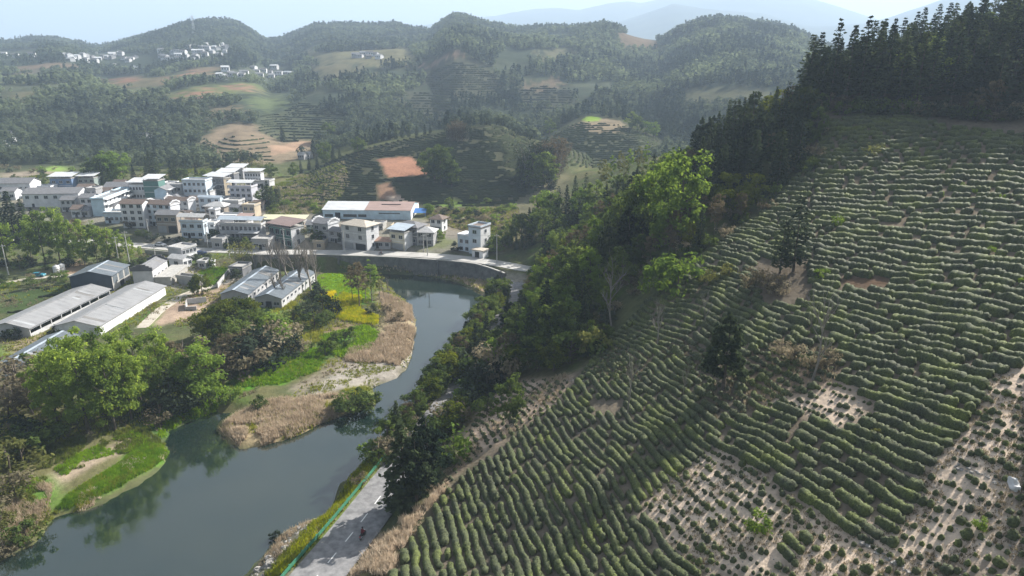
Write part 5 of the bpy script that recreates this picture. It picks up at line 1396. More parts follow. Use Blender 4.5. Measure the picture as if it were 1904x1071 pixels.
# bushes and young cedars that hide the river road along the wooded bank
for s_ in np.arange(arc[along(ROAD, wpt(775, 835, 5))], arc[-1] - 8, 3.0):
    p = np.array([np.interp(s_, arc, ROAD[:, 0]), np.interp(s_, arc, ROAD[:, 1])]); nn2 = np.array([np.interp(s_, arc, ROAD_N[:, 0]), np.interp(s_, arc, ROAD_N[:, 1])])
    for o_, k in ((rng.uniform(4.6, 6.2), ['shrub', 'dark_shrub', 'brown_shrub', 'broad', 'cedar', 'round_cedar'][int(rng.integers(6))]), (rng.uniform(5.5, 7.5), ['dark_shrub', 'shrub'][int(rng.integers(2))])):
        q = p + nn2 * o_
        if H(*q) < .2: continue
        if s_ > arc[-1] - 85 and o_ > 5.4 and rng.random() < .75: k = ['broad', 'round_cedar', 'cedar'][int(rng.integers(3))]
        u, v = px_of(q[0], q[1], H(*q))
        tree(k, *q, rng.uniform(2.2, 4.2) if 'shrub' in k else rng.uniform(6, 10) if s_ > arc[-1] - 85 else rng.uniform(5, 8.5), {'shrub': 'green bush', 'dark_shrub': 'dark bush', 'brown_shrub': 'dry bush', 'broad': 'leafy tree', 'cedar': 'slender cedar', 'round_cedar': 'dense cedar'}[k] + ' on the water side of the hidden river road', 'plants on the water side of the river road', 1.2)
for s_ in np.arange(arc[along(ROAD, wpt(790, 815, 5))], arc[-1] - 12, 3.6):
    p = np.array([np.interp(s_, arc, ROAD[:, 0]), np.interp(s_, arc, ROAD[:, 1])]); nn2 = np.array([np.interp(s_, arc, ROAD_N[:, 0]), np.interp(s_, arc, ROAD_N[:, 1])])
    for sg in (-1, 1):
        q = p + nn2 * sg * rng.uniform(4.3, 5.0)
        if H(*q) < .4: continue
        k = ['broad', 'broad', 'rusty', 'camphor'][int(rng.integers(4))]
        tree(k, *q, rng.uniform(5.5, 8.0), {'broad': 'green tree', 'rusty': 'brown budding tree', 'camphor': 'olive evergreen'}[k] + ' overhanging the hidden river road on its ' + ('water side' if sg > 0 else 'hill side'), 'trees overhanging the river road', 1.15)

# ------------------------------------------------------------------ far woods: one mass, each tree a crown of leaf faces
def wood(pts, hts, rad, k, size, name, mat, cone=False):
    """pts (n,3): feet"""
    n = len(pts)
    if not n: return
    d = rand_dirs(n * k).reshape(n, k, 3)
    t = rng.random((n, k)) ** .8
    if cone:
        z = t; rr = (1 - t) * rad[:, None] + .15
        P = np.stack([d[..., 0] * rr, d[..., 1] * rr, (z * .95 + .05) * hts[:, None]], -1)
    else:
        P = d * np.stack([rad, rad, hts * .42], 1)[:, None] * (.55 + .45 * rng.random((n, k, 1)))
        P[..., 2] += hts[:, None] * .58
    C = (pts[:, None] + P).reshape(-1, 3)
    nr = d.reshape(-1, 3) + rand_dirs(n * k) * .5 + [0, 0, .5]
    nr /= np.linalg.norm(nr, axis=1)[:, None]
    A = np.cross(nr, rand_dirs(n * k)); A /= np.linalg.norm(A, axis=1)[:, None] + 1e-9
    B = np.cross(nr, A)
    s = (size * rng.uniform(.7, 1.3, n * k) * np.repeat(hts, k) / hts.mean())[:, None]
    V = np.stack([C + A * s, C - A * s * .5 + B * s * .87, C - A * s * .5 - B * s * .87], 1).reshape(-1, 3)
    tag(link(name, mesh_np(name, V, np.arange(3 * len(C)).reshape(-1, 3), [mat])), kind='stuff')

MF = {'dark': mat_leaf('far_dark_leaves', (.028, .042, .034), (.060, .080, .054), .25, .05),
      'mid': mat_leaf('far_mid_leaves', (.050, .066, .046), (.092, .116, .070), .38, .04),
      'light': mat_leaf('far_light_leaves', (.084, .106, .064), (.145, .180, .098), .45, .03)}
NOWOOD = [p for p, c in FIELDS] + [TEAHILL_PX, [(375, 262), (400, 240), (440, 228), (490, 235), (540, 250), (590, 262), (585, 290), (540, 300), (500, 305), (420, 300), (390, 285)],
          [(485, 215), (560, 190), (600, 205), (645, 225), (610, 262), (520, 262), (480, 245)], [(985, 272), (1040, 235), (1090, 214), (1150, 216), (1200, 235), (1235, 262), (1220, 300), (1100, 310), (1000, 300)],
          [(-50, 310), (130, 305), (330, 318), (500, 305), (600, 290), (720, 262), (800, 240), (980, 262), (1100, 320), (1000, 480), (-50, 480)]]
VILL_FAR = [[(115, 104), (240, 100), (300, 104), (425, 85), (425, 112), (330, 118), (250, 136), (120, 118)], [(410, 132), (545, 126), (545, 148), (410, 150)], [(660, 98), (715, 95), (715, 112), (660, 114)], [(0, 95), (70, 92), (70, 110), (0, 112)]]
def scatter_far(n, rmin, rmax, seedn, dens):
    """random feet over the slopes in view, evenly per ground area within bands of distance"""
    r = np.sqrt(rng.uniform(rmin ** 2, rmax ** 2, n)); a = rng.uniform(-42, 42, n) * math.pi / 180
    x, y = r * np.sin(a), r * np.cos(a); z = H(x, y)
    u, v = px_of(x, y, z)
    ok = (u > -60) & (u < 1964) & (v > 15) & (v < 330) & outside_any(u, v, NOWOOD) & outside_any(u, v, VILL_FAR)
    ok &= fbm(x / 70, y / 70, seedn, 3) > dens
    # slopes that face away from the valley are not seen
    e = 6.0
    rr = np.hypot(x, y)
    z2 = H(x * (1 - e / rr), y * (1 - e / rr)); seen = (z - z2) / e > -.22 + 0 * z
    ok &= seen
    return np.stack([x, y, z], 1)[ok], u[ok], v[ok]
for (n, r0, r1, k, hm, sz, nm) in [(10500, 420, 720, 42, 7.6, .85, 'near_wood'), (24000, 700, 1150, 22, 8.0, 1.25, 'slope_wood'), (66000, 1100, 2050, 11, 8.6, 1.9, 'ridge_wood')]:
    P, u, v = scatter_far(n, r0, r1, 95, -.24)
    if not len(P): continue
    kind = fbm(P[:, 0] / 60, P[:, 1] / 60, 97, 3) + rng.normal(0, .22, len(P)) + .25 * smooth(60, 20, H(P[:, 0], P[:, 1] + 25) - P[:, 2]) * 0
    hts = hm * rng.uniform(.6, 1.35, len(P))
    for nm2, sel, mt, cone in (('dark_' + nm, kind < -.26, 'dark', True), ('mid_' + nm, (kind >= -.26) & (kind < .12), 'mid', False), ('light_' + nm, kind >= .12, 'light', False)):
        wood(P[sel], hts[sel] * (1.15 if cone else 1), (2.4 if cone else 3.3) * hts[sel] / 9, k, sz, nm2, MF[mt], cone)

# ------------------------------------------------------------------ buildings
_mc = {}
def paint(name, c, rough=.85, metal=0.0, var=.18, scale=.35, spec=.3):
    if name not in _mc:
        c = np.array(c)
        _mc[name] = mat_surface(name, tuple(c * (1 - var)), tuple(np.minimum(c * (1 + var * .6), .86)), scale, rough, metal=metal, spec=spec, detail=8)
    return _mc[name]
def sheet(name, c, rough=.45, var=.10, freq=9.0, metal=.0):
    """ribbed sheet metal: fine relief across the ribs, faint streaks"""
    if name in _mc: return _mc[name]
    m = bpy.data.materials.new(name)
    nt, out = nodes(m)
    tc = N(nt, 'ShaderNodeTexCoord')
    b = N(nt, 'ShaderNodeBsdfPrincipled')
    mp = N(nt, 'ShaderNodeMapping'); mp.inputs['Scale'].default_value = (.25, .9, .25)
    nt.links.new(tc.outputs['Object'], mp.inputs[0])
    c = np.array(c)
    nt.links.new(ramp(nt, noise_tex(nt, 1.0, 6, .7, vec=mp.outputs[0]), [(.3, tuple(c * (1 - var * 3.0))), (.5, tuple(c)), (.7, tuple(np.minimum(c * (1 + var * 1.4), .86)))]), b.inputs['Base Color'])
    b.inputs['Roughness'].default_value = rough; b.inputs['Metallic'].default_value = metal
    wv = N(nt, 'ShaderNodeTexWave'); wv.inputs['Scale'].default_value = freq / 6.28; wv.bands_direction = 'Y'
    nt.links.new(tc.outputs['Object'], wv.inputs[0])
    bn = N(nt, 'ShaderNodeBump'); bn.inputs['Strength'].default_value = .5; bn.inputs['Distance'].default_value = .03
    nt.links.new(wv.outputs['Fac'], bn.inputs['Height']); nt.links.new(bn.outputs[0], b.inputs['Normal'])
    nt.links.new(b.outputs[0], out.inputs[0])
    _mc[name] = m
    return m
WALLC = {'white': (.70, .71, .73), 'bluewhite': (.56, .64, .72), 'lightblue': (.48, .62, .72), 'grey': (.34, .34, .35), 'lightgrey': (.50, .50, .51), 'cream': (.62, .58, .47), 'tan': (.46, .39, .29), 'brown': (.30, .26, .22),
         'dark': (.16, .165, .18), 'blue': (.16, .24, .38), 'green': (.10, .20, .18), 'greygreen': (.26, .31, .29), 'lilac': (.50, .50, .56), 'concrete': (.36, .35, .33), 'navy': (.035, .055, .085)}
ROOFC = {'tile': ((.105, .10, .10), 0), 'greytile': ((.20, .20, .21), 0), 'brown': ((.17, .13, .11), 0), 'beige': ((.50, .45, .38), 0), 'light': ((.46, .46, .46), 0), 'white': ((.58, .59, .60), 1), 'bluewhite': ((.42, .48, .54), 1), 'bluegrey': ((.125, .145, .165), 1), 'old': ((.20, .19, .18), 1), 'pale': ((.36, .37, .38), 1),
         'rust': ((.36, .25, .215), 1), 'redbrown': ((.23, .16, .14), 1), 'yellow': ((.62, .60, .40), 1), 'red': ((.40, .26, .20), 0), 'grey': ((.27, .27, .275), 1), 'concrete': ((.40, .39, .37), 0)}
def wallm(k): return paint('wall_' + k, WALLC[k])
def roofm(k):
    c, met = ROOFC[k]
    return sheet('sheet_' + k, c) if met else paint('roof_' + k, c, var=.25, scale=1.2)
M_glass = paint('window_glass', (.025, .032, .042), .12, 0, .2, 1, .5)
M_frame = paint('window_frame', (.52, .53, .55), .5)
M_dark = paint('dark_opening', (.02, .02, .022), .9)
M_shutter = sheet('shutter_metal', (.30, .31, .32), .5)
M_trim = paint('trim_white', (.68, .68, .68), .7)

_wm = {}
def window_mesh(w, h):
    """a pane set in a frame with one mullion and a sill; faces -Y, stands 6 cm proud"""
    k = (round(w, 1), round(h, 1))
    if k not in _wm:
        m = MB()
        m.box(-w / 2, w / 2, -.02, .02, 0, h)
        npane = 6
        for x0, x1, z0, z1 in ((-w / 2 - .07, -w / 2, -.05, h + .07), (w / 2, w / 2 + .07, -.05, h + .07), (-w / 2, w / 2, h, h + .07), (-w / 2, w / 2, -.05, 0), (-.03, .03, 0, h)):
            m.box(x0, x1, -.07, .02, z0, z1)
        m.box(-w / 2 - .12, w / 2 + .12, -.16, .02, -.13, -.05)
        idx = [0] * 6 + [1] * (36)
        me = mesh_np('window', np.vstack(m.v), [np.vstack(m.q)], [M_glass, M_frame], idx)
        _wm[k] = me
    return _wm[k]

def gable_roof(m, w0, w1, d0, d1, z, rise, along_x=True, over=.45, th=.14):
    """two sloping slabs; ridge along x or along y; added to MB m"""
    if along_x:
        yc = (d0 + d1) / 2; half = (d1 - d0) / 2; s = rise / half
        for sg in (-1, 1):
            ye = yc + sg * (half + over); ze = z - s * over
            a = [(w0 - over, ye, ze), (w1 + over, ye, ze), (w1 + over, yc, z + rise), (w0 - over, yc, z + rise)]
            if sg > 0: a = [a[1], a[0], a[3], a[2]]
            m.hexa(a, [(p[0], p[1], p[2] + th) for p in a])
    else:
        xc = (w0 + w1) / 2; half = (w1 - w0) / 2; s = rise / half
        for sg in (-1, 1):
            xe = xc + sg * (half + over); ze = z - s * over
            a = [(xe, d1 + over, ze), (xe, d0 - over, ze), (xc, d0 - over, z + rise), (xc, d1 + over, z + rise)]
            if sg > 0: a = [a[1], a[0], a[3], a[2]]
            m.hexa(a, [(p[0], p[1], p[2] + th) for p in a])

def gable_walls(m, x0, x1, y0, y1, zb, h, rise, along_x):
    if along_x:
        yc = (y0 + y1) / 2
        sec = [(y0, zb), (y1, zb), (y1, h), (yc, h + rise), (y0, h)]
        V = [(x0, y, z) for y, z in sec] + [(x1, y, z) for y, z in sec]
    else:
        xc = (x0 + x1) / 2
        sec = [(x0, zb), (x1, zb), (x1, h), (xc, h + rise), (x0, h)]
        V = [(x, y1, z) for x, z in sec] + [(x, y0, z) for x, z in sec]
    q = [(0, 1, 6, 5), (1, 2, 7, 6), (2, 3, 8, 7), (3, 4, 9, 8), (4, 0, 5, 9), (0, 4, 2, 1), (5, 6, 7, 9)]
    m.add(V, q, [(4, 3, 2), (9, 7, 8)])

def horsehead(w_, h, rise, x, y0, y1, t=.3):
    """stepped gable wall rising above the roof"""
    m = MB(); n = 3; L = y1 - y0
    for k in range(n):
        a = y0 - .3 + k * L / 2 / n * .9; b_ = y1 + .3 - k * L / 2 / n * .9
        m.box(x - t / 2, x + t / 2, a, b_, h - .4 if k == 0 else h + rise * k / n + .002, h + rise * (k + 1) / n + .5)
    return m

def house(u, v, wp, sp, hp, st, roof, wall, label, side=None, th=-14, rc='tile', nf=None, ns=None, shop=False, group=None, bands=True, wh=1.3, ww=None, horse=False, name='house', balc=False, sidebalc=False, blank=()):
    p = at(u, v)
    Dc = p[1] * CP - (p[2] - CAM_Z) * SP
    r = R(th); ex = np.array([math.cos(r), math.sin(r)]); ey = np.array([-math.sin(r), math.cos(r)])
    def ppx(e, L):
        q = p[:2] + e * L
        return px_of(q[0], q[1], p[2])[0]
    def solve(e, target):
        lo, hi = .3, 90
        s0 = abs(target)
        for _ in range(40):
            mm = (lo + hi) / 2
            if abs(ppx(e, mm) - u) < s0: lo = mm
            else: hi = mm
        return min(lo, 60)
    w = solve(-ex, wp)
    dsh = ppx(ey, 8.0) - u
    d = solve(ey, sp) if sp > 5 and dsh > 0 else min(max(6.0, w * .6), 11)
    h = hp * Dc / FPX / .97
    e = empty(name, (p[0], p[1], p[2]), r)
    tag(e, label, 'house' if name == 'house' else 'building', group)
    side = side or wall
    zb = -2.0
    rise = {'hip': 1.5, 'gable': min(d * .22, 2.0), 'gabley': min(w * .24, 2.2)}.get(roof, 0)
    m = MB()
    if roof == 'gable': gable_walls(m, -w, 0, 0, d, zb, h, rise, True)
    elif roof == 'gabley': gable_walls(m, -w, 0, 0, d, zb, h, rise, False)
    else: m.box(-w, 0, 0, d, zb, h)
    m.build('walls', wallm(wall), e)
    if side != wall:
        MB().box(.003, .05, .02, d - .02, zb, h - .02).build('side_wall', wallm(side), e)
    x_s = .05 if side != wall else 0
    # roof
    if roof == 'hip':
        o = .7; m = MB(); x0, x1, y0, y1 = -w - o, o, -o, d + o
        a = [(x0, y0, h - .05), (x1, y0, h - .05), (x1, y1, h - .05), (x0, y1, h - .05)]
        i = min(w, d) / 2 * .95
        t = [(x0 + i + o, y0 + i + o, h + rise), (x1 - i - o, y0 + i + o, h + rise), (x1 - i - o, y1 - i - o, h + rise), (x0 + i + o, y1 - i - o, h + rise)]
        m.hexa(a, t); m.box(x0 - .04, x1 + .04, y0 - .04, y1 + .04, h - .22, h - .052)
        m.build('roof', roofm(rc), e)
    elif roof in ('gable', 'gabley'):
        m = MB(); gable_roof(m, -w, 0, 0, d, h + .01, rise, roof == 'gable'); m.build('roof', roofm(rc), e)
        if horse:
            for x in (-w - .2, .2): horsehead(w, h, rise, x, 0, d).build('gable_wall', wallm('white'), e)
    elif roof == 'flat':
        m = MB(); m.box(-w - .3, .3, -.3, d + .3, h + .002, h + .22); m.build('roof', roofm('concrete' if rc == 'tile' else rc), e)
        m = MB()
        for b_ in ((-w - .2, .2, -.2, -.02), (-w - .2, .2, d + .02, d + .2), (-w - .2, -w - .02, -.02, d + .02), (.02, .2, -.02, d + .02)): m.box(*b_, h + .22, h + .85)
        m.build('parapet', wallm(wall), e)
    elif roof in ('canopy', 'mono'):
        up = 2.3 if roof == 'canopy' else 1.0
        MB().box(-w - .3, .3, -.35, d + .3, h + .002, h + .2).build('roof_slab', roofm('concrete'), e)
        if roof == 'canopy':
            m = MB()
            for b_ in ((-w - .25, .25, -.3, -.18), (.13, .25, -.18, d + .2)): m.box(*b_, h + .2, h + .95)
            m.build('parapet', wallm(wall), e)
        pm_ = MB().box(-.09, .09, -.09, .09, 0, up - .02).mesh('post', M_frame)
        npx = max(2, int(w / 4.5) + 1)
        for k in range(npx):
            for yy in (.35, d - .35): link('post', pm_, e, (-w + .3 + (w - .6) * k / (npx - 1), yy, h + .2))
        m = MB()
        if roof == 'canopy': gable_roof(m, -w, 0, 0, d, h + .2 + up, max(.7, d * .10), True, .9, .1)
        else:
            z0, z1 = h + .2 + up, h + .2 + up + .16 * d; o = .8
            a = [(-w - o, -o, z0 - .12), (o, -o, z0 - .12), (o, d + o, z1 + .12), (-w - o, d + o, z1 + .12)]
            m.hexa(a, [(q[0], q[1], q[2] + .12) for q in a])
        m.build('canopy_roof' if roof == 'canopy' else 'roof', roofm(rc if rc != 'tile' else 'white'), e)
    # storeys: windows, ledges, doors
    sh = h / st
    nf = max(1, int(w / 3.2)) if nf is None else nf
    ns = (max(1, int(d / 5)) if sp > 9 else 0) if ns is None else ns
    ww = ww or min(1.6, w / max(nf, 1) * .55)
    whh = min(wh, sh * .5)
    for s in range(st):
        z = s * sh + sh * .32
        if bands and s: MB().box(-w - .08, .08 + x_s, -.10, .0, s * sh - .09, s * sh + .09).build('floor_band', M_trim, e)
        if balc and s:
            MB().box(-w + .2, -.2, -1.25, -.103, s * sh - .14, s * sh + .02).build('balcony', M_trim, e)
            MB().box(-w + .2, -.2, -1.25, -1.17, s * sh + .022, s * sh + .9).build('balcony_rail', wallm(wall), e)
        if s == 0 and shop:
            k = max(1, int(w / 4.2))
            for j in range(k):
                c = -w + (j + .5) * w / k; q = w / k * .40
                MB().box(c - q, c + q, -.05, -.004, 0, sh * .78).build('shop_shutter', M_shutter if j % 2 == 0 else M_dark, e)
            continue
        for j in range(nf):
            if (s, j) in blank: continue
            c = -w + (j + .5) * w / nf
            link('window', window_mesh(ww, whh), e, (c, -.004, z))
        if s == 0 and nf and not shop and st > 1:
            pass
    if st >= 1 and not shop and nf > 1:
        c = -w + w / nf
        MB().box(c - .55, c + .55, -.06, -.004, 0, min(2.2, sh * .8)).build('door', M_dark, e)
    for s in range(st):
        z = s * sh + sh * .32
        if sidebalc:
            MB().box(x_s + .103, x_s + 1.5, .2, d - .2, s * sh + sh - .16, s * sh + sh).build('balcony', M_trim, e)
            MB().box(x_s + 1.42, x_s + 1.5, .2, d - .2, s * sh - .06 if s else 0, s * sh + .95).build('balcony_rail', wallm('white'), e)
        for j in range(ns):
            o = link('window', window_mesh(1.2, whh), e, (x_s + .004, (j + .5) * d / ns, z), R(90))
    return e, w, d, h

def extra_box(e, name, mat, *b):
    return MB().box(*b).build(name, mat, e)

# front row above the river wall
house(683, 467, 46, 23, 45, 3, 'hip', 'lightgrey', 'three storey grey house with beige hipped roof by the river road', 'white', -28, 'beige', nf=2, ns=1, shop=True, bands=True, wh=1.5)
house(753, 467, 27, 15, 33, 2, 'mono', 'cream', 'two storey cream house with flat bluish white roof and shuttered shop by the river road', 'white', -26, 'bluewhite', nf=2, ns=0, shop=True)
house(776, 457, 38, 17, 34, 2, 'hip', 'dark', 'dark fronted house with grey hipped roof behind the cream house', 'white', -26, 'greytile', nf=3, ns=0)
house(806, 458, 31, 4, 26, 2, 'hip', 'grey', 'small grey two storey house with pale hipped roof right of the cream house', None, -8, 'light', nf=2, ns=0)
e, w, d, h = house(894, 475, 22, 18, 50, 3, 'flat', 'bluewhite', 'tall stepped white house standing alone at the right end of the river road', 'white', -30, 'brown', nf=1, ns=1, bands=False)
extra_box(e, 'wing', wallm('bluewhite'), -w - 5.5, -w - .003, .8, d - .5, -2, h * .62)
extra_box(e, 'wing_parapet', wallm('white'), -w - 5.6, -w - .006, .7, d - .4, h * .62 + .003, h * .62 + .6)
extra_box(e, 'porch', wallm('white'), -1.5, 3.2, -3.6, -.003, -2, h * .27)
extra_box(e, 'porch_roof', roofm('beige'), -1.9, 3.6, -4.0, -.006, h * .27 + .003, h * .27 + .35)
extra_box(e, 'door', M_dark, -.2, 1.6, -3.66, -3.603, 0, 2.3)
for k in (-w - 1.4, -w - 3.9):
    for z in (.8, 3.6): link('window', window_mesh(1.3, 1.3), e, (k, .796, z))
house(822, 432, 22, 10, 24, 2, 'hip', 'white', 'small white house with dark brown hipped roof behind the river road', 'white', -20, 'brown', nf=2, ns=1)
house(612, 450, 28, 20, 33, 2, 'gable', 'grey', 'grey house with bright white stepped gable left of the beige roofed house', 'white', -26, 'greytile', nf=2, ns=0, horse=True)
house(637, 455, 24, 7, 24, 2, 'hip', 'grey', 'narrow grey house with small tiled roof touching the beige roofed house', None, -24, 'greytile', nf=2, ns=0)
house(726, 463, 36, 8, 14, 1, 'gable', 'lightgrey', 'low house with reddish roof between the beige roofed and the cream house', None, -12, 'red', nf=3, ns=0)
house(544, 464, 40, 24, 38, 2, 'mono', 'green', 'green glass fronted house with red brown roof and white side wall', 'white', -30, 'redbrown', nf=4, ns=1, ww=2.0, wh=2.2)
house(566, 426, 77, 6, 13, 1, 'mono', 'brown', 'long low building with pale yellow sheet roof', None, -2, 'yellow', nf=6, ns=0)
house(604, 464, 21, 4, 13, 1, 'flat', 'tan', 'small tan hut at the river road', None, -6, nf=1, ns=0)
house(500, 466, 30, 4, 18, 1, 'flat', 'grey', 'low grey flat roofed house below the green glass fronted house', None, -6, nf=2, ns=0)
house(488, 448, 74, 8, 28, 2, 'canopy', 'lightgrey', 'long two storey building under a wide white sheet canopy', None, -6, 'bluewhite', nf=9, ns=0, wh=1.6, balc=True)
house(381, 444, 42, 8, 30, 2, 'canopy', 'bluewhite', 'white blue tiled house with pale canopy roof above the village road', None, -6, 'light', nf=3, ns=1)
house(332, 434, 38, 5, 34, 2, 'gable', 'brown', 'brownish house with dark ground floor left of the white blue tiled house', None, -6, 'greytile', nf=3, ns=0, shop=True)
house(271, 424, 41, 2, 44, 4, 'gable', 'white', 'left half of the long white row building with grey gabled roof', None, -4, 'brown', nf=3, ns=0)
house(322, 423, 46, 17, 41, 4, 'gable', 'bluewhite', 'right half of the long white row building ending in a stepped gable', 'white', -16, 'brown', nf=4, ns=0, horse=True)
house(232, 415, 36, 2, 17, 1, 'flat', 'bluewhite', 'low white house with four windows in front of the row building', None, -3, nf=4, ns=0)
house(197, 402, 23, 54, 30, 3, 'flat', 'lightblue', 'long white balcony block seen end on above the light green trees', 'white', 6, 'grey', nf=0, ns=7, sidebalc=True, bands=False)
house(313, 382, 22, 28, 28, 2, 'gabley', 'lightblue', 'pale blue gabled house with sunlit balconies on its side', 'white', 4, 'greytile', nf=0, ns=4, sidebalc=True)
house(272, 372, 28, 2, 28, 2, 'mono', 'white', 'white building with thin white sheet roof joined to the green netted tower', None, -2, 'white', nf=5, ns=0)
house(300, 378, 28, 3, 40, 4, 'mono', 'green', 'tall building wrapped in green netting', None, -2, 'white', nf=0, ns=0)
house(150, 386, 104, 3, 26, 2, 'gable', 'white', 'long white building with a row of dark windows at the left of the village', None, 5, 'greytile', nf=6, ns=0, blank=[(0, j) for j in range(6)], bands=False)
house(137, 358, 40, 4, 25, 2, 'mono', 'blue', 'blue fronted building with white sheet roof', None, 2, 'white', nf=3, ns=0)
house(178, 354, 30, 3, 22, 2, 'mono', 'greygreen', 'greenish grey house with thin white sheet roof', None, 2, 'white', nf=3, ns=0)
house(58, 358, 62, 3, 17, 1, 'gable', 'white', 'long low white house with grey roof at the far left', None, 4, 'greytile', nf=5, ns=0)
house(246, 368, 50, 3, 20, 2, 'gable', 'lightgrey', 'grey roofed house with a dense row of windows behind the balcony block', None, 0, 'greytile', nf=8, ns=0)
house(386, 374, 42, 3, 36, 3, 'flat', 'bluewhite', 'bluish grey three storey block in the middle of the village', None, -4, nf=5, ns=0)
house(419, 364, 34, 14, 30, 3, 'mono', 'dark', 'tall dark house with white sloping sheet roof and tan side wall', 'tan', -22, 'white', nf=3, ns=1)
house(437, 347, 30, 4, 22, 2, 'mono', 'dark', 'dark house under a white sheet roof at the back of the village', None, -4, 'white', nf=3, ns=0)
house(453, 334, 28, 3, 18, 1, 'mono', 'grey', 'grey shelter with white roof, highest of the village', None, -4, 'white', nf=2, ns=0)
house(487, 348, 30, 6, 25, 3, 'mono', 'white', 'white many windowed building at the upper right end of the village', None, -8, 'white', nf=6, ns=0)
house(502, 351, 30, 3, 13, 1, 'flat', 'lightgrey', 'low pale building at the right edge of the upper village', None, -6, nf=3, ns=0)
house(470, 380, 40, 4, 30, 3, 'canopy', 'lilac', 'pale lilac three storey building with white canopy', None, -6, 'white', nf=4, ns=0)
house(412, 394, 40, 6, 26, 2, 'gable', 'bluewhite', 'pale house with broad white sheet gable roof', None, -10, 'bluewhite', nf=3, ns=0)
house(445, 394, 28, 4, 18, 1, 'flat', 'lightgrey', 'small flat roofed grey house under the lilac building', None, -6, nf=3, ns=0)
house(446, 406, 18, 11, 20, 2, 'gable', 'grey', 'small grey house with bright white end wall', 'white', -22, 'greytile', nf=2, ns=0)
house(475, 406, 22, 4, 22, 2, 'flat', 'tan', 'beige flat roofed house right of the white end wall', None, -6, nf=2, ns=0)
house(403, 414, 12, 9, 22, 2, 'flat', 'white', 'narrow white tower like house', None, -18, nf=1, ns=0)
house(418, 402, 36, 4, 18, 1, 'hip', 'brown', 'brown walled house with pale hipped roof', None, -6, 'light', nf=3, ns=0)
house(352, 398, 42, 14, 24, 2, 'gable', 'lightgrey', 'house with dark roof and shining white stepped gable in mid village', 'white', -18, 'brown', nf=4, ns=0, horse=True)
house(355, 412, 36, 6, 17, 1, 'gable', 'lightgrey', 'low brown roofed house below the shining stepped gable', None, -10, 'brown', nf=3, ns=0)
house(176, 394, 24, 3, 26, 2, 'gable', 'white', 'white house left of the balcony block', None, 2, 'greytile', nf=2, ns=0)
house(144, 394, 28, 4, 22, 2, 'gable', 'lightgrey', 'grey house with tiled roof above the light green trees', None, 3, 'greytile', nf=3, ns=0)
house(152, 404, 18, 3, 15, 1, 'gable', 'white', 'small white cottage at the tree line', None, 3, 'brown', nf=2, ns=0)
house(182, 378, 18, 3, 25, 2, 'flat', 'grey', 'narrow grey building behind the white house', None, 2, nf=2, ns=0)
house(173, 364, 28, 3, 15, 1, 'gable', 'brown', 'low brown roofed house below the greenish grey house', None, 2, 'brown', nf=3, ns=0)
house(97, 364, 24, 3, 15, 1, 'flat', 'white', 'low white house left of the blue fronted building', None, 3, nf=3, ns=0)
house(415, 464, 20, 3, 17, 1, 'flat', 'grey', 'small grey roadside hut at the village road', None, -4, nf=1, ns=0)
house(412, 451, 32, 3, 8, 1, 'flat', 'white', 'low white roadside shed behind the small grey hut', None, -4, 'white', nf=0, ns=0)
house(478, 452, 28, 3, 13, 1, 'mono', 'brown', 'small brown shelter with white roof by the village road', None, -6, 'white', nf=1, ns=0)
house(340, 372, 26, 4, 26, 2, 'flat', 'lightgrey', 'grey white house behind the pale blue gabled house', None, -4, nf=3, ns=0)
house(222, 384, 26, 3, 22, 2, 'gable', 'lightgrey', 'grey house between the balcony block and the netted tower', None, 0, 'greytile', nf=3, ns=0)
house(440, 420, 34, 4, 16, 1, 'flat', 'lightgrey', 'pale flat roofed building behind the long canopy building', None, -5, 'white', nf=4, ns=0)
house(30, 372, 26, 3, 16, 1, 'gable', 'white', 'white cottage behind the dark conifers at the left', None, 5, 'greytile', nf=2, ns=0)
house(366, 428, 24, 3, 16, 1, 'gable', 'tan', 'small tan house behind the white blue tiled house', None, -5, 'brown', nf=2, ns=0)

# smaller houses that fill the lanes between them
FILL = [(118, 372, 22, 14, 'gable', 'white', 'greytile'), (205, 372, 20, 16, 'gable', 'lightgrey', 'brown'), (262, 392, 20, 13, 'flat', 'white', 'tile'), (292, 392, 18, 14, 'gable', 'lightgrey', 'greytile'), (333, 384, 20, 15, 'hip', 'white', 'greytile'), (372, 386, 22, 14, 'gable', 'white', 'brown'),
        (392, 372, 18, 15, 'mono', 'lightgrey', 'bluegrey'), (430, 386, 18, 14, 'gable', 'white', 'greytile'), (460, 368, 20, 14, 'gable', 'lilac', 'white'), (484, 372, 20, 15, 'gable', 'white', 'greytile'), (490, 392, 20, 12, 'gable', 'grey', 'brown'), (430, 432, 22, 14, 'gable', 'lightgrey', 'greytile'),
        (400, 432, 18, 15, 'flat', 'white', 'tile'), (460, 425, 22, 12, 'mono', 'lightgrey', 'rust'), (345, 428, 16, 14, 'gable', 'white', 'greytile'), (300, 408, 18, 11, 'gable', 'lightgrey', 'brown'), (215, 396, 16, 12, 'gable', 'white', 'greytile'), (165, 404, 16, 12, 'gable', 'lightgrey', 'greytile'),
        (108, 356, 16, 12, 'gable', 'white', 'brown'), (18, 352, 24, 13, 'gable', 'lightgrey', 'greytile'), (76, 368, 20, 12, 'flat', 'grey', 'tile'), (588, 432, 18, 14, 'gable', 'lightgrey', 'greytile'), (655, 430, 20, 9, 'gable', 'grey', 'brown'), (712, 428, 22, 9, 'flat', 'concrete', 'tile'), (745, 432, 18, 9, 'flat', 'tan', 'tile'), (520, 448, 16, 12, 'gable', 'grey', 'greytile'),
        (405, 350, 18, 14, 'mono', 'lightgrey', 'white'), (365, 352, 20, 13, 'gable', 'lightgrey', 'greytile'), (322, 356, 20, 13, 'flat', 'white', 'tile'), (230, 352, 20, 11, 'gable', 'lightgrey', 'brown')]
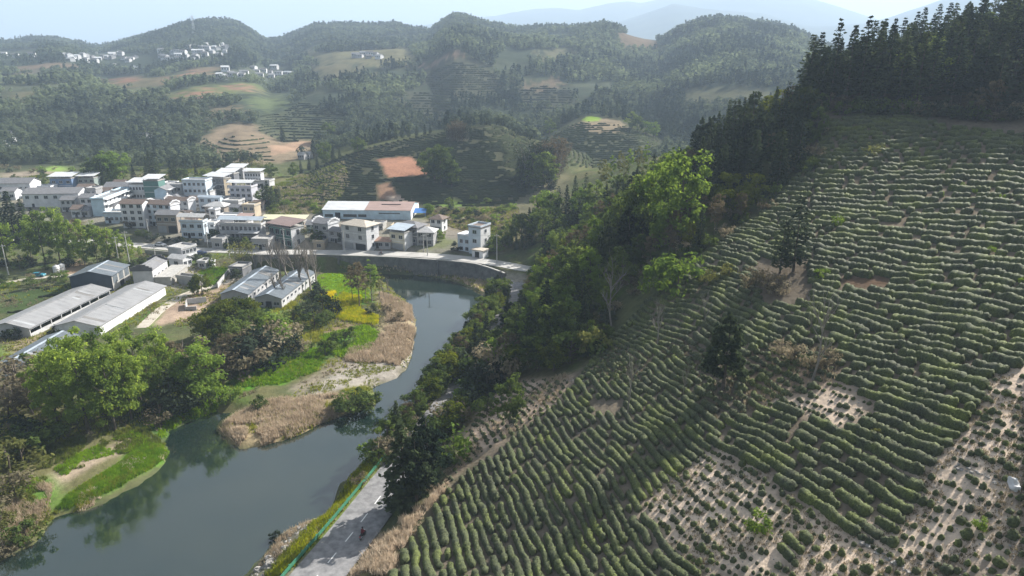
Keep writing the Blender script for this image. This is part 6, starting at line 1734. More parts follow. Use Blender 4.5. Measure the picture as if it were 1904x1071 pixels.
WN = {'gable': 'gabled', 'flat': 'flat roofed', 'hip': 'hip roofed', 'mono': 'sheet roofed'}
for k, (u, v, wp, hp, rf, wl, rc_) in enumerate(FILL):
    near = min([(271, 424, 'the long white row building'), (197, 402, 'the balcony block'), (313, 382, 'the pale blue gabled house'), (300, 378, 'the green netted tower'), (386, 374, 'the bluish grey block'), (470, 380, 'the lilac building'), (381, 444, 'the white blue tiled house'), (488, 448, 'the long canopy building'), (97, 364, 'the blue fronted building'), (30, 372, 'the dark conifers at the left'), (683, 440, 'the beige roofed house'), (544, 464, 'the green glass fronted house')], key=lambda m_: abs(m_[0] - u) + abs(m_[1] - v))
    dx, dy = u - near[0], v - near[1]
    side_ = ('right of ' if dx > 0 else 'left of ') if abs(dx) > abs(dy) else ('in front of ' if dy > 0 else 'behind ')
    e_, w_2, d_2, h_2 = house(u, v, wp, 3, hp, 1 if hp < 13 else 2, rf, wl, f'small {wl} {WN[rf]} {"cottage" if hp < 13 else "house"} with {rc_} roof {side_}{near[2]}'.replace('lightgrey', 'pale grey'), None, -5, rc_, nf=2 if wp < 20 else 3, ns=0)
    if rf == 'flat':
        MB().tube([(-w_2 * .3, d_2 * .5, h_2 + .9), (-w_2 * .3 + 1.4, d_2 * .5, h_2 + .9)], .35, 8).build('water_heater', M_frame, e_)

# long factory shed below the tea hill
e, w, d, h = house(764, 409, 163, 15, 17, 1, 'gable', 'lightblue', 'long pale blue factory shed below the tea hill, roof half white and half rusty', 'white', -3, 'white', nf=0, ns=0, bands=False, name='factory_shed')
for ch in list(e.children):
    if ch.name.startswith('roof'): bpy.data.objects.remove(ch)
rise = min(d * .22, 2.0)
m = MB(); gable_roof(m, -w, -w * .53, 0, d, h + .01, rise, True, .3); m.build('roof', roofm('white'), e)
m = MB(); gable_roof(m, -w * .53 + .65, 0, 0, d, h + .02, rise + .05, True, .3); m.build('roof', roofm('rust'), e)
extra_box(e, 'roof_vent', M_dark, -w * .36, -w * .14, d * .3, d * .36, h + rise * .6, h + rise * .62 + .35)
extra_box(e, 'gate', M_dark, -w * .86, -w * .80, -.06, -.004, 0, h * .72)
for x in (-w * .93, -w * .72, -w * .66, -w * .55): extra_box(e, 'window', M_glass, x - 1.8, x + 1.8, -.05, -.004, h * .25, h * .55)
extra_box(e, 'window_strip', M_glass, -w * .36, -w * .12, -.05, -.004, h * .62, h * .72)
p = at(776, 402); b_ = MB(); b_.hexa([(-4, -2, 1.8), (4, -2, 1.8), (4, 3, 3.0), (-4, 3, 3.0)], [(-4, -2, 1.9), (4, -2, 1.9), (4, 3, 3.1), (-4, 3, 3.1)])
for x in (-3.8, 3.8):
    for y in (-1.8, 2.8): b_.box(x - .06, x + .06, y - .06, y + .06, 0, 1.85 if y < 0 else 2.95)
tag(b_.build('awning', paint('tarp_blue', (.05, .16, .42), .5), None, tuple(p)), 'blue sheet awning at the right end of the long factory shed', 'awning')

# ---- long farm sheds
def shed(fr, br, width, eave, ridge, wall, rc, label, front=None, side_open=False, nwin=0, gate=False, over=.45, name='farm_shed', zoff=0.0, left_open=False, length=None):
    a, b_ = at(*fr), at(*br)
    ax = b_[:2] - a[:2]; L = float(np.linalg.norm(ax)) if length is None else length; ang = math.atan2(ax[1], ax[0]) - math.pi / 2
    e = empty(name, (a[0], a[1], a[2] + zoff), ang)
    tag(e, label, 'shed')
    rise = ridge - eave
    m = MB()
    if side_open:
        # right side: low wall, posts and a dark opening under the eave
        t = .25
        m.box(-width, -width + t, t, L - t, -1.5, eave); m.box(-t, 0, t, L - t, -1.5, eave * .38)
        xc = -width / 2
        for y0, y1 in ((0, t), (L - t, L)):
            m.add([(-width, y1, -1.5), (0, y1, -1.5), (0, y1, eave), (xc, y1, ridge), (-width, y1, eave), (-width, y0, -1.5), (0, y0, -1.5), (0, y0, eave), (xc, y0, ridge), (-width, y0, eave)],
                  [(0, 1, 6, 5), (1, 2, 7, 6), (2, 3, 8, 7), (3, 4, 9, 8), (4, 0, 5, 9)], [(0, 4, 1), (1, 4, 2), (4, 3, 2), (5, 6, 9), (6, 7, 9), (9, 7, 8)])
        m.build('walls', wallm(wall), e)
        MB().box(-.12, .05, t + .003, L - t - .003, eave * .80, eave - .02).build('fascia', wallm('white'), e)
        pm_ = MB().box(-.12, .12, -.12, .12, 0, eave * .42).mesh('post', wallm('lightgrey'))
        for k in range(1, int(L / 4)): link('post', pm_, e, (-.14, k * 4.0, eave * .38 + .003))
    else:
        gable_walls(m, -width, 0, 0, L, -1.5, eave, rise, False)
        m.build('walls', wallm(wall), e)
    if front:
        xc = -width / 2; m = MB()
        m.add([(-width, -.05, -.5), (0, -.05, -.5), (0, -.05, eave), (xc, -.05, ridge), (-width, -.05, eave), (-width, -.004, -.5), (0, -.004, -.5), (0, -.004, eave), (xc, -.004, ridge), (-width, -.004, eave)],
              [(1, 0, 5, 6), (2, 1, 6, 7), (3, 2, 7, 8), (4, 3, 8, 9), (0, 4, 9, 5), (0, 1, 2, 4)], [(4, 2, 3)])
        m.build('front_wall', wallm(front) if front in WALLC else front, e)
    m = MB(); gable_roof(m, -width, 0, 0, L, eave + .01, rise, False, over, .10); m.build('roof', roofm(rc), e)
    s_r = rise / (width / 2)
    for k in range(int(L / 6)):
        y0 = rng.uniform(1, L - 3); wd_ = rng.uniform(.8, 1.3); t0, t1 = (0, .98) if rng.random() < .6 else (rng.uniform(.1, .4), rng.uniform(.6, .95)); z_ = eave + .124
        x0, x1 = -width / 2 * t1, -width / 2 * t0
        a = [(x0, y0, z_ - s_r * x0), (x1, y0, z_ - s_r * x1), (x1, y0 + wd_, z_ - s_r * x1), (x0, y0 + wd_, z_ - s_r * x0)]
        m = MB(); m.hexa(a, [(p_[0], p_[1], p_[2] + .015) for p_ in a]); m.build('roof_sheet', roofm('old' if rng.random() < .5 else 'pale' if rc == 'grey' else 'grey'), e)
    xc = -width / 2
    MB().box(xc - .35, xc + .35, -over - .02, L + over + .02, ridge + .075, ridge + .135).build('ridge_cap', roofm('grey' if rc != 'bluegrey' else 'bluewhite'), e)
    for k in range(nwin):
        link('window', window_mesh(1.2, .8), e, (.004, (k + .5) * L / nwin, eave * .45), R(90))
    if gate:
        extra_box(e, 'door', M_dark, xc - .9, xc + .9, -.10, -.054 if front else -.004, 0, 2.2)
        for x in (xc - width * .3, xc + width * .3): link('window', window_mesh(1.6, 1.0), e, (x, -.054 if front else -.004, 1.0))
    return e, L
shed((58, 628), (206, 551), 11.5, 2.7, 4.1, 'lightgrey', 'grey', 'long grey roofed farm shed with an open dark strip along its side', side_open=True)
e, L = shed((187, 624), (309, 548), 11.8, 2.7, 4.2, 'white', 'grey', 'long grey roofed farm shed with a bright white side wall, right one of the pair')
extra_box(e, 'door', M_frame, -2.6, -.5, -.06, -.004, 0, 2.1)
shed((66, 703), (152, 650), 8.0, 3.4, 4.5, 'lightgrey', 'bluegrey', 'small blue grey roofed shed at the left behind the river grove', gate=False)
shed((463, 566), (519, 518), 8.2, 3.3, 4.6, 'lightgrey', 'bluegrey', 'left one of the twin blue grey roofed sheds in the farmyard', nwin=8, front='grey')
shed((525, 574), (586, 523), 8.0, 3.3, 4.6, 'lightgrey', 'bluegrey', 'right one of the twin blue grey roofed sheds, with windows in its gable', nwin=9, gate=True, front='grey')
M_navy = sheet('sheet_navy', (.030, .048, .075), .5, .2, 12)
e, L = shed((212, 541), (243, 518), 12.4, 5.0, 6.6, 'concrete', 'bluegrey', 'tall dark navy shed with blue grey roof beside the farm lane', front=M_navy, name='barn')
for k in range(3): extra_box(e, 'sheet_panel', roofm('bluegrey'), .004, .06, L * (.06 + .33 * k), L * (.30 + .33 * k), 2.2, 4.8)
extra_box(e, 'opening', M_dark, .004, .05, L * .4, L * .62, 0, 1.9)
# farmhouse with stepped gables
e, L = shed((287, 531), (314, 508), 6.2, 5.2, 6.6, 'lightgrey', 'greytile', 'old two storey farmhouse with dark stepped gables and grey tiled roof', nwin=4, name='farmhouse', over=.2)
for y in (-.25, L + .25):
    m = MB()
    for k in range(3): m.box(-6.5 + k * .95, .3 - k * .95, y - .2, y + .2, 5.0 if k == 0 else 5.2 + 1.4 * k / 3 + .5 + .003, 5.2 + 1.4 * (k + 1) / 3 + .5)
    m.build('gable_wall', paint('gable_coping', (.10, .10, .105)), e)
extra_box(e, 'annex', wallm('concrete'), .003, 5.2, .5, L + 3, -1.5, 2.5)
extra_box(e, 'annex_roof', roofm('concrete'), .003, 5.6, .2, L + 3.4, 2.503, 2.75)
house(342, 500, 26, 16, 18, 1, 'gable', 'white', 'white farm cottage with pale sheet roof behind the stepped farmhouse', 'white', -20, 'light', nf=1, ns=2)
house(341, 490, 25, 27, 25, 2, 'flat', 'lightgrey', 'white two storey house with flat grey roof below the village road', 'white', -22, nf=0, ns=4, shop=False)
house(372, 533, 42, 10, 13, 1, 'flat', 'concrete', 'low concrete garage with flat grey roof in the farmyard', None, -18, 'concrete', nf=0, ns=0, shop=True)
house(383, 500, 14, 12, 11, 1, 'flat', 'lightgrey', 'low grey outhouse beside the green field', None, -12, nf=1, ns=1)
house(395, 498, 10, 6, 9, 1, 'flat', 'white', 'tiny white outhouse beside the green field', None, -12, nf=1, ns=0)
house(452, 515, 24, 5, 15, 1, 'flat', 'dark', 'dark ruined building behind the left twin shed', None, -8, nf=2, ns=0)

# yard walls
def yard_wall(pts, h, t, label, mat=None):
    q = [at(*p) for p in pts]
    e = empty('yard_wall', tuple(q[0])); tag(e, label, 'wall')
    for a, b_ in zip(q[:-1], q[1:]):
        L = float(np.linalg.norm((b_ - a)[:2])); ang = math.atan2(b_[1] - a[1], b_[0] - a[0])
        MB().box(0, L, -t / 2, t / 2, -.5, h).build('wall_panel', mat or wallm('lightgrey'), e, tuple(a - q[0]), ang)
        MB().box(-.04, L + .04, -t / 2 - .05, t / 2 + .05, h + .002, h + .09).build('wall_cap', wallm('concrete'), e, tuple(a - q[0]), ang)
yard_wall([(405, 536), (426, 505)], 1.7, .25, 'pale yard wall along the right side of the small green field')
yard_wall([(348, 566), (384, 562)], 1.6, .25, 'grey wall of the open pen in the earth yard')
yard_wall([(345, 577), (366, 577)], 1.0, .3, 'short low dark block wall in the earth yard', wallm('grey'))
yard_wall([(348, 566), (346, 577)], 1.5, .25, 'short pale wall joining the pen to the block wall')
yard_wall([(270, 470), (340, 478)], 1.2, .3, 'low wall under the village road at the left', wallm('concrete'))

# water tanks
for (u, v, t) in [(106, 507, 'left one of two white water tanks above the farm lane'), (116, 504, 'right one of two white water tanks above the farm lane')]:
    p = at(u, v); e = empty('water_tank', tuple(p)); tag(e, t, 'tank', 'white water tanks')
    n = 16; prof = [(0, -.1), (1.0, -.1), (1.0, .6), (1.04, .65), (1.0, .7), (1.0, 1.4), (1.04, 1.45), (1.0, 1.5), (1.0, 2.2), (.8, 2.45), (.3, 2.6)]
    a = np.linspace(0, 2 * np.pi, n, endpoint=False)
    V = np.array([(r_ * math.cos(t_), r_ * math.sin(t_), z_) for r_, z_ in prof for t_ in a])
    Q = [(i * n + k, i * n + (k + 1) % n, (i + 1) * n + (k + 1) % n, (i + 1) * n + k) for i in range(len(prof) - 1) for k in range(n)]
    link('tank_body', mesh_np('tank_body', V, np.array(Q), [M_trim], smooth_sh=True), e)
    MB().tube([(0, 0, 2.55), (0, 0, 2.75)], .32, 10).build('lid', M_frame, e)

# hill villages far up the ridge: each house a thing with walls and roof
def far_house(u, v, label, group, s=1.0):
    p = at(u, v)
    w, d, h = rng.uniform(6, 11) * s, rng.uniform(6, 8) * s, rng.uniform(3.5, 6.5) * s
    e = empty('hill_house', tuple(p), R(rng.uniform(-40, 25))); tag(e, label, 'house', group)
    m = MB(); gable_walls(m, -w, 0, 0, d, -4, h, 1.6, True); m.build('walls', wallm(random.choice(['white', 'lightgrey', 'lightgrey', 'grey'])), e)
    m = MB(); gable_roof(m, -w, 0, 0, d, h + .01, 1.6, True, .4); m.build('roof', roofm(random.choice(['greytile', 'tile', 'grey', 'white'])), e)
    for k in range(3): extra_box(e, 'window', M_glass, -w + w * (k + .3) / 3, -w + w * (k + .75) / 3, -.05, -.004, h * .5, h * .8)
def spread(n, u0, u1, v0, v1, label, group, slope=0, s=1.0):
    for i in range(n):
        u = u0 + (u1 - u0) * (i + rng.random()) / n
        far_house(u, v0 + (v1 - v0) * rng.random() + slope * (u - u0), label, group, s)
spread(34, 296, 428, 96, 120, 'small white house of the village just below the wooded ridge top', 'houses of the ridge village', -.10)
spread(24, 115, 255, 100, 118, 'small pale house of the hamlet left of the ridge village', 'houses of the left hamlet', .0)
spread(5, 208, 248, 126, 136, 'small grey house below the left hamlet', 'houses below the left hamlet')
spread(18, 408, 545, 132, 150, 'small white house of the lower ridge hamlet', 'houses of the lower ridge hamlet', -.03)
spread(7, 663, 714, 102, 110, 'small white house of the hamlet right of the ridge village', 'houses of the right hamlet')
spread(4, 2, 66, 102, 107, 'small pale house at the far left below the ridge', 'houses at the far left')
spread(2, 256, 284, 263, 266, 'small white house among trees above the village', 'houses among trees', 0, .8)
spread(3, 4, 30, 255, 275, 'small white house on the lower left slope', 'houses on the lower left slope', 0, .7)
spread(2, 560, 580, 288, 300, 'small white house left of the round tea hill', 'houses by the round tea hill', 0, .6)

# ------------------------------------------------------------------ poles and wires
M_pole = paint('pole_concrete', (.50, .49, .47), .8)
M_wire = paint('wire_dark', (.04, .04, .045), .6)
POLES = [(16, 511, 455, 'leftmost pale utility pole beside the farm lane'), (222, 492, 440, 'short utility pole in front of the light green trees'), (241, 490, 430, 'tall utility pole in front of the light green trees'), (290, 484, 458, 'utility pole below the village road'),
         (278, 444, 407, 'utility pole in front of the row building'), (387, 461, 418, 'utility pole beside the white blue tiled house'), (427, 480, 436, 'utility pole beside the thin budding tree'), (530, 466, 425, 'utility pole in front of the green glass fronted house'),
         (641, 470, 428, 'utility pole in front of the beige roofed house'), (795, 476, 434, 'utility pole on the river road right of the cream house'), (788, 468, 436, 'thin utility pole beside the small grey house'), (924, 488, 436, 'street pole at the right end of the river road')]
tops = []
for (u, v, t, lb) in POLES:
    p = at(u, v); lo, hi = 2, 20
    for _ in range(30):
        mm = (lo + hi) / 2
        if px_of(p[0], p[1], p[2] + mm)[1] > t: lo = mm
        else: hi = mm
    e = empty('utility_pole', tuple(p), R(20)); tag(e, lb, 'utility pole', 'utility poles of the valley')
    MB().tube([(0, 0, -.5), (0, 0, lo)], [.19, .12], 8).build('pole', M_pole, e)
    MB().box(-.9, .9, -.06, .06, lo - .55, lo - .42).build('crossarm', M_pole, e)
    for x in (-.75, 0.32, .75): MB().tube([(x, 0, lo - .41), (x, 0, lo - .2)], .05, 6).build('insulator', M_trim, e)
    tops.append(np.array([p[0], p[1], p[2] + lo - .2]))
for i, j in [(0, 2), (1, 2), (2, 3), (3, 6), (6, 7), (7, 8), (8, 9), (9, 11), (4, 5), (5, 6)]:
    a, b_ = tops[i], tops[j]
    t = np.linspace(0, 1, 14)[:, None]
    C = a + (b_ - a) * t; C[:, 2] -= (4 * t[:, 0] * (1 - t[:, 0])) * np.linalg.norm(b_ - a) * .018
    o = MB().tube(C - a, .018, 4, False).build('power_line', M_wire, None, tuple(a))
    tag(o, ' '.join(f'thin power line from the {POLES[i][3]}'.split()[:16]), 'power line')

# lattice mast on the ridge
p = at(361, 62); p = p + [0, 0, 0]
e = empty('lattice_mast', tuple(p)); tag(e, 'thin lattice mast standing on the wooded ridge top', 'mast')
hh = 30
m = MB()
for sx in (-1, 1):
    for sy in (-1, 1): m.tube([(sx * 2.2, sy * 2.2, -3), (sx * .4, sy * .4, hh)], [.25, .15], 4, False)
m.build('legs', M_frame, e)
m = MB()
for k in range(8):
    a, b_ = k / 8, (k + 1) / 8; wa, wb = 2.2 - 1.8 * a, 2.2 - 1.8 * b_
    for sx, sy, tx, ty in ((-1, -1, 1, -1), (1, -1, 1, 1), (1, 1, -1, 1), (-1, 1, -1, -1)): m.tube([(sx * wa, sy * wa, a * hh), (tx * wb, ty * wb, b_ * hh)], .1, 3, False)
m.build('bracing', M_frame, e)
for k in (.72, .84, .95): MB().box(-4.5 + 2 * (k - .72), 4.5 - 2 * (k - .72), -.2, .2, k * hh, k * hh + .35).build('crossarm', M_frame, e)

# ------------------------------------------------------------------ cars
def car(p, ang, body_c, label, van=False):
    e = empty('car', tuple(p), ang); tag(e, label, 'car')
    mb = paint('car_' + body_c[0], body_c[1], .3, .0, .03, 1, .6)
    L, W, hh_ = 4.4, 1.8, 1.45
    sec = [(-2.2, .35), (-2.2, .8), (-1.95, .95), (-1.6, 1.0), (-1.15, 1.42), (.45, 1.45), (1.15, 1.0), (2.05, .85), (2.2, .6), (2.2, .35)]
    n = len(sec)
    def w_(z): return W / 2 * (1 if z < 1.0 else .82)
    V = [(x, -w_(z), z) for x, z in sec] + [(x, w_(z), z) for x, z in sec]
    m = MB(); m.add(V, [(i, (i + 1) % n, n + (i + 1) % n, n + i) for i in range(n)], [])
    ctr = len(V)
    m.add([(x, -w_(z), z) for x, z in sec] + [(0, -W / 2, .7)], [], [((i + 1) % n, i, n) for i in range(n)])
    m.add([(x, w_(z), z) for x, z in sec] + [(0, W / 2, .7)], [], [(i, (i + 1) % n, n) for i in range(n)])
    m.build('body', mb, e)
    m = MB()
    for s in (-1, 1): m.add([(-1.35, s * .91, 1.02), (.95, s * .91, 1.02), (.42, s * .77, 1.38), (-1.1, s * .77, 1.38)], [(0, 1, 2, 3) if s < 0 else (3, 2, 1, 0)])
    m.add([(.5, -.7, 1.43), (1.13, -.85, 1.03), (1.13, .85, 1.03), (.5, .7, 1.43)], [(0, 1, 2, 3)])
    m.add([(-1.2, -.7, 1.41), (-1.58, -.85, 1.03), (-1.58, .85, 1.03), (-1.2, .7, 1.41)], [(3, 2, 1, 0)])
    m.build('windows', M_glass, e)
    wm = MB().tube([(0, -.1, 0), (0, .1, 0)], .32, 12).mesh('wheel', paint('tyre', (.02, .02, .02), .8))
    for x in (-1.35, 1.35):
        for y in (-.85, .85): link('wheel', wm, e, (x, y, .32))
    for y in (-.65, .65): MB().box(2.12, 2.225, y - .18, y + .18, .62, .76).build('headlight', M_trim, e)
def road_p(u, v, C, side=0.0):
    i = along(C, at(u, v)); i = min(max(i, 1), len(C) - 2)
    t = C[i + 1, :2] - C[i - 1, :2]; t /= np.linalg.norm(t)
    q = C[i, :2] + np.array([-t[1], t[0]]) * side
    return (q[0], q[1], 6.0), math.atan2(t[1], t[0])
p, a = road_p(300, 458, vroad_c, 1.4); car(p, a, ('white', (.70, .70, .72)), 'white car on the village road')
p, a = road_p(325, 461, vroad_c, 1.5); car(p, a + math.pi, ('black', (.02, .022, .028)), 'black car behind the white car on the village road')
p = at(71, 515); car((p[0], p[1], float(H(p[0], p[1])) + .12), R(8), ('teal', (.04, .22, .30)), 'teal car parked on the farm lane')
p = at(345, 486); car((p[0] + 2, p[1] + 8, float(H(p[0] + 2, p[1] + 8))), R(40), ('navy', (.03, .05, .12)), 'dark blue car parked beside the white flat roofed house')

# ------------------------------------------------------------------ motorcycle and rider on the road
p = wpt(675, 999, 5.02)
i = along(ROAD, p); ang = math.atan2(ROAD_T[i, 1], ROAD_T[i, 0])
pos = (p[0], p[1], ROAD[i, 2] + .022)
M_black = paint('black_rubber', (.02, .02, .022), .6); M_red = paint('red_paint', (.32, .02, .03), .35); M_chrome = paint('chrome_steel', (.5, .5, .52), .25, .9)
def motorcycle(pos, ang, label, rider_label, jacket, helmet):
    e = empty('motorcycle', pos, ang); tag(e, label, 'motorcycle')
    for x in (-.62, .66):
        m = MB(); a = np.linspace(0, 2 * np.pi, 17)
        m.tube(np.stack([x + .26 * np.cos(a), a * 0, .31 + .26 * np.sin(a)], 1), .055, 6, False)
        wl = m.build('wheel', M_black, e)
        MB().tube([(x, -.05, .31), (x, .05, .31)], .12, 8).build('hub', M_chrome, wl)
    MB().hexa([(-.5, -.1, .38), (.35, -.1, .38), (.35, .1, .38), (-.5, .1, .38)], [(-.35, -.14, .68), (.42, -.12, .72), (.42, .12, .72), (-.35, .14, .68)]).build('engine', M_chrome, e)
    MB().hexa([(0, -.14, .70), (.42, -.10, .72), (.42, .10, .72), (0, .14, .70)], [(.02, -.10, .92), (.38, -.07, .95), (.38, .07, .95), (.02, .10, .92)]).build('fuel_tank', M_red, e)
    MB().hexa([(-.75, -.12, .70), (.0, -.14, .70), (.0, .14, .70), (-.75, .12, .70)], [(-.78, -.11, .84), (.0, -.13, .80), (.0, .13, .80), (-.78, .11, .84)]).build('seat', M_black, e)
    MB().tube([(.66, 0, .31), (.5, 0, .75), (.40, 0, 1.02)], .04, 6).build('fork', M_chrome, e)
    MB().tube([(.25, -.36, 1.06), (.40, -.2, 1.03), (.40, .2, 1.03), (.25, .36, 1.06)], .022, 6).build('handlebar', M_chrome, e)
    MB().box(.50, .60, -.1, .1, .82, 1.0).build('headlight', M_trim, e)
    MB().tube([(.1, -.16, .34), (-.75, -.2, .38)], .045, 6).build('exhaust', M_chrome, e)
    MB().hexa([(-1.0, -.08, .66), (-.62, -.09, .62), (-.62, .09, .62), (-1.0, .08, .66)], [(-1.02, -.07, .70), (-.62, -.09, .67), (-.62, .09, .67), (-1.02, .07, .70)]).build('rear_mudguard', M_red, e)
    # rider: one skinned body
    J = [((-.22, 0, .86), .15), ((-.14, 0, 1.08), .145), ((-.05, 0, 1.30), .17), ((-.02, 0, 1.43), .10), ((.01, 0, 1.50), .065), ((.03, 0, 1.58), .08),
         ((-.03, .19, 1.37), .075), ((.10, .27, 1.14), .055), ((.28, .33, 1.08), .04), ((-.03, -.19, 1.37), .075), ((.10, -.27, 1.14), .055), ((.28, -.33, 1.08), .04),
         ((-.16, .13, .86), .105), ((.22, .20, .80), .075), ((.10, .19, .40), .055), ((.24, .19, .34), .045), ((-.16, -.13, .86), .105), ((.22, -.20, .80), .075), ((.10, -.19, .40), .055), ((.24, -.19, .34), .045)]
    E = [(0, 1), (1, 2), (2, 3), (3, 4), (4, 5), (2, 6), (6, 7), (7, 8), (2, 9), (9, 10), (10, 11), (0, 12), (12, 13), (13, 14), (14, 15), (0, 16), (16, 17), (17, 18), (18, 19)]
    me = bpy.data.meshes.new('person')
    me.from_pydata([j[0] for j in J], E, [])
    me.materials.append(jacket)
    o = link('person', me, None, pos, ang)
    sk = o.modifiers.new('skin', 'SKIN'); sk.use_smooth_shade = True
    for k, (c, r_) in enumerate(J): me.skin_vertices[0].data[k].radius = (r_, r_)
    me.skin_vertices[0].data[0].use_root = True
    sb = o.modifiers.new('sub', 'SUBSURF'); sb.levels = sb.render_levels = 1
    tag(o, rider_label, 'person')
    # head and open helmet
    def ell(c, r3, n=10, m_=7, z0=-1.0):
        V = []; th = np.linspace(z0 * math.pi / 2, math.pi / 2, m_)
        for t in th:
            for k in range(n): V.append((c[0] + r3[0] * math.cos(t) * math.cos(6.2832 * k / n), c[1] + r3[1] * math.cos(t) * math.sin(6.2832 * k / n), c[2] + r3[2] * math.sin(t)))
        Q = [(i * n + k, i * n + (k + 1) % n, (i + 1) * n + (k + 1) % n, (i + 1) * n + k) for i in range(m_ - 1) for k in range(n)]
        return np.array(V), np.array(Q)
    V, Q = ell((.05, 0, 1.64), (.10, .085, .125)); hd = link('head', mesh_np('head', V, Q, [paint('skin', (.42, .27, .19), .6)], smooth_sh=True), o)
    V, Q = ell((.145, 0, 1.625), (.025, .018, .025), 6, 5); link('nose', mesh_np('nose', V, Q, [paint('skin', (.42, .27, .19), .6)], smooth_sh=True), hd)
    V, Q = ell((.03, 0, 1.67), (.145, .135, .14), 12, 6, -.25); link('helmet', mesh_np('helmet', V, Q, [helmet], smooth_sh=True), o)
    pants = paint('dark_trousers', (.03, .032, .04), .8)
    for s in (-1, 1):
        MB().tube([(-.17, s * .13, .87), (.22, s * .20, .81), (.10, s * .19, .42)], [.125, .092, .07], 8).build('trouser_leg', pants, o)
        MB().hexa([(.03, s * .19 - .045, .29), (.30, s * .19 - .04, .29), (.30, s * .19 + .04, .29), (.03, s * .19 + .045, .29)], [(.04, s * .19 - .045, .40), (.28, s * .19 - .03, .36), (.28, s * .19 + .03, .36), (.04, s * .19 + .045, .40)]).build('shoe', M_black, o)
        for k in range(4): MB().tube([(.27 + .012 * k, s * (.32 + .018 * k - .03), 1.08), (.32, s * (.32 + .018 * k - .03), 1.085), (.325, s * (.32 + .018 * k - .03), 1.05)], .011, 5).build('finger', paint('skin', (.42, .27, .19), .6), o)
motorcycle(pos, ang, 'dark red motorcycle ridden away along the road beside the green rail', 'person in a dark red jacket and black helmet riding the motorcycle on the road', paint('jacket_dark', (.14, .025, .035), .8), paint('helmet_black', (.02, .02, .025), .25, 0, .1, 1, .6))
q, a2 = road_p(712, 471, vroad_c, -2.2)
motorcycle(q, a2, 'motorcycle on the village road in front of the low red roofed house', 'person riding the motorcycle on the village road', paint('jacket_grey', (.10, .10, .12), .8), paint('helmet_red', (.30, .03, .03), .3, 0, .1, 1, .6))

# a crumpled pale plastic sheet snagged between the bushes at the right edge
p = at(1888, 918); m = MB(); g = 9
X, Y = np.meshgrid(np.linspace(-.55, .55, g), np.linspace(0, 1.7, g))
Zs = .35 + .25 * fbm(X * 2.2 + 3, Y * 2.2, 201, 3) + Y * .62
V = np.stack([X * (1 - .35 * np.abs(Y - .9)) + .15 * fbm(X * 2, Y * 2, 203, 2), Y * .5 + .25 * fbm(X * 3, Y * 2, 202, 2), Zs], -1).reshape(-1, 3)
i = (np.arange(g - 1)[:, None] * g + np.arange(g - 1)[None]).ravel()
V2 = V + [0, .02, -.015]
m.add(np.vstack([V, V2]), np.vstack([np.stack([i, i + 1, i + g + 1, i + g], 1), np.stack([i, i + g, i + g + 1, i + 1], 1) + g * g]))
tag(m.build('plastic_sheet', M_trim, None, tuple(p - [0, 0, .15]), 0, True), 'crumpled white plastic sheet caught between bushes at the right edge', 'plastic sheet')

# ------------------------------------------------------------------ stones: heaps on the banks and between the tea terraces
M_rock = mat_surface('grey_stone', (.19, .18, .17), (.42, .40, .37), 1.2, .9, .03, 6)
def rock_mesh(seed):
    V, F = [], []
    n, m_ = 7, 5
    for j in range(m_):
        t = math.pi * (j / (m_ - 1) - .5)
        for k in range(n):
            r_ = .75 + .5 * ((seed * 37 + j * 53 + k * 71) % 17) / 17
            V.append((r_ * math.cos(t) * math.cos(6.28 * k / n), r_ * math.cos(t) * math.sin(6.28 * k / n) * .8, .62 * r_ * math.sin(t) + .2))
    Q = [(j * n + k, j * n + (k + 1) % n, (j + 1) * n + (k + 1) % n, (j + 1) * n + k) for j in range(m_ - 1) for k in range(n)]
    return np.array(V), np.array(Q)
RV = [rock_mesh(k) for k in range(8)]
RM = [mesh_np('rock', V, Q, [M_rock]) for V, Q in RV]
def rocks_px(n, poly, s0, s1, label, group):
    P = poly_at(poly); lo, hi = P.min(0), P.max(0); k = 0
    while k < n:
        q = rng.uniform(lo, hi)
        if not inpoly(q[:1], q[1:], P)[0]: continue
        s = s0 + (s1 - s0) * rng.random() ** 2.5
        o = link('rock', RM[int(rng.integers(8))], None, (q[0], q[1], float(H(*q)) - .1 * s), rng.uniform(0, 6), (s, s * rng.uniform(.7, 1.2), s * rng.uniform(.6, 1.0)))
        tag(o, label, 'rock', group); k += 1
rocks_px(60, [(470, 1071), (505, 1025), (545, 985), (625, 942), (655, 915), (640, 930), (560, 1000), (520, 1045), (490, 1075)], .2, .8, 'grey rock at the waterline below the road verge', 'rocks along the road bank')
rocks_px(45, [(635, 925), (640, 895), (690, 848), (735, 818), (745, 830), (700, 872), (660, 910)], .25, .9, 'grey rock in the heap between river and yellow verge', 'rocks in the heap by the road')
rocks_px(40, [(880, 560), (905, 545), (935, 515), (970, 530), (945, 560), (920, 562)], .3, .9, 'pale rock on the rubble bank below the end of the river wall', 'rocks on the rubble bank')
rocks_px(40, [(690, 722), (755, 690), (770, 640), (774, 600), (760, 560), (755, 575), (764, 610), (758, 660), (740, 690), (690, 715)], .15, .5, 'small stone at the edge of the gravel bar', 'stones along the gravel bar')
rocks_px(16, [(830, 745), (845, 700), (870, 660), (875, 670), (855, 720), (840, 755)], .3, .8, 'grey rock at the foot of the wooded bank', 'rocks under the wooded bank')
rocks_px(28, [(1603, 1003), (1700, 1062), (1695, 1068), (1598, 1010)], .15, .4, 'pale stone of the tumbled terrace edge in the near bare soil', 'stones of the terrace edge')
rocks_px(30, [(1780, 860), (1890, 905), (1890, 915), (1775, 870)], .12, .35, 'pale stone in the terrace line at the right edge', 'stones of the right terrace')
rocks_px(24, [(1050, 705), (1085, 700), (1090, 735), (1060, 740)], .12, .3, 'pale stone beside the top of the bare bank', 'stones above the bare bank')
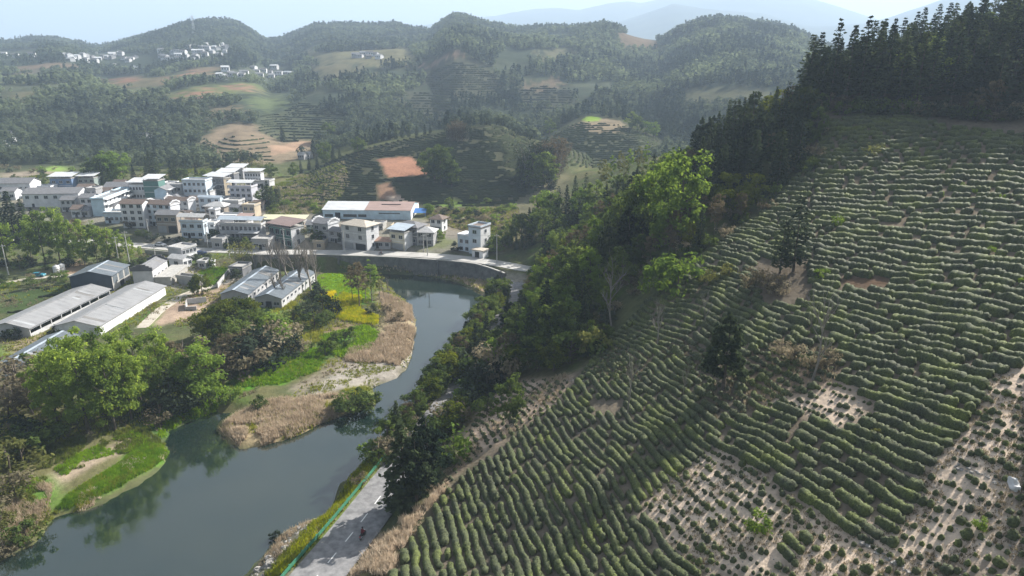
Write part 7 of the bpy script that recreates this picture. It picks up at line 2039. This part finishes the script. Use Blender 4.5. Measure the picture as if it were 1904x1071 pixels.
rocks_px(18, [(1240, 740), (1285, 745), (1290, 790), (1250, 780)], .12, .3, 'pale stone between the lower tea rows', 'stones between the lower rows')
def litter(n, poly, s0, s1, name):
    P = poly_at(poly); lo, hi = P.min(0), P.max(0)
    q = rng.uniform(lo, hi, (n * 3, 2)); q = q[inpoly(q[:, 0], q[:, 1], P)][:n]
    z = H(q[:, 0], q[:, 1]); ok = z > -.3; q, z = q[ok], z[ok]
    Vs, Qs, n0 = [], [], 0
    for k in range(len(q)):
        V, Q = RV[k % 8]; s = s0 + (s1 - s0) * rng.random() ** 3; a = rng.uniform(0, 6); c_, s_ = math.cos(a), math.sin(a)
        Vs.append(np.stack([(V[:, 0] * c_ - V[:, 1] * s_) * s + q[k, 0], (V[:, 0] * s_ + V[:, 1] * c_) * s + q[k, 1], V[:, 2] * s * .8 + z[k] - .05 * s], 1)); Qs.append(Q + n0); n0 += len(V)
    tag(link(name, mesh_np(name, np.vstack(Vs), np.vstack(Qs), [M_rock])), kind='stuff')
litter(420, [(460, 1075), (505, 1020), (545, 982), (630, 938), (650, 890), (730, 815), (755, 825), (700, 880), (640, 945), (560, 1010), (510, 1075)], .06, .35, 'bank_stones')
litter(380, [(580, 725), (650, 690), (745, 690), (768, 640), (776, 600), (755, 560), (750, 640), (700, 660), (650, 670), (570, 735)], .05, .25, 'gravel_stones')
litter(320, [(875, 562), (905, 545), (935, 512), (978, 525), (945, 562)], .08, .4, 'rubble_stones')
litter(700, [(1185, 935), (1330, 830), (1420, 870), (1510, 950), (1640, 1010), (1730, 1075), (1300, 1075)], .03, .13, 'clods')
litter(700, [(1720, 880), (1800, 800), (1850, 700), (1904, 680), (1904, 1075), (1730, 1075), (1620, 990)], .03, .15, 'clods')
litter(350, [(1400, 740), (1470, 690), (1560, 700), (1640, 760), (1480, 770), (1330, 810)], .03, .15, 'clods')

# ------------------------------------------------------------------ ground cover: reeds, grass, flowers, weeds
def tufts(name, n, poly, h, blades, mat, wd=.10, lean=.45, dens=None, seed=0):
    P = poly_at(poly); lo, hi = P.min(0), P.max(0)
    q = rng.uniform(lo, hi, (n * 4, 2)); ok = inpoly(q[:, 0], q[:, 1], P)
    if dens is not None: ok &= fbm(q[:, 0] / dens[0], q[:, 1] / dens[0], 300 + seed, 3) > dens[1]
    q = q[ok][:n]
    q = q[polydist(q[:, 0], q[:, 1], ROAD[:, :2], False) > 4.3]
    z = H(q[:, 0], q[:, 1]); k_ = z > .02; q, z = q[k_], z[k_]
    m_ = len(q)
    if not m_: return
    hh_ = h * rng.uniform(.55, 1.35, (m_, 1)) * np.ones((1, blades)) * rng.uniform(.7, 1.2, (m_, blades))
    a = rng.uniform(0, 6.283, (m_, blades)); ln = rng.uniform(.1, lean, (m_, blades)) * hh_
    bx, by = q[:, :1] + rng.normal(0, wd * 2, (m_, blades)), q[:, 1:] + rng.normal(0, wd * 2, (m_, blades))
    a2 = rng.uniform(0, 6.283, (m_, blades)); w = wd * rng.uniform(.6, 1.4, (m_, blades))
    p0 = np.stack([bx - np.cos(a2) * w, by - np.sin(a2) * w, np.repeat(z[:, None], blades, 1) - .05], -1)
    p1 = np.stack([bx + np.cos(a2) * w, by + np.sin(a2) * w, np.repeat(z[:, None], blades, 1) - .05], -1)
    p2 = np.stack([bx + np.cos(a) * ln, by + np.sin(a) * ln, z[:, None] + hh_], -1)
    V = np.stack([p0, p1, p2], 2).reshape(-1, 3)
    tag(link(name, mesh_np(name, V, np.arange(len(V)).reshape(-1, 3), [mat])), kind='stuff')
tufts('dry_reeds', 3200, [(410, 800), (440, 770), (500, 745), (580, 738), (640, 735), (660, 760), (640, 772), (590, 790), (540, 815), (490, 828), (450, 833)], .9, 7, ML['reed'], .09, .7, (4, -.25), 1)
tufts('dry_reeds', 3400, [(705, 545), (765, 570), (772, 620), (762, 660), (740, 680), (640, 672), (650, 650), (700, 640), (720, 590)], 1.0, 7, ML['reed'], .09, .7, (4, -.3), 2)
tufts('dry_reeds', 900, [(640, 1071), (700, 1000), (800, 930), (830, 910), (770, 975), (725, 1071)], .9, 8, ML['reed'], .08, .7, (3, -.25), 3)
tufts('dry_reeds', 700, [(470, 1071), (520, 1000), (630, 945), (660, 915), (700, 850), (720, 845), (690, 890), (640, 960), (560, 1030), (520, 1071)], .6, 7, ML['reed'], .07, .7, (3, -.1), 4)
tufts('dry_reeds', 600, [(0, 960), (60, 900), (100, 900), (90, 960), (40, 1020), (0, 1040)], .8, 7, ML['reed'], .08, .7, (3, -.1), 5)
tufts('green_grass', 3600, [(105, 945), (150, 905), (225, 860), (255, 828), (300, 828), (318, 845), (280, 872), (230, 900), (180, 925), (130, 945)], .42, 8, ML['grass'], .07, .5, None, 6)
tufts('green_grass', 2600, [(420, 715), (480, 675), (570, 645), (610, 650), (590, 690), (520, 715), (450, 722)], .5, 7, ML['grass'], .09, .5, (5, -.4), 7)
tufts('green_grass', 1600, [(270, 790), (400, 700), (420, 730), (400, 765), (350, 785), (300, 815)], .5, 7, ML['grass'], .09, .5, (4, -.2), 8)
tufts('green_grass', 1800, [(20, 960), (60, 880), (250, 800), (300, 830), (150, 860), (100, 905), (90, 960)], .4, 7, ML['grass'], .07, .5, (4, -.05), 9)
tufts('field_crop', 2200, [(590, 515), (640, 512), (680, 530), (690, 560), (650, 570), (600, 560), (580, 545)], .45, 6, ML['grass'], .10, .4, None, 10)
tufts('field_crop', 900, [(370, 505), (395, 497), (425, 498), (420, 512), (400, 530), (385, 535)], .4, 6, ML['grass'], .10, .4, None, 11)
tufts('rape_flowers', 3000, [(600, 572), (640, 546), (672, 552), (668, 575), (704, 590), (700, 604), (660, 600), (620, 592)], .85, 7, ML['rape'], .11, .35, (5, -.45), 12)
tufts('rape_flowers', 900, [(590, 548), (625, 542), (615, 560), (590, 562)], .7, 6, ML['rape'], .10, .35, (4, -.1), 13)
tufts('leafy_weeds', 1600, [(595, 625), (680, 605), (705, 620), (690, 650), (640, 665), (600, 655)], .7, 7, ML['grass'], .12, .5, (4, -.2), 14)
tufts('leafy_weeds', 1500, [(480, 600), (540, 560), (600, 590), (600, 640), (540, 660), (490, 640)], .7, 7, ML['weed'], .12, .5, (4, -.1), 15)
tufts('verge_weeds', 2600, [(500, 1075), (575, 985), (640, 912), (700, 845), (735, 820), (722, 868), (665, 930), (605, 995), (540, 1075)], .75, 8, ML['rape'], .08, .5, (3, -.45), 16)
tufts('verge_weeds', 2600, [(490, 1075), (570, 985), (640, 908), (700, 840), (735, 820), (722, 868), (665, 930), (605, 995), (540, 1075)], .7, 8, ML['weed'], .08, .5, (3, -.3), 17)
tufts('slope_grass', 1700, [(730, 1071), (800, 935), (880, 850), (960, 800), (1040, 735), (1060, 690), (1030, 700), (870, 800), (800, 900), (680, 1071)], .45, 7, ML['reed'], .06, .6, (3, -.1), 18)
tufts('slope_grass', 500, [(1380, 650), (1540, 640), (1570, 700), (1470, 740), (1330, 790), (1290, 720)], .45, 6, ML['brown'], .07, .6, (3, -.2), 19)
tufts('slope_grass', 700, [(1100, 690), (1150, 640), (1230, 620), (1310, 640), (1300, 740), (1180, 730)], .4, 6, ML['brown'], .07, .6, (3, -.1), 20)
tufts('waste_weeds', 2600, [(785, 392), (960, 385), (975, 420), (925, 470), (910, 440), (850, 425), (800, 412)], .8, 6, ML['brown'], .16, .6, (8, -.2), 31)
tufts('waste_weeds', 1500, [(785, 392), (960, 385), (975, 420), (925, 470), (910, 440), (850, 425), (800, 412)], .8, 6, ML['weed'], .16, .6, (8, -.1), 32)
tufts('waste_weeds', 2200, [(500, 350), (560, 325), (640, 300), (650, 345), (600, 398), (495, 400)], .8, 6, ML['weed'], .2, .6, (8, -.2), 43)
tufts('waste_weeds', 1500, [(500, 350), (560, 325), (640, 300), (650, 345), (600, 398), (495, 400)], .8, 6, ML['brown'], .2, .6, (8, -.1), 44)
tufts('waste_weeds', 1600, [(0, 330), (490, 310), (500, 345), (300, 345), (0, 352)], .9, 6, ML['weed'], .2, .6, (10, -.1), 33)
tufts('field_weeds', 1500, [(1185, 935), (1330, 830), (1420, 870), (1510, 950), (1640, 1010), (1730, 1075), (1300, 1075)], .22, 6, ML['brown'], .05, .8, (3, -.1), 34)
tufts('field_weeds', 1500, [(1720, 880), (1800, 800), (1850, 700), (1904, 680), (1904, 1075), (1730, 1075), (1620, 990)], .22, 6, ML['brown'], .05, .8, (3, -.1), 35)
tufts('field_weeds', 700, [(870, 800), (900, 745), (960, 705), (1060, 700), (1040, 745), (960, 800), (880, 850)], .22, 6, ML['brown'], .05, .8, (3, -.1), 36)
tufts('bar_weeds', 1200, [(560, 740), (600, 705), (660, 668), (740, 672), (765, 640), (768, 665), (755, 690), (690, 722), (640, 725)], .35, 6, ML['weed'], .06, .6, (3, .12), 37)
tufts('bar_weeds', 1300, [(410, 800), (440, 770), (500, 745), (580, 738), (690, 722), (700, 745), (640, 772), (540, 815), (450, 833)], .6, 6, ML['weed'], .08, .6, (4, .05), 38)
tufts('spit_weeds', 1200, [(60, 960), (150, 905), (225, 860), (300, 828), (318, 845), (280, 872), (180, 925), (80, 985)], .5, 6, ML['weed'], .07, .6, (3, .0), 39)
tufts('spit_weeds', 700, [(60, 960), (150, 905), (225, 860), (300, 828), (325, 850), (280, 880), (180, 935), (80, 990)], .45, 6, ML['reed'], .07, .6, (3, .15), 40)
tufts('wall_foot_weeds', 1300, [(620, 494), (720, 494), (800, 500), (850, 506), (905, 520), (925, 548), (905, 546), (880, 534), (850, 521), (800, 511), (745, 505), (700, 502), (640, 500)], .9, 6, ML['reed'], .14, .6, (4, -.3), 41)
tufts('wall_foot_weeds', 1100, [(620, 494), (720, 494), (800, 500), (850, 506), (905, 520), (925, 548), (905, 546), (880, 534), (850, 521), (800, 511), (745, 505), (700, 502), (640, 500)], .9, 6, ML['weed'], .14, .6, (4, -.1), 42)
tufts('bank_weeds', 2600, [(0, 850), (60, 830), (270, 790), (310, 830), (150, 870), (90, 880), (60, 940), (0, 1030)], .5, 6, ML['weed'], .08, .6, (4, -.1), 21)
tufts('flat_weeds', 5200, [(0, 520), (140, 520), (260, 470), (440, 480), (700, 505), (760, 560), (700, 690), (560, 740), (420, 740), (300, 800), (0, 840)], .55, 6, ML['weed'], .13, .6, (9, .0), 22)
tufts('flat_weeds', 4200, [(0, 520), (140, 520), (260, 470), (440, 480), (700, 505), (760, 560), (700, 690), (560, 740), (420, 740), (300, 800), (0, 840)], .5, 6, ML['brown'], .12, .6, (8, .05), 23)

# ------------------------------------------------------------------ haze: the air of the valley
hz = bpy.data.materials.new('haze_air')
nt, out = nodes(hz)
pv = N(nt, 'ShaderNodeVolumePrincipled')
pv.inputs['Color'].default_value = (.60, .76, .97, 1)
pv.inputs['Density'].default_value = .00024
pv.inputs['Anisotropy'].default_value = .12
nt.links.new(pv.outputs[0], out.inputs['Volume'])
zmin = float(GZ.min())
b = MB().box(-7700, 7700, -700, 10000, zmin - 1, max(float(GZ.max()), 100) + 25)
tag(b.build('haze', hz), kind='stuff')
